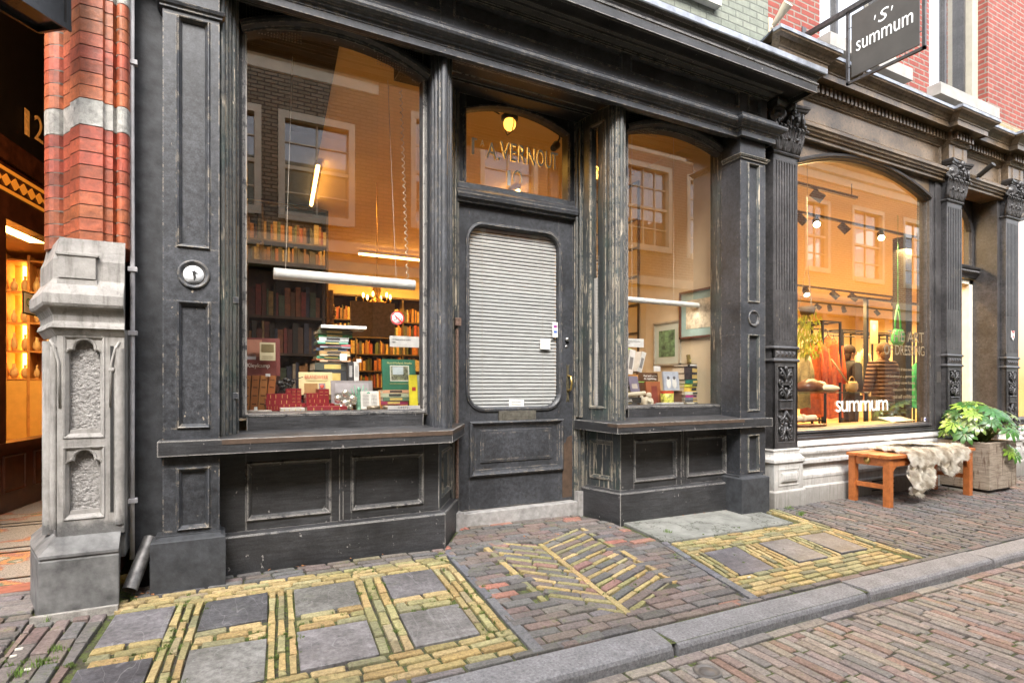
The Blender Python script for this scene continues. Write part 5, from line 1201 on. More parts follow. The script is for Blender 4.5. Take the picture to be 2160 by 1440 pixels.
# small fittings
o = B(); a, c = P(1631, 55, 3.4), P(1652, 24, 3.3); o.tube(a, c+Vector((.0, -.05, .04)), .02, 12, .045); o.box(a.x-.03, a.x+.02, 3.42, 3.5, a.z-.05, a.z+.08)
tag(o.build('wall_lamp', plain('lamp_cream', (.62, .55, .42), .5, var=.1), origin=a), 'small cream wall lamp on the red brick beside the cornice end', 'lamp')
p = P(2064, 372, 3.25); p2 = P(2096, 346, 3.1); o = B(); o.tube(p, p2, .028, 14); o.tube(p+Vector((0, 0, 0)), (p.x, 3.30, p.z-.02), .008, 8); 
tag(o.build('spotlight', plain('spot_dark', (.05, .045, .04), .4, .3), origin=p), 'dark tube spotlight fixed above the shop door', 'spotlight')
# ================================================================ the far side of the street, seen in the panes
YO = -3.24
M_cr = plain('cream_stone_paint', (.62, .56, .43), .7, var=.12, scale=5)
M_win = glassmat('far_window_glass', .22, (.5, .45, .4))
M_dk = plain('dark_room', (.03, .025, .02), .9)
def far_house(name, label, x0, x1, H, bm, wins, cz0, cz1, gf=3.5, sash=(2, 2)):
    h = thing(name, label, 'house', ((x0+x1)/2, YO, 0))
    o = B(); cur = x0                                   # front wall with real openings
    for (a, c, z0, z1) in sorted(wins):
        o.box(cur, a, YO-.3, YO, gf, cz0); o.box(a, c, YO-.3, YO, gf, z0); o.box(a, c, YO-.3, YO, z1, cz0); cur = c
    o.box(cur, x1, YO-.3, YO, gf, cz0); o.box(x0, x1, YO-7, YO-.3, gf, gf+.1); o.box(x0, x1, YO-7, YO-6.8, 0, cz0)
    o.box(x0, x0+.1, YO-7, YO-.3, 0, cz0); o.box(x1-.1, x1, YO-7, YO-.3, 0, cz0)
    o.build('wall', bm, h)
    c = B(); c.M = Matrix.Rotation(math.pi, 4, 'Z')
    c.plan([(-x1, -YO), (-x0, -YO)], [(0, cz0-.02), (.03, cz0), (.03, cz0+.3*(cz1-cz0)), (.1, cz0+.35*(cz1-cz0)), (.12, cz0+.6*(cz1-cz0)), (.28, cz0+.68*(cz1-cz0)), (.3, cz0+.85*(cz1-cz0)), (.38, cz1), (-.1, cz1)])
    c.build('cornice', M_cr, h)
    r = B(); r.box(x0, x1, YO-7, YO+.1, cz1-.02, cz1+.02); r.add([(x0, YO+.1, cz1), (x1, YO+.1, cz1), (x1, YO-3, H), (x0, YO-3, H), (x0, YO-7, cz1), (x1, YO-7, cz1)], [(0, 1, 2, 3), (3, 2, 5, 4), (0, 3, 4), (1, 5, 2)])
    r.build('roof', plain('roof_tile', (.12, .06, .045), .8, var=.4, scale=10), h)
    for (a, c_, z0, z1) in wins:
        f = B(); w = .055
        f.box(a-.05, a+w, YO-.12, YO+.02, z0-.06, z1+.07); f.box(c_-w, c_+.05, YO-.12, YO+.02, z0-.06, z1+.07)
        f.box(a+w, c_-w, YO-.12, YO+.018, z1-w, z1+.07); f.box(a+w, c_-w, YO-.12, YO+.05, z0-.08, z0+.06)
        zm = (z0+z1)/2; f.box(a+w, c_-w, YO-.13, YO-.05, zm-.03, zm+.03)
        nx, nz = sash
        for i in range(1, nx): x = a+w+(c_-a-2*w)*i/nx; f.box(x-.014, x+.014, YO-.125, YO-.07, z0, z1)
        for i in range(1, nz*2):
            if i != nz: z = z0+(z1-z0)*i/(2*nz); f.box(a+w, c_-w, YO-.124, YO-.071, z-.012, z+.012)
        fo = f.build('window', M_cr, h)
        g = B(); g.add([(a, YO-.1, z0), (c_, YO-.1, z0), (c_, YO-.1, z1), (a, YO-.1, z1)], [(0, 1, 2, 3)]); g.build('pane', M_win, fo, fix=False)
        g = B(); g.box(a-.05, c_+.05, YO-.9, YO-.85, z0-.1, z1+.1); g.build('curtain', plain('far_curtain', (.2, .16, .11), .9, var=.6, scale=6), fo)
    g = B(); g.box(x0, x1, YO-.25, YO-.15, 0, gf-.55); 
    n = max(1, round((x1-x0)/1.5))
    for i in range(n+1): x = x0+(x1-x0)*i/n; g.box(max(x0, x-.1), min(x1, x+.1), YO-.16, YO+.02, 0, gf-.5)
    g.box(x0, x1, YO-.16, YO-.02, 0, .6)
    g.build('shopfront', plain('far_shopfront', (.05, .045, .04), .5, var=.3), h)
    g = B(); g.box(x0, x1, YO-.2, YO+.06, gf-.5, gf-.2); g.box(x0, x1, YO-.2, YO+.16, gf-.2, gf+.0); g.build('fascia', M_cr, h)
    return h
MA = brickmat('olive_brick', (.2, .175, .12), (.28, .24, .17), (.05, .045, .035))
MBk = brickmat('warm_brick', (.30, .17, .10), (.4, .25, .15), (.12, .09, .07))
MC = brickmat('red_brown_brick', (.2, .09, .055), (.28, .13, .08), (.4, .34, .25))
MD = brickmat('sunny_brick', (.3, .14, .08), (.4, .2, .11), (.5, .42, .32))
far_house('olive_brick_house', 'house of dark olive brick across the street reflected in the left display window', -5.5, 2.62, 7.5, MA, [(-3.9, -2.6, 3.95, 5.6), (-2.2, -.9, 3.95, 5.6), (-.6, .62, 3.9, 5.57), (.98, 2.15, 3.87, 5.57)], 6.26, 6.85)
far_house('warm_brick_house', 'house of warm brown brick across the street reflected in the fanlight', 2.62, 7.4, 7.6, MBk, [(3.28, 4.4, 4.0, 6.05), (5.0, 6.3, 4.0, 6.2)], 6.55, 7.1)
far_house('red_brown_brick_house', 'house of red brown brick with small paned sashes reflected in the right display window', 7.4, 13.6, 7.5, MC, [(8.1, 9.62, 4.2, 6.1), (10.2, 11.5, 4.15, 6.05), (12.1, 13.2, 4.15, 6.05)], 6.4, 6.95, sash=(4, 2))
far_house('sunny_brick_house', 'house of orange brick across the street reflected in the clothing shop window', 13.6, 24, 7.9, MD, [(14.3, 15.3, 4.2, 6.1), (16.4, 17.9, 4.1, 6.15), (19, 20.4, 4.1, 6.15), (21.5, 22.9, 4.1, 6.15)], 6.7, 7.4)
far_house('plain_brick_house', 'house of dark brick across the street to the far left', -14, -5.5, 7.5, MA, [(-12.5, -11, 4, 5.6), (-9.5, -8, 4, 5.6)], 6.3, 6.8)
# ================================================================ street furniture: bench, fleece, magazine, planter, plant
M_teak, nt, b_ = newmat('oiled_teak')
nt.links.new(ramp(nt, noise_n(nt, pos(nt, (1, 1, 1)), 24, 6, .7), .25, .75, (.27, .075, .018), (.56, .18, .045)), b_.inputs['Base Color']); setin(b_, Roughness=.45); bump(nt, b_, noise_n(nt, pos(nt), 90, 3), .2, .002)
bn = thing('garden_bench', 'orange brown slatted wooden bench in front of the clothing shop window', 'bench', (5.85, 3.05, zg(5.85, 3.05)))
bx0, bx1, by0, by1 = 5.19, 6.60, 2.87, 3.23; th = .385; 
for x in (bx0, bx1-.06):
    for y in (by0, by1-.055):
        o = B(); o.box(x, x+.06, y, y+.055, zg(x, y), th-.028, .002); o.build('leg', M_teak, bn)
o = B(); o.box(bx0+.06, bx1-.06, by0+.008, by0+.03, th-.10, th-.028); o.box(bx0+.06, bx1-.06, by1-.03, by1-.008, th-.10, th-.028)
for x in (bx0+.015, bx1-.045): o.box(x, x+.03, by0+.055, by1-.055, th-.10, th-.028)
o.build('apron', M_teak, bn)
for x in (bx0+.018, bx1-.042): o = B(); o.box(x, x+.024, by0+.055, by1-.055, .085, .125); o.build('stretcher', M_teak, bn)
for i in range(4):
    y = by0-.015+i*.1; o = B(); o.box(bx0-.02, bx1+.02, y, y+.084, th-.028, th, .003); o.build('slat', M_teak, bn)
for x, s in ((bx0+.06, 1), (bx1-.06, -1)):
    o = B(); c = [(x, th-.10), (x+s*.07, th-.10), (x+s*.035, th-.125), (x+s*.012, th-.15), (x, th-.19)]; o.plate(c, by0+.01, by0+.03); o.build('corner_brace', M_teak, bn)
o = B(); o.lathe([(.028, 0), (.028, .003), (0, .004)], (0, 0, 0), 16, axis='x')
m_ = B(); m_.M = Matrix.Translation((bx0+.013, by0+.2, th-.062)) @ Matrix.Rotation(math.pi, 4, 'Z'); m_.lathe([(.03, 0), (.03, .003), (0, .004)], (0, 0, 0), 16, axis='x'); m_.build('maker_badge', M_brass, bn)
# sheepskin: a soft lumpy hide draped over the seat and hanging down in front, with fur strands
import bmesh
M_fl, nt, b_ = newmat('fleece_wool'); nt.links.new(ramp(nt, noise_n(nt, pos(nt), 9, 6, .7), .32, .6, (.55, .46, .34), (.92, .88, .79)), b_.inputs['Base Color']); setin(b_, Roughness=.9)
M_fur, nt, b_ = newmat('sheepskin')
nt.links.new(ramp(nt, noise_n(nt, pos(nt), 14, 6, .75), .3, .68, (.42, .33, .22), (.85, .79, .66)), b_.inputs['Base Color']); setin(b_, Roughness=.9)
pe = G(1787, 958)
random.seed(31)
def hide(u, v):
    """u along the bench 0..1, v from the back edge (0) over the front edge (.55) to the hanging tip (1)"""
    x = 5.42+u*1.02
    L = .42+(.36 if u < .45 else .2)*max(0, 1-abs((u-.22)/.27)**2.2 if u < .5 else 1-abs((u-.68)/.28)**2)
    s = v*L*1.0
    if s < .36: y = by1+.01-s; z = th+.022
    elif s < .42: t = (s-.36)/.06*math.pi/2; y = by1-.35-.038*math.sin(t); z = th+.022-.04*(1-math.cos(t))
    else: y = by1-.35-.038-.01*math.sin(s*30); z = th-.018-(s-.42)
    n = noise.noise(Vector((x*9, s*9, 3)))
    return Vector((x+.02*n-.10*max(0, s-.4)*(u < .5), y-.012*n, z+.012*n))
def inside(u, v):
    e = .05*noise.noise(Vector((u*6, v*6, 0)))
    lo = .04+.25*abs(u-.6)**1.5; return 0.02+e < u < .98+e and v > (.02+.3*max(0, .22-u)+.3*max(0, u-.85)+e)
o = B(); N, M2 = 44, 40; idx = {}
vs = []; fs = []
for i in range(N+1):
    for j in range(M2+1): vs.append(hide(i/N, j/M2))
for i in range(N):
    for j in range(M2):
        if inside((i+.5)/N, (j+.5)/M2): a = i*(M2+1)+j; fs.append((a, a+1, a+M2+2, a+M2+1))
o.add(vs, fs, True)
fur = o.build('sheepskin', M_fur, origin=(5.9, 3.05, th), fix=False); tag(fur, 'shaggy cream and brown sheepskin draped over the wooden bench', 'sheepskin')
st = B()
for _ in range(42000):
    u, v = random.random(), random.random()
    if not inside(u, v): continue
    p = hide(u, v); q = hide(u, min(1, v+.02)); r = hide(min(1, u+.02), v)
    t1 = (q-p); t2 = (r-p)
    if t1.length < 1e-5 or t2.length < 1e-5: continue
    nr = t1.cross(t2).normalized()
    if nr.z < -.2 or (abs(nr.z) < .3 and nr.y > 0): nr = -nr
    cl = Vector((noise.noise(p*20), noise.noise(p*20+Vector((9, 0, 0))), noise.noise(p*20+Vector((0, 9, 0)))))
    d = (nr*.75+cl*.8+Vector((0, -.2, -.5))+Vector((random.uniform(-.3, .3),)*1+(random.uniform(-.3, .3), random.uniform(-.3, .3)))).normalized(); l = random.uniform(.02, .045); w = d.cross(nr).normalized()*.0013
    st.add([p-w, p+w, p+d*l*.6+w*.6, p+d*l+Vector((0, 0, -.008))], [(0, 1, 2, 3)])
sf = st.build('fleece', M_fl, fur, fix=False)
o = B(); c = G(1960, 950); mp = Vector((5.86, 3.03, th+.07)); o.M = Matrix.Translation(mp) @ Matrix.Rotation(R(-14), 4, 'Z') @ Matrix.Rotation(R(4), 4, 'Y')
o.box(-.19, .19, -.13, .13, 0, .006); mg = tag(o.build('magazine', plain('magazine_white', (.74, .74, .74), .4, var=.05), origin=mp), 'open white magazine with grey pictures lying on the sheepskin', 'magazine')
o = B(); o.M = Matrix.Translation(mp) @ Matrix.Rotation(R(-14), 4, 'Z') @ Matrix.Rotation(R(4), 4, 'Y'); o.box(-.16, -.01, -.1, .09, .006, .0075); o.box(.02, .16, -.11, .05, .006, .0075); o.build('picture', plain('magazine_grey', (.13, .12, .14), .4, var=.7, scale=18), mg)
# planter
M_old, nt, b_ = newmat('weathered_oak')
b0 = ramp(nt, noise_n(nt, pos(nt, (1.5, 1.5, 14)), 5, 6, .7), .3, .7, (.2, .15, .105), (.44, .37, .29))
b0 = mixc(nt, ramp(nt, noise_n(nt, pos(nt, (6, 6, 1.2)), 3, 5, .7), .52, .64, (0, 0, 0), (.8, .8, .8)), b0, (.1, .055, .03)); nt.links.new(b0, b_.inputs['Base Color']); setin(b_, Roughness=.9); bump(nt, b_, noise_n(nt, pos(nt, (2, 2, 30)), 4, 5), .8, .01)
def planter(x0, x1, y0, y1, z1, lab):
    zb = zg(x0, y0); p = thing('planter', lab, 'planter', ((x0+x1)/2, (y0+y1)/2, zb)); t = .05
    for a in ((x0, x1, y0, y0+t), (x0, x1, y1-t, y1), (x0, x0+t, y0+t, y1-t), (x1-t, x1, y0+t, y1-t)):
        o = B(); o.box(a[0], a[1], a[2], a[3], zb+.035, z1, .005); o.build('side', M_old, p)
    o = B(); o.box(x0+.04, x1-.04, y0+.04, y1-.04, zb, zb+.036); o.build('foot', M_dark, p)
    o = B(); o.box(x0+t, x1-t, y0+t, y1-t, z1-.08, z1-.05); o.build('soil', plain('planter_soil', (.04, .028, .02), .95, var=.5, scale=40), p)
    return p
PX0, PX1, PY0, PY1 = 6.86, 7.42, 2.84, 3.32
planter(PX0, PX1, PY0, PY1, .42, 'square weathered oak planter holding the leafy shrub')
planter(8.95, 9.5, 2.9, 3.3, .5, 'weathered planter cut off at the right edge of the picture')
# fatsia: palmate glossy leaves on stems
M_leaf, nt, b_ = newmat('fatsia_leaf')
at = nd(nt, 'ShaderNodeAttribute', attribute_name='tint'); nt.links.new(mixc(nt, .5, at.outputs['Color'], ramp(nt, noise_n(nt, pos(nt), 40, 3), .3, .7, (.7, .7, .7), (1.3, 1.3, 1.3)), 'MULTIPLY'), b_.inputs['Base Color']); setin(b_, Roughness=.28)
b_.inputs['Subsurface Weight'].default_value = .0
pl = thing('leafy_shrub', 'shrub with glossy hand shaped green leaves growing from the oak planter', 'plant', (7.14, 3.08, .36))
lv = B(); sm = B(); random.seed(12)
root = Vector((7.14, 3.08, .36))
def palm(c, nrm, fwd, size):
    nrm = nrm.normalized(); fwd = (fwd-nrm*fwd.dot(nrm)).normalized(); sd2 = nrm.cross(fwd); k = random.random()
    lv.tint = random.choice([(.14+.09*k, .25+.10*k, .03+.02*k), (.035, .09+.05*k, .02), (.06, .14+.05*k, .03), (.16, .22, .06)])
    for i in range(8):
        a = R(-128+i*36.5); d = fwd*math.cos(a)+sd2*math.sin(a); s = sd2*math.cos(a)-fwd*math.sin(a); L = size*(1-.25*abs(a)/2.2)*random.uniform(.92, 1.05); w = L*.175
        pts = [(0, .02, 0), (.3, .35, .03), (.6, 1.0, .05), (.82, .7, .0), (1, 0, -.10)]
        vs = []
        for (t, ww, zz) in pts: b0 = c+d*(L*t)+nrm*(zz*L-(t*t)*.12*L); vs += [b0-s*w*ww-nrm*w*.12*ww, b0+nrm*0.0, b0+s*w*ww-nrm*w*.12*ww]
        fs = []
        for q in range(4): fs += [(3*q, 3*q+1, 3*q+4, 3*q+3), (3*q+1, 3*q+2, 3*q+5, 3*q+4)]
        lv.add(vs, fs, True)
for _ in range(74):
    th_ = random.uniform(0, 6.283); ph = random.uniform(.05, 1.45); r = random.uniform(.27, .41)
    d = Vector((math.cos(th_)*math.sin(ph), math.sin(th_)*math.sin(ph)*.75, math.cos(ph)))
    c = root+Vector((.0, -.05, .10))+Vector((d.x*r*1.15, d.y*r, d.z*r*.92+.0)); 
    if c.z < .38: c.z = .38+random.uniform(0, .05)
    if c.y > 3.28: c.y = 3.28
    nrm = (d+Vector((-.25, -.55, .75)))
    palm(c, nrm, d+Vector((0, 0, -.3)), random.uniform(.10, .155)); sm.path([root+Vector((random.uniform(-.05, .05), random.uniform(-.05, .05), -.03)), (root+c)/2+Vector((0, 0, .04)), c], .006, 5, [.009, .006, .004])
for c in ((7.2, 2.82, .34), (7.28, 2.8, .30)): palm(Vector(c), Vector((-.2, -.8, .4)), Vector((.4, -.2, -.6)), .13)
lv.build('foliage', M_leaf, pl, fix=False); sm.build('stem', plain('green_stem', (.2, .25, .06), .6), pl)
# ================================================================ interiors
def spot_light(par, loc, e, col, size=.3, rot=(0, 0, 0), sy=None, name='lamp_light'):
    l = bpy.data.lights.new(name, 'AREA'); l.energy = e; l.color = col; l.size = size; l.shape = 'RECTANGLE'; l.size_y = sy or size
    o = bpy.data.objects.new(name, l); COL.objects.link(o); o.parent = par; o.location = Vector(loc)-WP.get(par.name, Vector((0, 0, 0))) if par else loc; o.rotation_euler = rot; return o
WARM = (1, .50, .09)
E_tube = emis('lit_tube', (1, .58, .18), 4.5)
def tube_lamp(a, c, lab, e, lit=True):
    a, c = Vector(a), Vector(c); m = (a+c)/2; t = thing('tube_lamp', lab, 'tube lamp', m)
    o = B(); o.tube(a+Vector((0, 0, -.03)), c+Vector((0, 0, -.03)), .018, 10); o.build('tube', E_tube, t, origin=m)
    o = B(); d = (c-a); o.M = None; o.path([a+Vector((0, 0, .01)), c+Vector((0, 0, .01))], .03, 6); o.build('fitting', M_cream, t, origin=m)
    ang = math.atan2(d.y, d.x); spot_light(t, m+Vector((0, 0, -.07)), e, WARM, d.length, (0, 0, ang), .06); return t
tube_lamp((.90, 5.9, 3.2), (1.02, 7.2, 3.2), 'lit fluorescent tube on the shop ceiling seen through the left window', 6)
tube_lamp((2.05, 9.3, 3.15), (3.3, 9.3, 3.15), 'lit fluorescent tube across the far end of the bookshop', 42)
tube_lamp((3.0, 5.6, 3.2), (3.1, 7.4, 3.2), 'lit fluorescent tube on the ceiling seen through the side window', 7)
# white tube shades behind the glass, each with a light added to brighten the display
M_shade = plain('white_enamel', (.88, .89, .88), .4, var=.04)
def shade(a, c, r, lab, wires, cord=None, e_=1.2):
    a, c = Vector(a), Vector(c); m = (a+c)/2; t = thing('hanging_tube_light', lab, 'light', m)
    o = B(); o.tube(a, c, r, 22); o.build('shade', M_shade, t, origin=m)
    for w0, w1 in wires: o = B(); o.tube(w0, w1, .0016, 5); o.build('wire', plain('steel_wire', (.7, .68, .62), .4, .3), t, origin=m)
    spot_light(t, m+Vector((-.08, .02, -r-.02)), e_, (1, .95, .88), (c-a).length*.5, (R(8), 0, 0), .05)
    if cord:
        p0, p1 = Vector(cord[0]), Vector(cord[1]); o = B(); n = 200; pts = [p0+(p1-p0)*(i/n)+Vector((.009*math.cos(i*.9), .009*math.sin(i*.9), 0)) for i in range(n)]; o.path(pts, .0025, 5); o.build('coiled_cord', plain('cord_white', (.75, .7, .55), .5), t, origin=m)
    return t
D1 = 3.78; a, c = P(577, 574, D1), P(874, 604, D1); zz = (a.z+c.z)/2; a.z = c.z = zz
shade(a, c, .035, 'long white tube light hanging on wires behind the large left window', [(P(617, 120, D1), Vector((U(602, D1), D1, zz))), (P(818, 170, D1), Vector((U(836, D1), D1, zz)))], (P(845, 190, D1), Vector((U(860, D1), D1, zz+.03))))
D2 = 3.85; a, c = P(1300, 628, D2), P(1530, 648, D2); zz = (a.z+c.z)/2-.005; a.z = c.z = zz
shade(a, c, .024, 'slim white tube light hanging behind the right window', [(P(1333, 240, D2), Vector((U(1333, D2), D2, zz))), (P(1421, 240, D2), Vector((U(1421, D2), D2, zz)))], None, .6)
# bulkhead lamp and a small spot behind the fanlight
bp_ = P(1075, 262, 4.05); bl_ = thing('bulkhead_lamp', 'round caged ceiling lamp glowing behind the fanlight', 'lamp', bp_)
o = B(); o.ball(bp_, .05, 16, (1, 1, 1.1), 10); o.build('glass_globe', emis('lamp_globe', (1, .45, .06), .8), bl_, origin=bp_)
o = B(); o.lathe([(.068, .035), (.068, .06), (.04, .08), (0, .08)], bp_, 18); o.path([bp_+Vector((.0, -.068, .04)), bp_+Vector((0, -.075, -.02)), bp_+Vector((0, -.04, -.075)), bp_+Vector((0, .04, -.075)), bp_+Vector((0, .075, -.02))], .004, 6); o.path([bp_+Vector((0, 0, .1)), bp_+Vector((.1, 0, .22))], .012, 6)
o.path([bp_+Vector((-.09, 0, .06)), bp_+Vector((-.25, 0, .1)), bp_+Vector((-.42, 0, .25))], .006, 6)
o.build('cage', M_black, bl_, origin=bp_); spot_light(bl_, bp_+Vector((0, 0, -.2)), 1.5, WARM, .3)
p = P(1174, 306, 4.1); o = B(); o.tube(p, p+Vector((-.05, -.03, -.05)), .035, 12, .028); o.path([p, p+Vector((.03, 0, .06)), p+Vector((.03, 0, .1))], .008, 6); tag(o.build('spotlight', MATS['spot_dark'], origin=p), 'small black clip spotlight in the top right corner of the fanlight', 'spotlight')
# chandelier
ch = P(795, 632, 6.3); cz = thing('chandelier', 'small crystal chandelier glowing deep inside the bookshop', 'chandelier', ch)
M_cry = plain('gilt_crystal', (.7, .42, .12), .25, .6, var=.3, scale=60)
o = B(); o.lathe([(0, -.16), (.03, -.14), (.06, -.1), (.09, -.06), (.1, -.03), (.05, .0), (.035, .06), (.05, .1), (.02, .2), (0, .22)], ch, 14)
for k in range(6):
    a = k*math.pi/3; d = Vector((math.cos(a), math.sin(a), 0)); o.path([ch+Vector((0, 0, -.05)), ch+d*.09+Vector((0, 0, -.09)), ch+d*.15+Vector((0, 0, -.03)), ch+d*.15+Vector((0, 0, .0))], .007, 5)
    for q in range(6): o.ball(ch+d*(.03+.02*q)+Vector((0, 0, -.11-.01*q*(5-q)*.3)), .008, 6, m=4)
o.tube(ch+Vector((0, 0, .2)), ch+Vector((0, 0, 1.6)), .005, 5); o.build('chandelier_frame', M_cry, cz, origin=ch)
for k in range(6): a = k*math.pi/3; o = B(); o.ball(ch+Vector((math.cos(a)*.15, math.sin(a)*.15, .04)), .013, 8, (1, 1, 2.2)); o.build('candle_bulb', emis('candle_flame', (1, .5, .12), 5) if 'candle_flame' not in MATS else MATS['candle_flame'], cz, origin=ch)
spot_light(cz, ch+Vector((0, -.1, -.25)), 5, WARM, .3)
# bookcases
BOOKC = [(.3, .05, .04), (.12, .03, .02), (.45, .3, .12), (.08, .12, .07), (.35, .12, .04), (.5, .42, .3), (.05, .06, .1), (.2, .1, .05), (.03, .03, .03), (.4, .18, .05)]
M_spine = tinted('book_spines', .6, .1, 0, 30)
def bookcase(x0, x1, y, z1, lab, depth=.3, face=-1, seed=1, axis='x', rows=None, cat='bookcase'):
    t = thing('bookcase', lab, 'bookcase', ((x0+x1)/2, y, .0)); random.seed(seed)
    fr = B(); bk = B(); w = x1-x0
    MM = Matrix.Translation((x0, y, 0)) if axis == 'x' else Matrix.Translation((y, x0, 0)) @ Matrix.Rotation(R(90), 4, 'Z')
    if axis == 'y': MM = Matrix.Translation((y, x1, 0)) @ Matrix.Rotation(R(-90), 4, 'Z')
    fr.M = MM; bk.M = MM
    fr.box(0, w, depth, depth+.02, 0, z1)
    n = max(1, round(w/.8))
    for i in range(n+1): x = w*i/n; fr.box(x-.012, x+.012, 0, depth, 0, z1)
    z = .04
    while z < z1-.2:
        fr.box(0, w, 0, depth, z, z+.02); x = .015; hh = .3
        while x < w-.03:
            bw = random.uniform(.015, .05); h = random.uniform(.17, .26)
            if random.random() > .06: c = random.choice(BOOKC); bk.tint = (c[0]*.65, c[1]*.65, c[2]*.65); bk.box(x, x+bw*.93, random.uniform(.01, .05), depth-.05, z+.021, z+.02+h)
            x += bw
        z += .3
    fr.box(0, w, 0, depth, z1-.03, z1); fr.build('case', M_dark, t); b = bk.build('row_of_books', M_spine, t); b['kind'] = 'stuff'; return t
bookcase(-.25, 1.25, 7.45, 3.2, 'tall dark bookcase at the back left of the bookshop', seed=3)
bookcase(.22, .80, 4.95, 2.0, 'dark reddish bookcase behind the left window display', seed=4)
bookcase(1.35, 3.9, 10.2, 2.6, 'long bookcase across the far wall of the bookshop', seed=5)
bookcase(4.7, 8.6, 3.94, 3.15, 'bookcase full of stacked books along the right wall of the bookshop', seed=6, axis='y')
bookcase(4.66, 5.9, 2.35, 1.9, 'freestanding bookcase in the middle of the bookshop', seed=7, axis='y')
o = B(); x, y = U(697, 5.6), 5.6; o.tube((x, y, .0), (x, y, 1.9), .03, 10)
for i in range(30): a = i*.5; o.ball((x+.035*math.cos(a), y+.035*math.sin(a), 1.0+i*.028), .022, 6, m=4)
tag(o.build('carved_post', plain('gilded_wood', (.35, .2, .06), .4, .3, var=.4), origin=(x, y, 0)), 'carved twisted gilded post standing behind the stack of books', 'post')
o = B(); a, c = U(740, 5.9), U(833, 5.9); o.box(a, c, 5.9, 5.93, 1.5, 1.86); tag(o.build('wall_panel', plain('beige_mesh_panel', (.4, .3, .2), .8, var=.3, scale=30), origin=(a, 5.9, 1.5)), 'beige perforated panel hanging behind the chandelier', 'panel')
# ---- helper for loose books
NB = {}
def mk(name, c): 
    k = 'cover_%02d' % len([m for m in MATS if m.startswith('cover_')])
    for m, col in COVS.items():
        if col == c: return MATS[m]
    COVS[k] = c; return plain(k, c, .5, var=.14, scale=18)
COVS = {}
M_page = plain('book_pages', (.66, .6, .48), .85, var=.12, scale=50)
def book(w, h, t, c, loc, rot, lab, grp=None, pic=None, title=None, band=None):
    """closed book lying flat: spine along X facing -Y, thickness t in Z, depth h in Y; rot turns it where it stands"""
    mt = mk('cover', c); o = B(); k = .0025
    o.box(0, w, 0, h, 0, k); o.box(0, w, 0, h, t-k, t); o.box(0, w, -.001, .003, 0, t)
    b = o.build('book', mt); b.location = loc; b.rotation_euler = rot; WP[b.name] = Vector((0, 0, 0)); tag(b, lab, 'book', grp)
    p = B(); p.box(.003, w-.003, .003, h-.003, k, t-k); q = p.build('pages', M_page, b); 
    if band:
        p = B()
        for (f0, f1, cc) in band: p.box(w*f0, w*f1, -.002, -.0012, t*.2, t*.8)
        p.build('spine_title', mk('c', band[0][2]), b)
    return b
GOLD = (.6, .45, .15)
def stack(px0, px1, ytop, D, items, where, zbase, dep=.17, jit=.012, grp=None):
    """items bottom to top: (thickness m, colour, name, scale)"""
    z = zbase; xa, xb = U(px0, D), U(px1, D); n = len(items)
    tot = sum(i[0] for i in items); top = Z((px0+px1)/2, ytop, D); k = (top-zbase)/tot
    for i, it in enumerate(items):
        t = it[0]*k; w = (xb-xa)*it[3] if len(it) > 3 else xb-xa; x = xa+random.uniform(-jit, jit)
        book(w, dep, t*.97, it[1], (x, D+random.uniform(-.008, .008), z), (0, 0, random.uniform(-.05, .05)), '%s book, %s %s' % (it[2], ORD[i], where), grp, band=[(.25, .7, GOLD if sum(it[1]) < .8 else (.05, .05, .05))]); z += t
    return z
ORD = ['bottom one', 'second up', 'third up', 'fourth up', 'fifth up', 'sixth up', 'seventh up', 'eighth up', 'ninth up', 'tenth up', 'eleventh up', 'twelfth up', 'thirteenth up']
ORD_ = ['lowest', 'second from the bottom', 'third from the bottom', 'fourth from the bottom', 'fifth from the bottom', 'sixth from the bottom', 'seventh from the bottom', 'eighth from the bottom', 'ninth from the bottom', 'tenth from the bottom', 'eleventh from the bottom', 'twelfth from the bottom', 'thirteenth from the bottom', 'fourteenth from the bottom', 'fifteenth from the bottom', 'sixteenth from the bottom', 'seventeenth from the bottom']
def standing(px0, px1, yt, yb, D, c, lab, lean=.12, thick=.02, name='book', cat='book'):
    """front cover facing the street, bottom edge at row yb"""
    xa, xb = U(px0, D), U(px1, D); z0 = Z((px0+px1)/2, yb, D); h = Z((px0+px1)/2, yt, D)-z0; o = B()
    o.box(0, xb-xa, 0, thick, 0, h); b = o.build(name, mk('c', c)); b.location = (xa, D, z0); b.rotation_euler = (-lean, 0, 0); WP[b.name] = Vector((0, 0, 0)); tag(b, lab, cat)
    return b, xb-xa, h
def onface(b, w, h, x0, x1, z0, z1, c, name='cover_picture', y=-.001, mat=None):
    o = B(); o.box(w*x0, w*x1, y-.0008, y, h*z0, h*z1); o.build(name, mat or mk('c', c), b)
def facetext(b, s, w, h, x0, x1, z0, z1, mat):
    return text(s, w*(x1-x0), h*(z1-z0), mat, (w*x0, -.0035, h*z0), parent=b, name='title', ext=.0008)
ZS_ = .80
random.seed(17)
W1 = 'in the tall left window stack'
stack(664, 742, 765, 4.02, [(.05, (.03, .03, .035), 'black'), (.045, (.05, .06, .05), 'thick dark'), (.03, (.4, .36, .24), 'beige'), (.05, (.04, .045, .05), 'charcoal'), (.03, (.07, .08, .07), 'grey green')], 'in the dark pile under the central stack', ZS_, .2)
zt = Z(703, 763, 4.02)
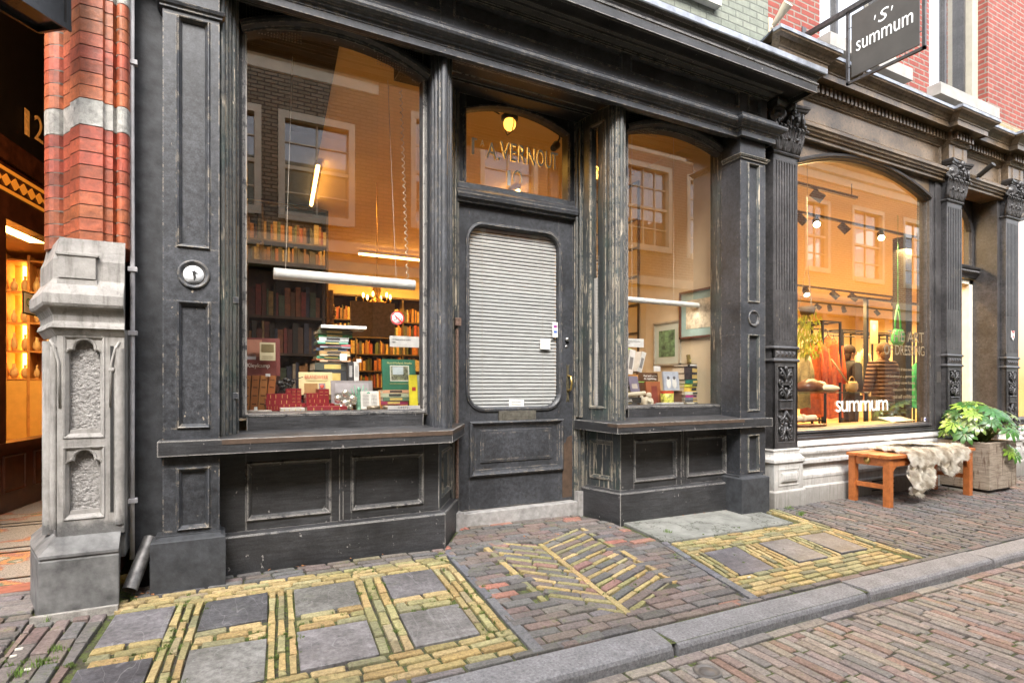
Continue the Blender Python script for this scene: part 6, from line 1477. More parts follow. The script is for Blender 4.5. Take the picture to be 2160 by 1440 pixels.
stack(671, 737, 696, 4.02, [(.013, (.65, .45, .3), 'cream', 1), (.012, (.6, .2, .1), 'orange red', .98), (.02, (.1, .3, .18), 'green', .95), (.012, (.6, .55, .4), 'ivory', .97), (.028, (.42, .27, .12), 'ochre', .97), (.022, (.05, .08, .14), 'navy', .97), (.014, (.25, .3, .34), 'grey blue', .98), (.016, (.55, .12, .14), 'red', .99), (.012, (.08, .3, .2), 'dark green', .98), (.012, (.5, .62, .6), 'pale blue', .98), (.03, (.62, .66, .68), 'white', .95), (.024, (.06, .3, .12), 'bright green', 1.1), (.03, (.09, .1, .06), 'olive', 1.12)], W1, zt, .17)
book(.30, .22, .02, (.6, .6, .58), (U(676, 4.0), 3.98, Z(715, 693, 4.0)), (0, 0, -.08), 'large flat white book crowning the tall central stack', None)
for px0, c, nm in ((745, (.05, .05, .055), 'black'), (757, (.7, .7, .68), 'white')):
    D = 3.95; xa = U(px0, D); z0 = Z(755, 803, D); h = Z(755, 763, D)-z0; book(h, .15, .033, c, (xa, D, z0), (0, R(-90), 0), '%s book standing upright beside the central stack' % nm, None, band=[(.2, .8, (.4, .4, .4))])
# Kleykamp poster, cards
b, w, h = standing(505, 591, 712, 792, 4.1, (.16, .035, .03), 'dark red poster book with the title Kleykamp at the left of the window', .08); onface(b, w, h, .1, .55, .5, .95, (.4, .18, .12)); onface(b, w, h, .15, .4, .42, .6, (.45, .45, .5)); facetext(b, 'Kleykamp', w, h, .18, .74, .18, .32, M_white)
b, w, h = standing(548, 581, 722, 760, 4.05, (.55, .5, .33), 'small cream card with a brown engraving standing behind the leather books', .05, .004, 'card', 'card'); onface(b, w, h, .1, .9, .45, .9, (.18, .14, .06)); onface(b, w, h, .15, .85, .2, .24, (.3, .25, .15)); onface(b, w, h, .15, .85, .1, .13, (.3, .25, .15))
for i in range(4):
    D = 3.86; px0 = 525+i*16.4; xa = U(px0, D); z0 = ZS_; h = Z(px0, 792, D)-z0+.0; book(h, .17, U(px0+15, D)-xa, [(.42, .17, .05), (.38, .14, .04), (.46, .2, .06), (.4, .15, .045)][i], (xa, D, z0), (0, R(-90)+R(2.5+i), 0), '%s of four brown leather books standing at the left' % ['first', 'second', 'third', 'last'][i], 'brown leather books in the left window', band=[(.12, .14, (.12, .04, .01)), (.3, .33, (.12, .04, .01)), (.5, .53, (.12, .04, .01)), (.7, .73, (.12, .04, .01)), (.88, .9, (.12, .04, .01))])
RED = (.25, .012, .02); GR = 'dark red leather books in the left window'
def flatb(px0, px1, yt, yb, D, c, lab, grp=None, dep=.13):
    xa, xb = U(px0, D), U(px1, D); m = (px0+px1)/2; z0, z1 = Z(m, yb, D), Z(m, yt, D)
    return book(xb-xa, dep, z1-z0, c, (xa, D, z0), (0, 0, random.uniform(-.04, .04)), lab, grp, band=[(.15, .17, GOLD), (.35, .37, GOLD), (.6, .62, GOLD), (.8, .82, GOLD)])
def upb(px0, px1, yt, yb, D, c, lab, grp=None, dep=.13, tilt=0):
    xa, xb = U(px0, D), U(px1, D); m = (px0+px1)/2; z0, z1 = Z(m, yb, D), Z(m, yt, D)
    return book(z1-z0, dep, xb-xa, c, (xa, D, z0), (0, R(-90)+tilt, 0), lab, grp, band=[(.15, .17, GOLD), (.35, .37, GOLD), (.6, .62, GOLD), (.8, .82, GOLD)])
flatb(562, 616, 830, 842, 3.76, RED, 'upper dark red book of the flat pair in front of the leather books', GR); flatb(560, 615, 842, 854, 3.76, RED, 'lower dark red book of the flat pair in front of the leather books', GR); flatb(562, 590, 854, 866, 3.76, RED, 'small dark red book under the flat pair', GR)
for i in range(3): upb(614+i*10.8, 624+i*10.8, 819, 852, 3.77, RED, '%s of three upright dark red books near the centre left' % ['left', 'middle', 'right'][i], GR)
flatb(646, 684, 829, 840, 3.78, RED, 'upper dark red book lying between the upright red ones', GR); flatb(646, 693, 840, 851, 3.77, RED, 'lower dark red book lying between the upright red ones', GR)
for i in range(2): upb(683+i*11, 693.5+i*11, 820, 852, 3.77, RED, '%s of two upright dark red books under the brass ball' % ['left', 'right'][i], GR)
flatb(590, 645, 851, 859, 3.75, RED, 'long dark red book under the upright red trio', GR); flatb(646, 706, 851, 858, 3.75, RED, 'long dark red book under the right red pair', GR)
flatb(592, 643, 860, 869, 3.63, (.62, .6, .56), 'thin white book lying flat at the front left', None, .1); flatb(648, 732, 857, 869, 3.62, (.3, .03, .04), 'red covered book with white page edges lying at the very front', None, .12); flatb(522, 574, 866, 871, 3.62, (.6, .56, .5), 'pale booklet lying in the front left corner', None, .1)
# BRANDWEER etc
b, w, h = standing(631, 702, 784, 832, 3.9, (.62, .52, .28), 'cream landscape book titled Brandweer with red letters', .15); facetext(b, 'BRANDWEER', w, h, .17, .87, .7, .86, plain('print_red', (.45, .06, .04), .5)); onface(b, w, h, .15, .55, .05, .5, (.3, .17, .06)); onface(b, w, h, .58, .78, .22, .5, (.25, .2, .22)); onface(b, w, h, .2, .85, .6, .62, (.3, .3, .1))
o = B(); o.lathe([(.0, 0), (.014, 0), (.012, .002), (0, .002)], (w*.68, -.002, h*.36), 14, axis='y'); o.build('cover_mark', MATS['print_red'], b)
b, w, h = standing(699, 787, 802, 852, 3.88, (.26, .24, .25), 'grey landscape book behind the silver shells', .15); onface(b, w, h, .08, .92, .1, .45, (.12, .11, .1)); onface(b, w, h, .1, .9, .5, .9, (.36, .34, .36))
b, w, h = standing(762, 802, 824, 862, 3.72, (.72, .7, .66), 'open white book with printed columns propped up', .2, .012); onface(b, w, h, .96, 1.04, 0, 1, (.6, .25, .06))
for k in range(9): onface(b, w, h, .1, .42, .15+.08*k, .17+.08*k, (.25, .25, .25)); onface(b, w, h, .55, .85, .15+.08*k, .17+.08*k, (.25, .25, .25))
b, w, h = standing(808, 878, 757, 822, 3.86, (.02, .13, .075), 'dark green book with a landscape painting on its cover', .12); onface(b, w, h, .22, .8, .28, .8, (.6, .6, .5)); onface(b, w, h, .25, .77, .31, .77, None, mat=plain('painting_green', (.2, .22, .12), .6, var=.9, scale=40)); onface(b, w, h, .3, .62, .5, .75, (.45, .52, .55), y=-.0019); facetext(b, 'Noord-Hollands Arcadia', w, h, .14, .88, .85, .91, plain('print_gold', (.65, .6, .25), .5)); onface(b, w, h, .2, .82, .2, .21, GOLD)
stack(804, 862, 822, 3.84, [(.012, (.5, .5, .42), 'ivory'), (.02, (.4, .08, .04), 'brick red'), (.014, (.65, .3, .08), 'orange'), (.018, (.3, .04, .1), 'crimson'), (.02, (.12, .2, .14), 'dark green'), (.02, (.5, .55, .4), 'pale green'), (.016, (.7, .4, .25), 'salmon')], 'in the pile under the green picture book', ZS_+.005, .14)
b, w, h = standing(866, 882, 790, 858, 3.68, (.78, .68, .04), 'tall narrow yellow book with a small red emblem', .1, .025); onface(b, w, h, .25, .75, .5, .62, (.5, .04, .03))
b2, w, h = standing(880, 893, 790, 850, 3.74, (.45, .55, .5), 'pale green book half hidden behind the yellow one', .1, .02)
# silver shells, figurine, tins, ornament
M_silver = plain('silver_shell', (.7, .68, .6), .2, .7, var=.2, scale=30)
c0 = P(729, 848, 3.7); t = thing('silver_ornament', 'silver ornament of round shells on the window shelf', 'ornament', (c0.x, c0.y, ZS_))
for dx, dz, r in ((0, .055, .024), (-.045, .02, .026), (.045, .018, .028), (0, -.01, .03), (.03, -.03, .016), (-.025, -.03, .018)): o = B(); o.ball((c0.x+dx, c0.y, max(ZS_+r*.7, c0.z+dz)), r, 14, (1, .7, 1), 9); o.build('shell', M_silver, t)
o = B(); o.lathe([(.04, 0), (.03, .01), (.012, .02), (.012, .05), (0, .05)], (c0.x, c0.y, ZS_), 14); o.build('foot', M_silver, t)
M_verd = plain('verdigris', (.16, .36, .26), .5, .2, var=.4, scale=50); c0 = Vector((U(757, 3.75), 3.75, ZS_)); o = B()
o.lathe([(.03, 0), (.03, .03), (.018, .035), (.02, .07), (.012, .1), (.016, .13), (.008, .15), (.014, .165), (.012, .18), (0, .19)], c0, 12)
for s in (-1, 1):
    for k, (dx, dz) in enumerate(((.05, .10), (.06, .14), (.05, .18), (.03, .2))): o.path([c0+Vector((0, 0, .125)), c0+Vector((s*dx*.6, 0, .10+.01*k)), c0+Vector((s*dx, -.005, dz))], .005, 6, [.006, .005, .003])
o.lathe([(.012, -.001), (.009, -.002), (.012, 0)], c0+Vector((.06, -.01, .145)), 10, axis='y')
tag(o.build('figurine', M_verd, origin=c0), 'small green many armed figurine in front of the grey book', 'figurine')
M_tin = plain('old_tin', (.28, .24, .18), .45, .6, var=.4, scale=40)
for px, r, lab in ((788, .042, 'round old tin box at the front of the left window'), (820, .038, 'second round tin box beside the bicycle notice')):
    c0 = Vector((U(px, 3.64), 3.64, ZS_+.01)); o = B(); o.lathe([(r, 0), (r, .04), (r*1.03, .042), (r*1.03, .055), (r*.9, .058), (0, .058)], c0, 22); tag(o.build('tin_box', M_tin, origin=c0), lab, 'tin')
c0 = Vector((U(603, 3.85), 3.85, Z(603, 828, 3.85))); o = B()
for k in range(26): random.seed(k); o.ball(c0+Vector((random.uniform(-.05, .05), random.uniform(-.02, .02), random.uniform(0, .09))), random.uniform(.008, .018), 7, m=5)
o.path([c0+Vector((.0, 0, .07)), c0+Vector((.1, -.01, .1))], .003, 5); o.box(c0.x-.05, c0.x+.05, 3.83, 3.87, ZS_, c0.z+.01)
tag(o.build('iron_ornament', plain('dark_metal', (.03, .03, .03), .35, .5), origin=c0), 'knobbly black iron ornament beside the leather books', 'ornament')
# notices on the glass
def notice(px0, px1, yt, yb, D, lab, c=(.74, .74, .72), name='notice', lines=()):
    a, e = U(px0, D), U(px1, D); m = (px0+px1)/2; z0, z1 = Z(m, yb, D), Z(m, yt, D); o = B(); o.box(0, e-a, 0, .0015, 0, z1-z0)
    b = o.build(name, mk('c', c)); b.location = (a, D, z0); WP[b.name] = Vector((0, 0, 0)); tag(b, lab, 'notice'); w, h = e-a, z1-z0
    for (s, x0, x1, q0, q1) in lines: text(s, w*(x1-x0), h*(q1-q0), M_black, (w*x0, -.001, h*q0), parent=b, name='writing', ext=.0005)
    return b, w, h
notice(822, 884, 709, 732, 3.55, 'white notice about book sales in the right part of the left window', lines=[('Informatie verkoop boeken', .08, .7, .58, .76), ('naar:', .08, .2, .36, .5)])
notice(1318, 1358, 714, 732, 3.55, 'white notice about book sales in the left corner of the right window', lines=[('Informatie verkoop boeken', .1, .8, .58, .76), ('naar:', .1, .26, .36, .5)])
b, w, h = notice(818, 886, 855, 868, 3.52, 'grey strip reading no bicycles at the bottom of the left pane', (.34, .32, .3), lines=[('GEEN', .3, .62, .56, .86), ('FIETSEN PLAATSEN', .04, .95, .12, .44)])
notice(536, 543, 858, 865, 3.6, 'tiny white price card in the front left corner'); notice(560, 570, 788, 794, 3.84, 'small pale price slip on top of the leather books')
notice(717, 732, 746, 760, 3.99, 'white price card tucked into the central stack'); notice(752, 762, 757, 764, 3.93, 'small price slip on top of the black and white books')
c0 = P(838.5, 671, 3.521); o = B(); o.lathe([(.043, 0), (.043, .0015), (0, .0015)], c0, 32, axis='y')
sk = tag(o.build('no_bicycles_sticker', plain('sticker_pure_white', (.8, .8, .8), .4, var=.03), origin=c0), 'round red and white no bicycles sticker on the left pane', 'sticker'); o = B()
o.lathe([(.043, .0016), (.043, .0024), (.036, .0024), (.036, .0016)], c0, 36, axis='y', cap=False); k = .0026; x, z = c0.x, c0.z
o.plate([(x-.029, z+.024), (x-.024, z+.029), (x+.029, z-.024), (x+.024, z-.029)], c0.y-.0034, c0.y-.0026); o.build('ring_and_bar', plain('sign_red', (.62, .03, .03), .4, var=.03), sk)
o = B()
for dx in (-.016, .016): o.lathe([(.011, .0016), (.011, .0022), (.0088, .0022), (.0088, .0016)], (x+dx, c0.y, z-.004), 18, axis='y', cap=False)
for a, c in (((-.016, -.004), (-.004, .010)), ((-.004, .010), (.012, .010)), ((.016, -.004), (.010, .014)), ((-.016, -.004), (.0, -.004)), ((.0, -.004), (.012, .010)), ((.0, -.004), (-.006, .013))):
    o.tube((x+a[0], c0.y-.0018, z+a[1]), (x+c[0], c0.y-.0018, z+c[1]), .0007, 4)
o.build('bicycle_symbol', M_black, sk)
# ---- right window
RX = 3.947
def wallpic(px0, px1, yt, yb, lab, frame, mat_, mats, mc, deep=.02, mg=(.13, .14)):
    """picture on the side wall; px0 farther, px1 nearer"""
    def yz(px, py): a = ax(px); t = RX/(SN+CS*a); return t*(CS-SN*a), 1-(py-812)/1200*t
    (ya, za), (yb_, zb) = yz(px0, yt), yz(px1, yt); z0 = yz(px0, yb)[1]; t = thing('framed_picture', lab, 'picture', (RX, (ya+yb_)/2, z0))
    A = min(ya, yb_); Bq = max(ya, yb_); o = B(); f = .018
    for q in ((A, A+f, z0, za), (Bq-f, Bq, z0, za), (A, Bq, z0, z0+f), (A, Bq, za-f, za)): o.box(RX-deep, RX, *q)
    o.build('frame', frame, t); o = B(); o.box(RX-deep*.5, RX-.001, A+f, Bq-f, z0+f, za-f); o.build('mount', mat_, t)
    w, h = Bq-A, za-z0; o = B(); o.box(RX-deep*.6, RX-deep*.5, A+w*mg[0], Bq-w*mg[0], z0+h*mg[1], za-h*mg[1]); o.build('print', mats, t)
    g = B(); g.add([(RX-deep*.8, A, z0), (RX-deep*.8, Bq, z0), (RX-deep*.8, Bq, za), (RX-deep*.8, A, za)], [(0, 1, 2, 3)]); return t
wallpic(1437, 1519, 618, 716, 'large engraving of a domed church in a brown frame with blue green mount', plain('brown_frame', (.1, .035, .02), .4), plain('teal_mount', (.3, .42, .38), .8, var=.05), plain('engraving', (.55, .47, .33), .8, var=.45, scale=22), None, .03, (.17, .2))
wallpic(1381, 1437, 682, 772, 'small green watercolour of a garden in a pale frame', plain('silver_frame', (.5, .48, .4), .4, .4), plain('grey_green_mount', (.5, .55, .48), .8, var=.04), plain('watercolour', (.12, .22, .1), .8, var=.8, scale=20), None, .02, (.2, .2))
b, w, h = standing(1433, 1525, 728, 850, 4.15, (.55, .45, .28), 'large beige mounted print leaning behind the pile of books', .18, .012, 'mounted_print', 'print'); onface(b, w, h, .2, .75, .3, .82, (.62, .52, .35)); onface(b, w, h, .24, .7, .34, .78, None, mat=plain('sepia_print', (.2, .15, .08), .8, var=.6, scale=24), y=-.0019)
zt = stack(1446, 1508, 774, 3.88, [(.014, (.5, .45, .28), 'cream and green'), (.012, (.66, .66, .6), 'white'), (.014, (.1, .11, .13), 'dark grey'), (.014, (.2, .25, .33), 'slate blue'), (.014, (.5, .06, .28), 'magenta'), (.018, (.66, .68, .62), 'off white'), (.026, (.72, .5, .1), 'orange yellow'), (.018, (.55, .6, .08), 'lime yellow'), (.022, (.02, .16, .12), 'bottle green'), (.036, (.04, .035, .045), 'thick black'), (.036, (.045, .04, .05), 'heavy black')], 'in the tall right window pile', ZS_, .17)
book(.25, .18, .022, (.03, .03, .03), (U(1451, 3.88), 3.88, Z(1478, 773, 3.88)), (0, 0, .03), 'black book with white title on top of the right pile', None, band=[(.1, .5, (.7, .7, .7))])
b, w, h = standing(1453, 1501, 748, 766, 3.95, (.16, .12, .04), 'landscape book with small colourful pictures crowning the right pile', .2); onface(b, w, h, .05, .95, .1, .45, None, mat=plain('colour_pictures', (.4, .35, .12), .6, var=.9, scale=60))
b, w, h = standing(1402, 1434, 783, 823, 3.85, (.4, .44, .52), 'blue grey book with a photograph of two white birds', .12)
for k, x in enumerate((.3, .68)): 
    o = B(); o.ball((w*x, -.001, h*.4), w*.15, 12, (1, .05, 1.9)); o.build('bird_print', mk('c', (.7, .7, .68)), b); o = B(); o.ball((w*x, -.002, h*.66), w*.09, 10, (1, .05, 1)); o.build('bird_print', mk('c', (.1, .1, .12)), b)
o = B(); D = 3.9; o.box(U(1400, D), U(1435, D), D-.02, D+.12, ZS_, Z(1418, 824, D)); tag(o.build('book_support', mk('c', (.1, .05, .03)), origin=(U(1400, D), D, ZS_)), 'dark block carrying the bird book in the right window', 'block')
b, w, h = standing(1350, 1392, 785, 850, 3.9, (.1, .045, .02), 'dark brown book with a white title in the right window', .12); facetext(b, 'Het land onder', w, h, .28, .95, .86, .93, M_white); facetext(b, 'de regenboog', w, h, .28, .9, .76, .83, M_white); onface(b, w, h, 0, 1, .68, .71, (.25, .5, .1))
b, w, h = standing(1366, 1396, 804, 852, 3.78, (.33, .1, .04), 'rust coloured book in front of the dark brown one', .12); onface(b, w, h, .35, .75, .05, .8, (.2, .04, .03))
c0 = Vector((U(1407, 3.72), 3.72, ZS_)); r = (U(1417, 3.72)-U(1396, 3.72))/2; hh = Z(1407, 824, 3.72)-ZS_; o = B(); o.lathe([(0, 0), (r*.95, 0), (r, hh), (r*.9, hh), (r*.85, .01)], c0, 24)
cu_ = tag(o.build('painted_cup', plain('cup_paint', (.55, .6, .1), .4, var=.9, scale=40), origin=c0), 'cup painted in yellow green and red dabs', 'cup'); o = B(); o.lathe([(r*1.01, hh*.86), (r*1.01, hh*1.0)], c0, 24, cap=False); o.build('rim', mk('c', (.6, .06, .03)), cu_)
M_pl = plain('plaster_cream', (.6, .54, .42), .6, var=.15, obj=True); c0 = Vector((U(1364, 3.7), 3.7, ZS_)); o = B()
o.lathe([(.04, 0), (.045, .02), (.03, .05), (.035, .08), (.02, .1), (0, .105)], c0, 14); o.ball(c0+Vector((.015, -.01, .115)), .024, 12, (1, 1, 1.1)); o.ball(c0+Vector((-.045, .01, .075)), .028, 10, (.5, 1, 1.5)); o.ball(c0+Vector((.045, -.01, .06)), .022, 10, (.6, 1, 1.4)); o.path([c0+Vector((.02, -.03, .09)), c0+Vector((.0, -.045, .06)), c0+Vector((-.02, -.04, .075))], .009, 7); o.ball(c0+Vector((.02, -.03, .03)), .025, 10, (1.3, 1, .7))
tag(o.build('cherub_figurine', M_pl, origin=c0), 'small cream plaster cherub at the foot of the rust coloured book', 'figurine')
stack(1308, 1345, 790, 3.86, [(.03, (.08, .08, .09), 'dark'), (.018, (.6, .58, .5), 'ivory'), (.012, (.15, .22, .35), 'blue'), (.022, (.55, .56, .5), 'pale grey'), (.02, (.2, .25, .36), 'steel blue'), (.022, (.66, .3, .05), 'orange')], 'in the small pile at the left of the right window', ZS_+.03, .15)
b, w, h = standing(1331, 1350, 792, 826, 3.8, (.2, .18, .26), 'purple grey booklet leaning against the small left pile', .25, .01); onface(b, w, h, .2, .8, .2, .5, (.5, .45, .4))
o = B(); a, c = P(1316, 833, 3.74), P(1360, 829, 3.74); o.tube(a, c, .018, 14); tag(o.build('paper_roll', mk('c', (.62, .55, .42)), origin=a), 'cream paper roll lying in the corner of the right window', 'paper roll')
b, w, h = notice(1310, 1353, 838, 850, 3.66, 'black board lettered white low in the corner of the right window', (.03, .03, .03)); text('EGEL', w*.3, h*.4, M_white, (w*.25, -.002, h*.3), parent=b, name='writing', ext=.0005)
for (a, c, e, f, lab, D) in ((1326, 1337, 735, 790, (.3, .55, .12), 4.0), (1334, 1346, 738, 790, (.68, .68, .66), 3.97), (1353, 1362, 742, 786, (.6, .6, .58), 3.98)):
    z0, z1 = Z(a, f, D), Z(a, e, D); nm = {1326: 'green', 1334: 'white', 1353: 'grey white'}[a]
    book(z1-z0, .15, U(c, D)-U(a, D), lab, (U(a, D), D, z0), (0, R(-90)+(.16 if a < 1350 else .3), 0), '%s book leaning to the right behind the small left pile' % nm, None, band=[(.2, .7, (.2, .2, .2))])
o = B(); D = 4.05; o.box(U(1300, D), U(1360, D), D-.1, D+.15, ZS_, Z(1330, 790, D)); tag(o.build('book_support', mk('c', (.12, .07, .04)), origin=(U(1300, D), D, ZS_)), 'dark box carrying the leaning books in the right window', 'block')
flatb(1396, 1441, 849, 856, 3.62, (.68, .68, .66), 'thin white booklet lying at the front of the right window', None, .08); flatb(1378, 1412, 852, 858, 3.6, (.3, .36, .42), 'grey blue booklet beside the thin white one', None, .07)
notice(1379, 1393, 772, 783, 3.88, 'white price card standing on the dark brown book'); notice(1478, 1493, 717, 728, 3.98, 'white price card below the large engraving')
# ================================================================ clothing shop interior
M_yw = plain('shop_wall_warm', (.66, .54, .34), .8, var=.06, scale=3)
o = B(); o.box(4.28, 18, 10.9, 11, -.1, 3.7); o.box(4.25, 4.3, 3.6, 11, -.1, 3.7); o.box(17.9, 18, 3.5, 11, -.1, 3.7); sp_(o, 'interior_wall', M_yw)
o = B(); o.box(4.28, 18, 3.52, 11, 3.6, 3.65); sp_(o, 'interior_ceiling', plain('shop_ceiling', (.62, .52, .36), .8, var=.05))
o = B(); o.box(4.28, 18, 3.47, 11, -.12, -.02); o.box(4.35, 6.95, 3.47, 4.0, .4, .575); sp_(o, 'interior_floor', plain('shop_floor', (.32, .2, .1), .5, var=.2, scale=4))
for i, (x, y, e) in enumerate(((5.6, 4.9, 55), (8.4, 6.2, 80), (8.6, 8.8, 80), (11.5, 6.5, 70), (12.5, 9.2, 60))):
    pass
M_tb = plain('track_black', (.02, .018, .016), .4, .3)
E_sp = emis('spot_lens', (1, .72, .36), 8)
def track(x0, x1, y, z, heads, lab, e):
    m = Vector(((x0+x1)/2, y, z)); t = thing('track_light', lab, 'track light', m)
    o = B(); o.box(x0, x1, y-.02, y+.02, z, z+.03)
    for x in (x0+.1, x1-.1): o.tube((x, y, z+.03), (x, y, 3.6), .006, 5)
    o.build('track', M_tb, t, origin=m)
    for (x, dx, dz, lit) in heads:
        a = Vector((x, y, z-.08)); d = Vector((dx, -.5, dz)).normalized(); o = B(); o.tube(a-d*.08, a+d*.08, .05, 14, .055); o.box(x-.01, x+.01, y-.01, y+.01, z-.07, z); h = o.build('spot_head', M_tb, t, origin=m)
        if lit: o = B(); o.tube(a+d*.081, a+d*.086, .045, 14); o.build('lens', E_sp, h, origin=m)
    spot_light(t, m+Vector((0, 0, -.2)), e*2.6, (1, .66, .28), x1-x0, (0, 0, 0), .3)
    return t
track(6.9, 10.6, 5.2, 3.40, [(U(1690, 5.2), .5, -.8, False), (U(1722, 5.2), -.6, -.5, True), (U(1780, 5.2), .5, -.8, False), (U(1858, 5.2), -.7, -.6, True)], 'near black ceiling track with two lit spotlights in the clothing shop', 30)
track(12.2, 16.6, 9.0, 3.02, [(U(1725, 9), .6, -.7, False), (U(1750, 9), -.5, -.8, False), (U(1780, 9), -.5, -.8, False), (U(1850, 9), .4, -.9, False)], 'far black ceiling track with unlit heads deep in the clothing shop', 75)
track(8.2, 12.4, 6.6, 2.75, [(U(1700, 6.6), -.4, -.8, True), (U(1760, 6.6), .5, -.7, False), (U(1800, 6.6), .6, -.6, False), (U(1885, 6.6), -.6, -.6, False)], 'middle black ceiling track with one lit head in the clothing shop', 42)
track(5.0, 7.4, 4.5, 3.42, [(5.5, -.4, -.8, False), (6.6, .6, -.6, False)], 'short black ceiling track just behind the show window glass', 10)
o = B(); x, y = U(1917, 5.2), 5.2; o.box(x-.09, x+.09, y, y+.2, -.05, 3.4); sp_(o, 'interior_column', M_tb)
o = B(); x = U(1830, 6.2); o.box(x-.03, x+.03, 6.2, 6.26, -.05, 2.6); o.box(x-.5, x+3, 6.2, 6.26, 2.56, 2.6); sp_(o, 'interior_frame', M_tb)
def rail(px0, px1, y, z1, lab, mid=True):
    x0, x1 = U(px0, y), U(px1, y); m = Vector((x0, y, -.02)); t = thing('clothes_rail', lab, 'clothes rail', m); o = B(); r = .014
    for yy in (y, y+.45):
        for x in (x0, x1): o.box(x-r, x+r, yy-r, yy+r, -.02, z1)
        o.box(x0, x1, yy-r, yy+r, z1-.02, z1)
        o.box(x0, x1, yy-r, yy+r, .1, .13)
    for x in (x0, x1): o.box(x-r, x+r, y, y+.45, z1-.02, z1)
    o.tube((x0, y+.22, z1-.1), (x1, y+.22, z1-.1), .012, 6); o.box(x0-r, x1+r, y+.2, y+.24, z1-.03, z1); o.build('frame', M_tb, t, origin=m); return t, x0, x1
rail(1735, 1772, 5.3, 1.95, 'tall black clothes rail carrying the orange coats')
rail(1776, 1826, 6.6, 2.05, 'black clothes rail behind the customer in the dark coat')
rail(1840, 1900, 7.0, 2.1, 'black clothes rail at the back right of the clothing shop')
rail(1928, 1960, 5.6, 1.9, 'black clothes rail with the green coat by the column')
def coat(px, y, zt, zb, w, c, lab, cat='coat', grp=None):
    x = U(px, y); m = plain('cloth_%d' % len(MATS), c, .85, var=.35, scale=20); o = B(); N = 18; vs = []; rows = [(zt, .22), (zt-.03, .4), (zt-.08, .85), (zt-.16, 1.0), ((zt+zb)/2, 1.0), (zb+.1, 1.12), (zb, 1.15)]
    for z, k in rows:
        for i in range(N): a = 2*math.pi*i/N; f = 1+.10*math.sin(a*5+z*3); vs.append((x+w*.5*k*math.cos(a)*f, y+.09*k*math.sin(a)*f, z+.012*math.sin(a*3)))
    o.add(vs, [(k*N+i, k*N+(i+1) % N, (k+1)*N+(i+1) % N, (k+1)*N+i) for k in range(len(rows)-1) for i in range(N)], True); o.add(vs[:N], [tuple(range(N))])
    for s in (-1, 1): o.path([(x+s*w*.42, y, zt-.1), (x+s*w*.56, y-.03, (zt+zb)/2+.1), (x+s*w*.55, y-.05, (zt+zb)/2-.08)], .05, 8, [.055, .05, .04])
    c_ = o.build('coat', m, origin=(x, y, zt)); tag(c_, lab, cat, grp); h = B(); h.path([(x-.12, y, zt-.06), (x, y, zt+.03), (x+.12, y, zt-.06)], .008, 6); h.path([(x, y, zt+.03), (x, y, zt+.08), (x+.02, y, zt+.10)], .004, 5); h.build('hanger', M_tb, c_); return c_
OG = 'coats on the rails of the clothing shop'
coat(1712, 5.0, 1.58, .6, .30, (.62, .11, .02), 'deep orange coat nearest the hanging plant', grp=OG)
coat(1728, 5.2, 1.62, .55, .3, (.7, .14, .02), 'orange coat between the rail post and the plant', grp=OG)
coat(1746, 5.35, 1.72, .52, .34, (.72, .15, .025), 'bright orange coat on the front of the tall rail', grp=OG)
coat(1758, 5.5, 1.70, .5, .34, (.66, .12, .02), 'red orange coat beside the beige shoulder strap', grp=OG)
coat(1700, 5.3, 1.5, .7, .25, (.5, .36, .12), 'mustard coat half hidden behind the hanging plant', grp=OG)
coat(1820, 6.7, 1.7, .7, .35, (.5, .4, .2), 'sand coloured coat behind the customers', grp=OG)
coat(1690, 4.9, 1.45, .7, .25, (.4, .3, .12), 'khaki coat at the left edge of the show window', grp=OG)
coat(1941, 5.3, 1.42, .62, .32, (.02, .3, .1), 'shiny green jacket hanging beside the dark column', grp=OG)
coat(1862, 7.2, 1.6, .8, .3, (.55, .48, .35), 'pale coat on the back right rail', grp=OG)
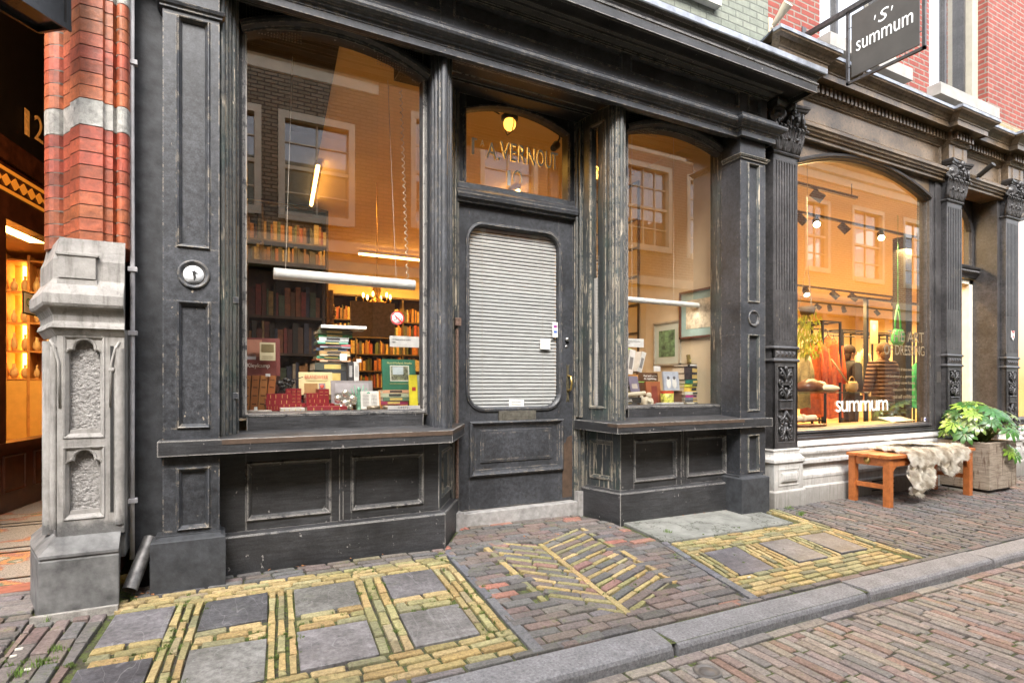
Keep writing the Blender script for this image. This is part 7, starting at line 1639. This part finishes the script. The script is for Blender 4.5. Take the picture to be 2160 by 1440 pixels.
# people
def person(px, y, h, yaw, coatc, trc, hairc, lab, bag=False, long=.5, quilt=False):
    x = U(px, y); r = thing('person', lab, 'person', (x, y, -.02)); r.rotation_euler = (0, 0, yaw); k = h/1.72
    def skin(pts, edges, name, mat, par, sub=2, root=0):
        me = bpy.data.meshes.new(name); me.from_pydata([Vector(p[:3])*k for p in pts], edges, []); ob = bpy.data.objects.new(name, me); COL.objects.link(ob)
        m = ob.modifiers.new('s', 'SKIN'); m.use_smooth_shade = True; sv = me.skin_vertices[0].data
        for i, p in enumerate(pts): sv[i].radius = (p[3]*k, (p[4] if len(p) > 4 else p[3])*k); sv[i].use_root = (i == root)
        ob.modifiers.new('u', 'SUBSURF').levels = sub; dg = bpy.context.evaluated_depsgraph_get(); m2 = bpy.data.meshes.new_from_object(ob.evaluated_get(dg))
        bpy.data.objects.remove(ob); m2.materials.clear(); m2.materials.append(mat); m2.name = name; q = bpy.data.objects.new(name, m2); COL.objects.link(q); q.parent = par; return q
    P_ = [(0, 0, .95, .13, .1), (0, 0, 1.15, .12, .09), (0, 0, 1.35, .15, .1), (0, 0, 1.46, .06), (0, -.01, 1.52, .048), (0, -.015, 1.58, .068, .075), (0, -.01, 1.66, .074, .088), (0, 0, 1.71, .045, .055)]
    E_ = [(0, 1), (1, 2), (2, 3), (3, 4), (4, 5), (5, 6), (6, 7)]
    for s in (-1, 1):
        n = len(P_); P_ += [(s*.17, 0, 1.40, .055), (s*.23, .0, 1.12, .042), (s*.2, -.12, .92, .03), (s*.19, -.15, .86, .026)]; E_ += [(2, n), (n, n+1), (n+1, n+2), (n+2, n+3)]
        for f, (dx, dl) in enumerate(((.02, .06), (.007, .075), (-.007, .07), (-.02, .055))): m = len(P_); P_ += [(s*.19+dx, -.155, .83, .009), (s*.19+dx, -.15, .83-dl*.5, .008), (s*.19+dx, -.135, .83-dl, .007)]; E_ += [(n+3, m), (m, m+1), (m+1, m+2)]
        m = len(P_); P_ += [(s*.165, -.17, .85, .009), (s*.15, -.18, .82, .008)]; E_ += [(n+3, m), (m, m+1)]
        n = len(P_); P_ += [(s*.09, 0, .86, .085), (s*.1, -.01, .48, .055), (s*.1, .01, .1, .036), (s*.1, -.05, .04, .035), (s*.1, -.15, .03, .03)]; E_ += [(0, n), (n, n+1), (n+1, n+2), (n+2, n+3), (n+3, n+4)]
    skm = plain('skin_tone', (.55, .33, .22), .55, var=.08, obj=True); b = skin(P_, E_, 'body', skm, r)
    o = B(); fz = 1.62
    for s in (-1, 1): o.ball((s*.03*k, -.086*k, fz*k), .011*k, 8)
    o.build('eyes', M_black, b); o = B(); o.ball((0, -.098*k, 1.595*k), .016*k, 8, (.7, 1.1, 1.5)); o.ball((0, -.084*k, 1.552*k), .02*k, 8, (1.1, .5, .35))
    for s in (-1, 1): o.ball((s*.075*k, 0, 1.6*k), .02*k, 8, (.4, .8, 1.4))
    o.build('face', skm, b)
    cm = plain('coat_%d' % len(MATS), coatc, .75, var=.3, scale=16)
    if quilt:
        nt = cm.node_tree; b_ = nt.nodes['Principled BSDF']; w = nd(nt, 'ShaderNodeTexWave', bands_direction='Z'); setin(w, Scale=5.5, Distortion=.6); nt.links.new(pos(nt), w.inputs['Vector']); bump(nt, b_, w.outputs['Fac'], 1.0, .04)
    P2 = [(0, 0, .9-long*.3, .2, .15), (0, 0, 1.0, .19, .14), (0, 0, 1.2, .18, .14), (0, 0, 1.36, .18, .13), (0, .0, 1.45, .09), (0, .0, 1.5, .085)]; E2 = [(0, 1), (1, 2), (2, 3), (3, 4), (4, 5)]
    for s in (-1, 1): n = len(P2); P2 += [(s*.19, 0, 1.39, .085), (s*.25, 0, 1.12, .07), (s*.21, -.11, .94, .055)]; E2 += [(3, n), (n, n+1), (n+1, n+2)]
    skin(P2, E2, 'coat', cm, r)
    P3 = [(0, 0, .92, .15, .12)]; E3 = []
    for s in (-1, 1): n = len(P3); P3 += [(s*.095, 0, .82, .1), (s*.1, -.01, .48, .072), (s*.1, .01, .12, .055)]; E3 += [(0, n), (n, n+1), (n+1, n+2)]
    skin(P3, E3, 'trousers', plain('trousers_%d' % len(MATS), trc, .8, var=.3), r)
    o = B(); o.ball((0, .018*k, 1.655*k), .096*k, 18, (.98, 1.05, 1.05), 12); o.ball((0, .05*k, 1.56*k), .08*k, 14, (1, .7, 1.3)); hb = o.build('hair', plain('hair_%d' % len(MATS), hairc, .7, var=.4, scale=60), r, origin=(0, 0, 0))
    if bag:
        o = B(); o.path([(-.17*k, -.12*k, 1.42*k), (0, -.2*k, 1.2*k), (.2*k, -.17*k, .98*k)], .012, 6); o.build('bag_strap', plain('tan_strap', (.5, .3, .12), .6), r, origin=(0, 0, 0))
    return r
person(1793, 5.6, 1.64, R(60), (.03, .03, .035), (.05, .05, .07), (.05, .03, .02), 'person in a long dark coat turned to the right among the clothes rails', long=.9)
person(1862, 4.9, 1.62, R(165), (.16, .085, .045), (.1, .1, .06), (.16, .09, .04), 'person in a quilted brown padded coat seen from behind', long=1.0, quilt=True)
# hanging plant, bags, table
o = B(); random.seed(14); c0 = P(1703, 660, 4.35)
for _ in range(260):
    a = random.uniform(0, 6.28); r = random.uniform(.02, .17); z = -random.random()**.8*.55+.06; p = c0+Vector((r*math.cos(a), r*math.sin(a)*.8, z)); d = Vector((random.uniform(-.5, .5), random.uniform(-.5, .5), -1)).normalized(); L = random.uniform(.06, .12); w = d.cross(Vector((random.random(), random.random(), .2))).normalized()*.010
    k = random.random(); o.tint = (.35+.2*k, .38+.1*k, .03); o.add([p, p+d*L*.4+w, p+d*L, p+d*L*.4-w], [(0, 1, 2, 3)])
hp = thing('hanging_plant', 'yellow green hanging plant at the left edge of the show window', 'plant', c0); o.build('foliage', M_leaf, hp, origin=c0, fix=False)
o = B(); o.lathe([(0, -.03), (.07, -.02), (.1, .07), (.09, .07), (.06, 0)], c0, 16); o.build('pot', plain('pot_dark', (.1, .07, .05), .6), hp, origin=c0)
o = B()
for a in range(3): o.tube(c0+Vector((.09*math.cos(a*2.1), .09*math.sin(a*2.1), .07)), c0+Vector((0, 0, .6)), .003, 5)
o.tube(c0+Vector((0, 0, .6)), c0+Vector((0, 0, 2.0)), .003, 5); o.build('cord', MATS['cord_grey'], hp, origin=c0)
YT = 4.25; ZT_ = Z(1750, 826, YT); xa, xb = 5.3, U(1835, YT); tb = thing('display_table', 'low glass topped display table behind the show window', 'table', ((xa+xb)/2, YT+.3, -.02))
o = B(); o.box(xa, xb, YT, YT+.6, ZT_-.02, ZT_, .003); o.build('table_top', glassmat('table_glass', .2, (.8, .85, .75)), tb)
for x in (xa+.02, xb-.04):
    for y in (YT+.02, YT+.56): o = B(); o.box(x, x+.025, y, y+.025, -.02, ZT_-.02); o.build('leg', M_tb, tb)
o = B(); o.box(xa, xb, YT, YT+.02, .52, .545); o.box(xa, xb, YT+.58, YT+.6, .52, .545); o.build('stretcher', M_tb, tb)
def blob(name, c, prof, mat, lab, cat, sc=(1, 1, 1)):
    o = B(); N = 20; vs = []
    for r, z in prof:
        for i in range(N): a = 2*math.pi*i/N; f = 1+.08*math.sin(a*3+z*20)+.05*math.sin(a*7); vs.append((c[0]+r*f*math.cos(a)*sc[0], c[1]+r*f*math.sin(a)*sc[1], c[2]+z*sc[2]))
    m = len(prof); o.add(vs, [(k*N+i, k*N+(i+1) % N, (k+1)*N+(i+1) % N, (k+1)*N+i) for k in range(m-1) for i in range(N)]+[tuple(range(N-1, -1, -1)), tuple(range((m-1)*N, m*N))], True); return tag(o.build(name, mat, origin=c), lab, cat)
blob('leather_bag', (U(1708, 4.45), 4.45, ZT_), [(.13, 0), (.19, .03), (.17, .08), (.1, .13), (.03, .16)], plain('brown_leather', (.1, .035, .02), .35, var=.3), 'slouched dark brown leather bag on the display table', 'bag', (1.2, .7, 1))
blob('cushion', (U(1745, 4.4), 4.4, ZT_), [(.1, 0), (.17, .03), (.15, .06), (.05, .085)], plain('cream_cloth', (.68, .58, .42), .85, var=.12), 'long cream cushion lying on the display table', 'cushion', (1.35, .5, 1))
blob('cushion', (U(1730, 4.6), 4.6, ZT_+.05), [(.06, 0), (.1, .03), (.08, .06), (.03, .08)], MATS['cream_cloth'], 'small cream cushion behind the long one', 'cushion', (1.2, .5, 1))
bc = (U(1797, 4.6), 4.6, ZT_); hb = blob('handbag', bc, [(.09, 0), (.11, .04), (.1, .1), (.07, .13)], plain('beige_leather', (.5, .34, .14), .5, var=.2), 'small beige handbag with a round handle on the display table', 'handbag', (1, .5, 1))
o = B(); o.path([Vector(bc)+Vector((.06*math.cos(R(t)), 0, .12+.07*math.sin(R(t)))) for t in range(0, 181, 20)], .007, 6); o.path([Vector(bc)+Vector((-.08, 0, .1)), Vector(bc)+Vector((-.2, .05, .28)), Vector(bc)+Vector((-.28, .1, .42))], .012, 6); o.build('handle', MATS['beige_leather'], hb)
bc = (U(1894, 5.0), 5.0, Z(1894, 728, 5.0)); gb = blob('green_bag', bc, [(.09, 0), (.14, .06), (.13, .16), (.09, .24)], plain('green_leather', (.06, .42, .16), .4, var=.4), 'crumpled bright green bag with long straps hanging in the show window', 'bag', (1, .5, 1))
o = B(); 
for s in (-1, 1): o.path([Vector(bc)+Vector((s*.08, 0, .22)), Vector(bc)+Vector((s*.06, 0, .42)), Vector(bc)+Vector((0, 0, .62))], .014, 6)
o.tube(Vector(bc)+Vector((0, 0, .62)), Vector(bc)+Vector((0, 0, 2.1)), .003, 5); o.build('strap', MATS['green_leather'], gb)
b, w, h = standing(1836, 1852, 676, 725, 6.9, (.3, .22, .12), 'portrait poster of a blond model between the rails', 0, .01, 'poster', 'poster'); o = B(); o.ball((w*.5, -.001, h*.68), w*.24, 12, (1, .03, 1.3)); o.build('portrait_face', skm_ if 'skm_' in globals() else plain('skin_tone', (.55, .33, .22)), b)
c0 = Vector((U(1700, 3.8), 3.8, .60)); o = B(); o.tube(c0+Vector((-.25, 0, .05)), c0+Vector((.17, .02, .06)), .035, 12, .03); o.ball(c0+Vector((-.06, -.01, .06)), .045, 10, (.5, 1, 1))
tag(o.build('rolled_scarf', MATS['cream_cloth'], origin=c0), 'rolled cream scarf at the foot of the show window', 'scarf')
blob('folded_knit', (U(1712, 3.75), 3.75, .577), [(.14, 0), (.16, .015), (.15, .03)], MATS['brown_leather'], 'folded dark brown knit under the cream scarf', 'clothing', (1.5, .5, .8))
c0 = P(1905, 884, 3.62); o = B(); o.M = Matrix.Translation((c0.x, 3.62, .585)) @ Matrix.Rotation(R(14), 4, 'X'); o.box(-.22, .24, 0, .16, .01, .016)
tag(o.build('white_card', MATS['paper_white'], origin=(c0.x, 3.62, .585)), 'white card lying at the lower right of the show window', 'card')
M_dec = plain('pale_decal', (.2, .16, .1), .6, var=.05)
def decal(s, px0, px1, yt, yb, mat, par=SW, nm='lettering', sp=1.0):
    D = 3.412; a, c = U(px0, D), U(px1, D); m = (px0+px1)/2; text(s, c-a, Z(m, yt, D)-Z(m, yb, D), mat, (a, D, Z(m, yb, D)), parent=par, name=nm, ext=.001, sp=sp)
decal('summum', 1763, 1873, 844, 867, M_white, sp=.86)
decal('THE ART', 1872, 1949, 699, 721, M_dec); decal('OF DRESSING', 1865, 1950, 728, 749, M_dec)
for i, (s, a, c) in enumerate((('it is all about our way', 1893, 1928), ('of looking at a garment', 1870, 1930), ('our daily new looks', 1874, 1930), ('passion for detail', 1884, 1930), ('and self confidence', 1884, 1930))): decal(s, a, c, 776+i*14, 784+i*14, M_dec)
o = B(); z = Z(1812, 797, 4.0)
b, w, h = notice(1949, 1954, 880, 888, 3.405, 'small blue and white sticker in the lower right corner of the show window', (.7, .7, .72)); onface(b, w, h, .2, .8, .3, .7, (.03, .05, .4))
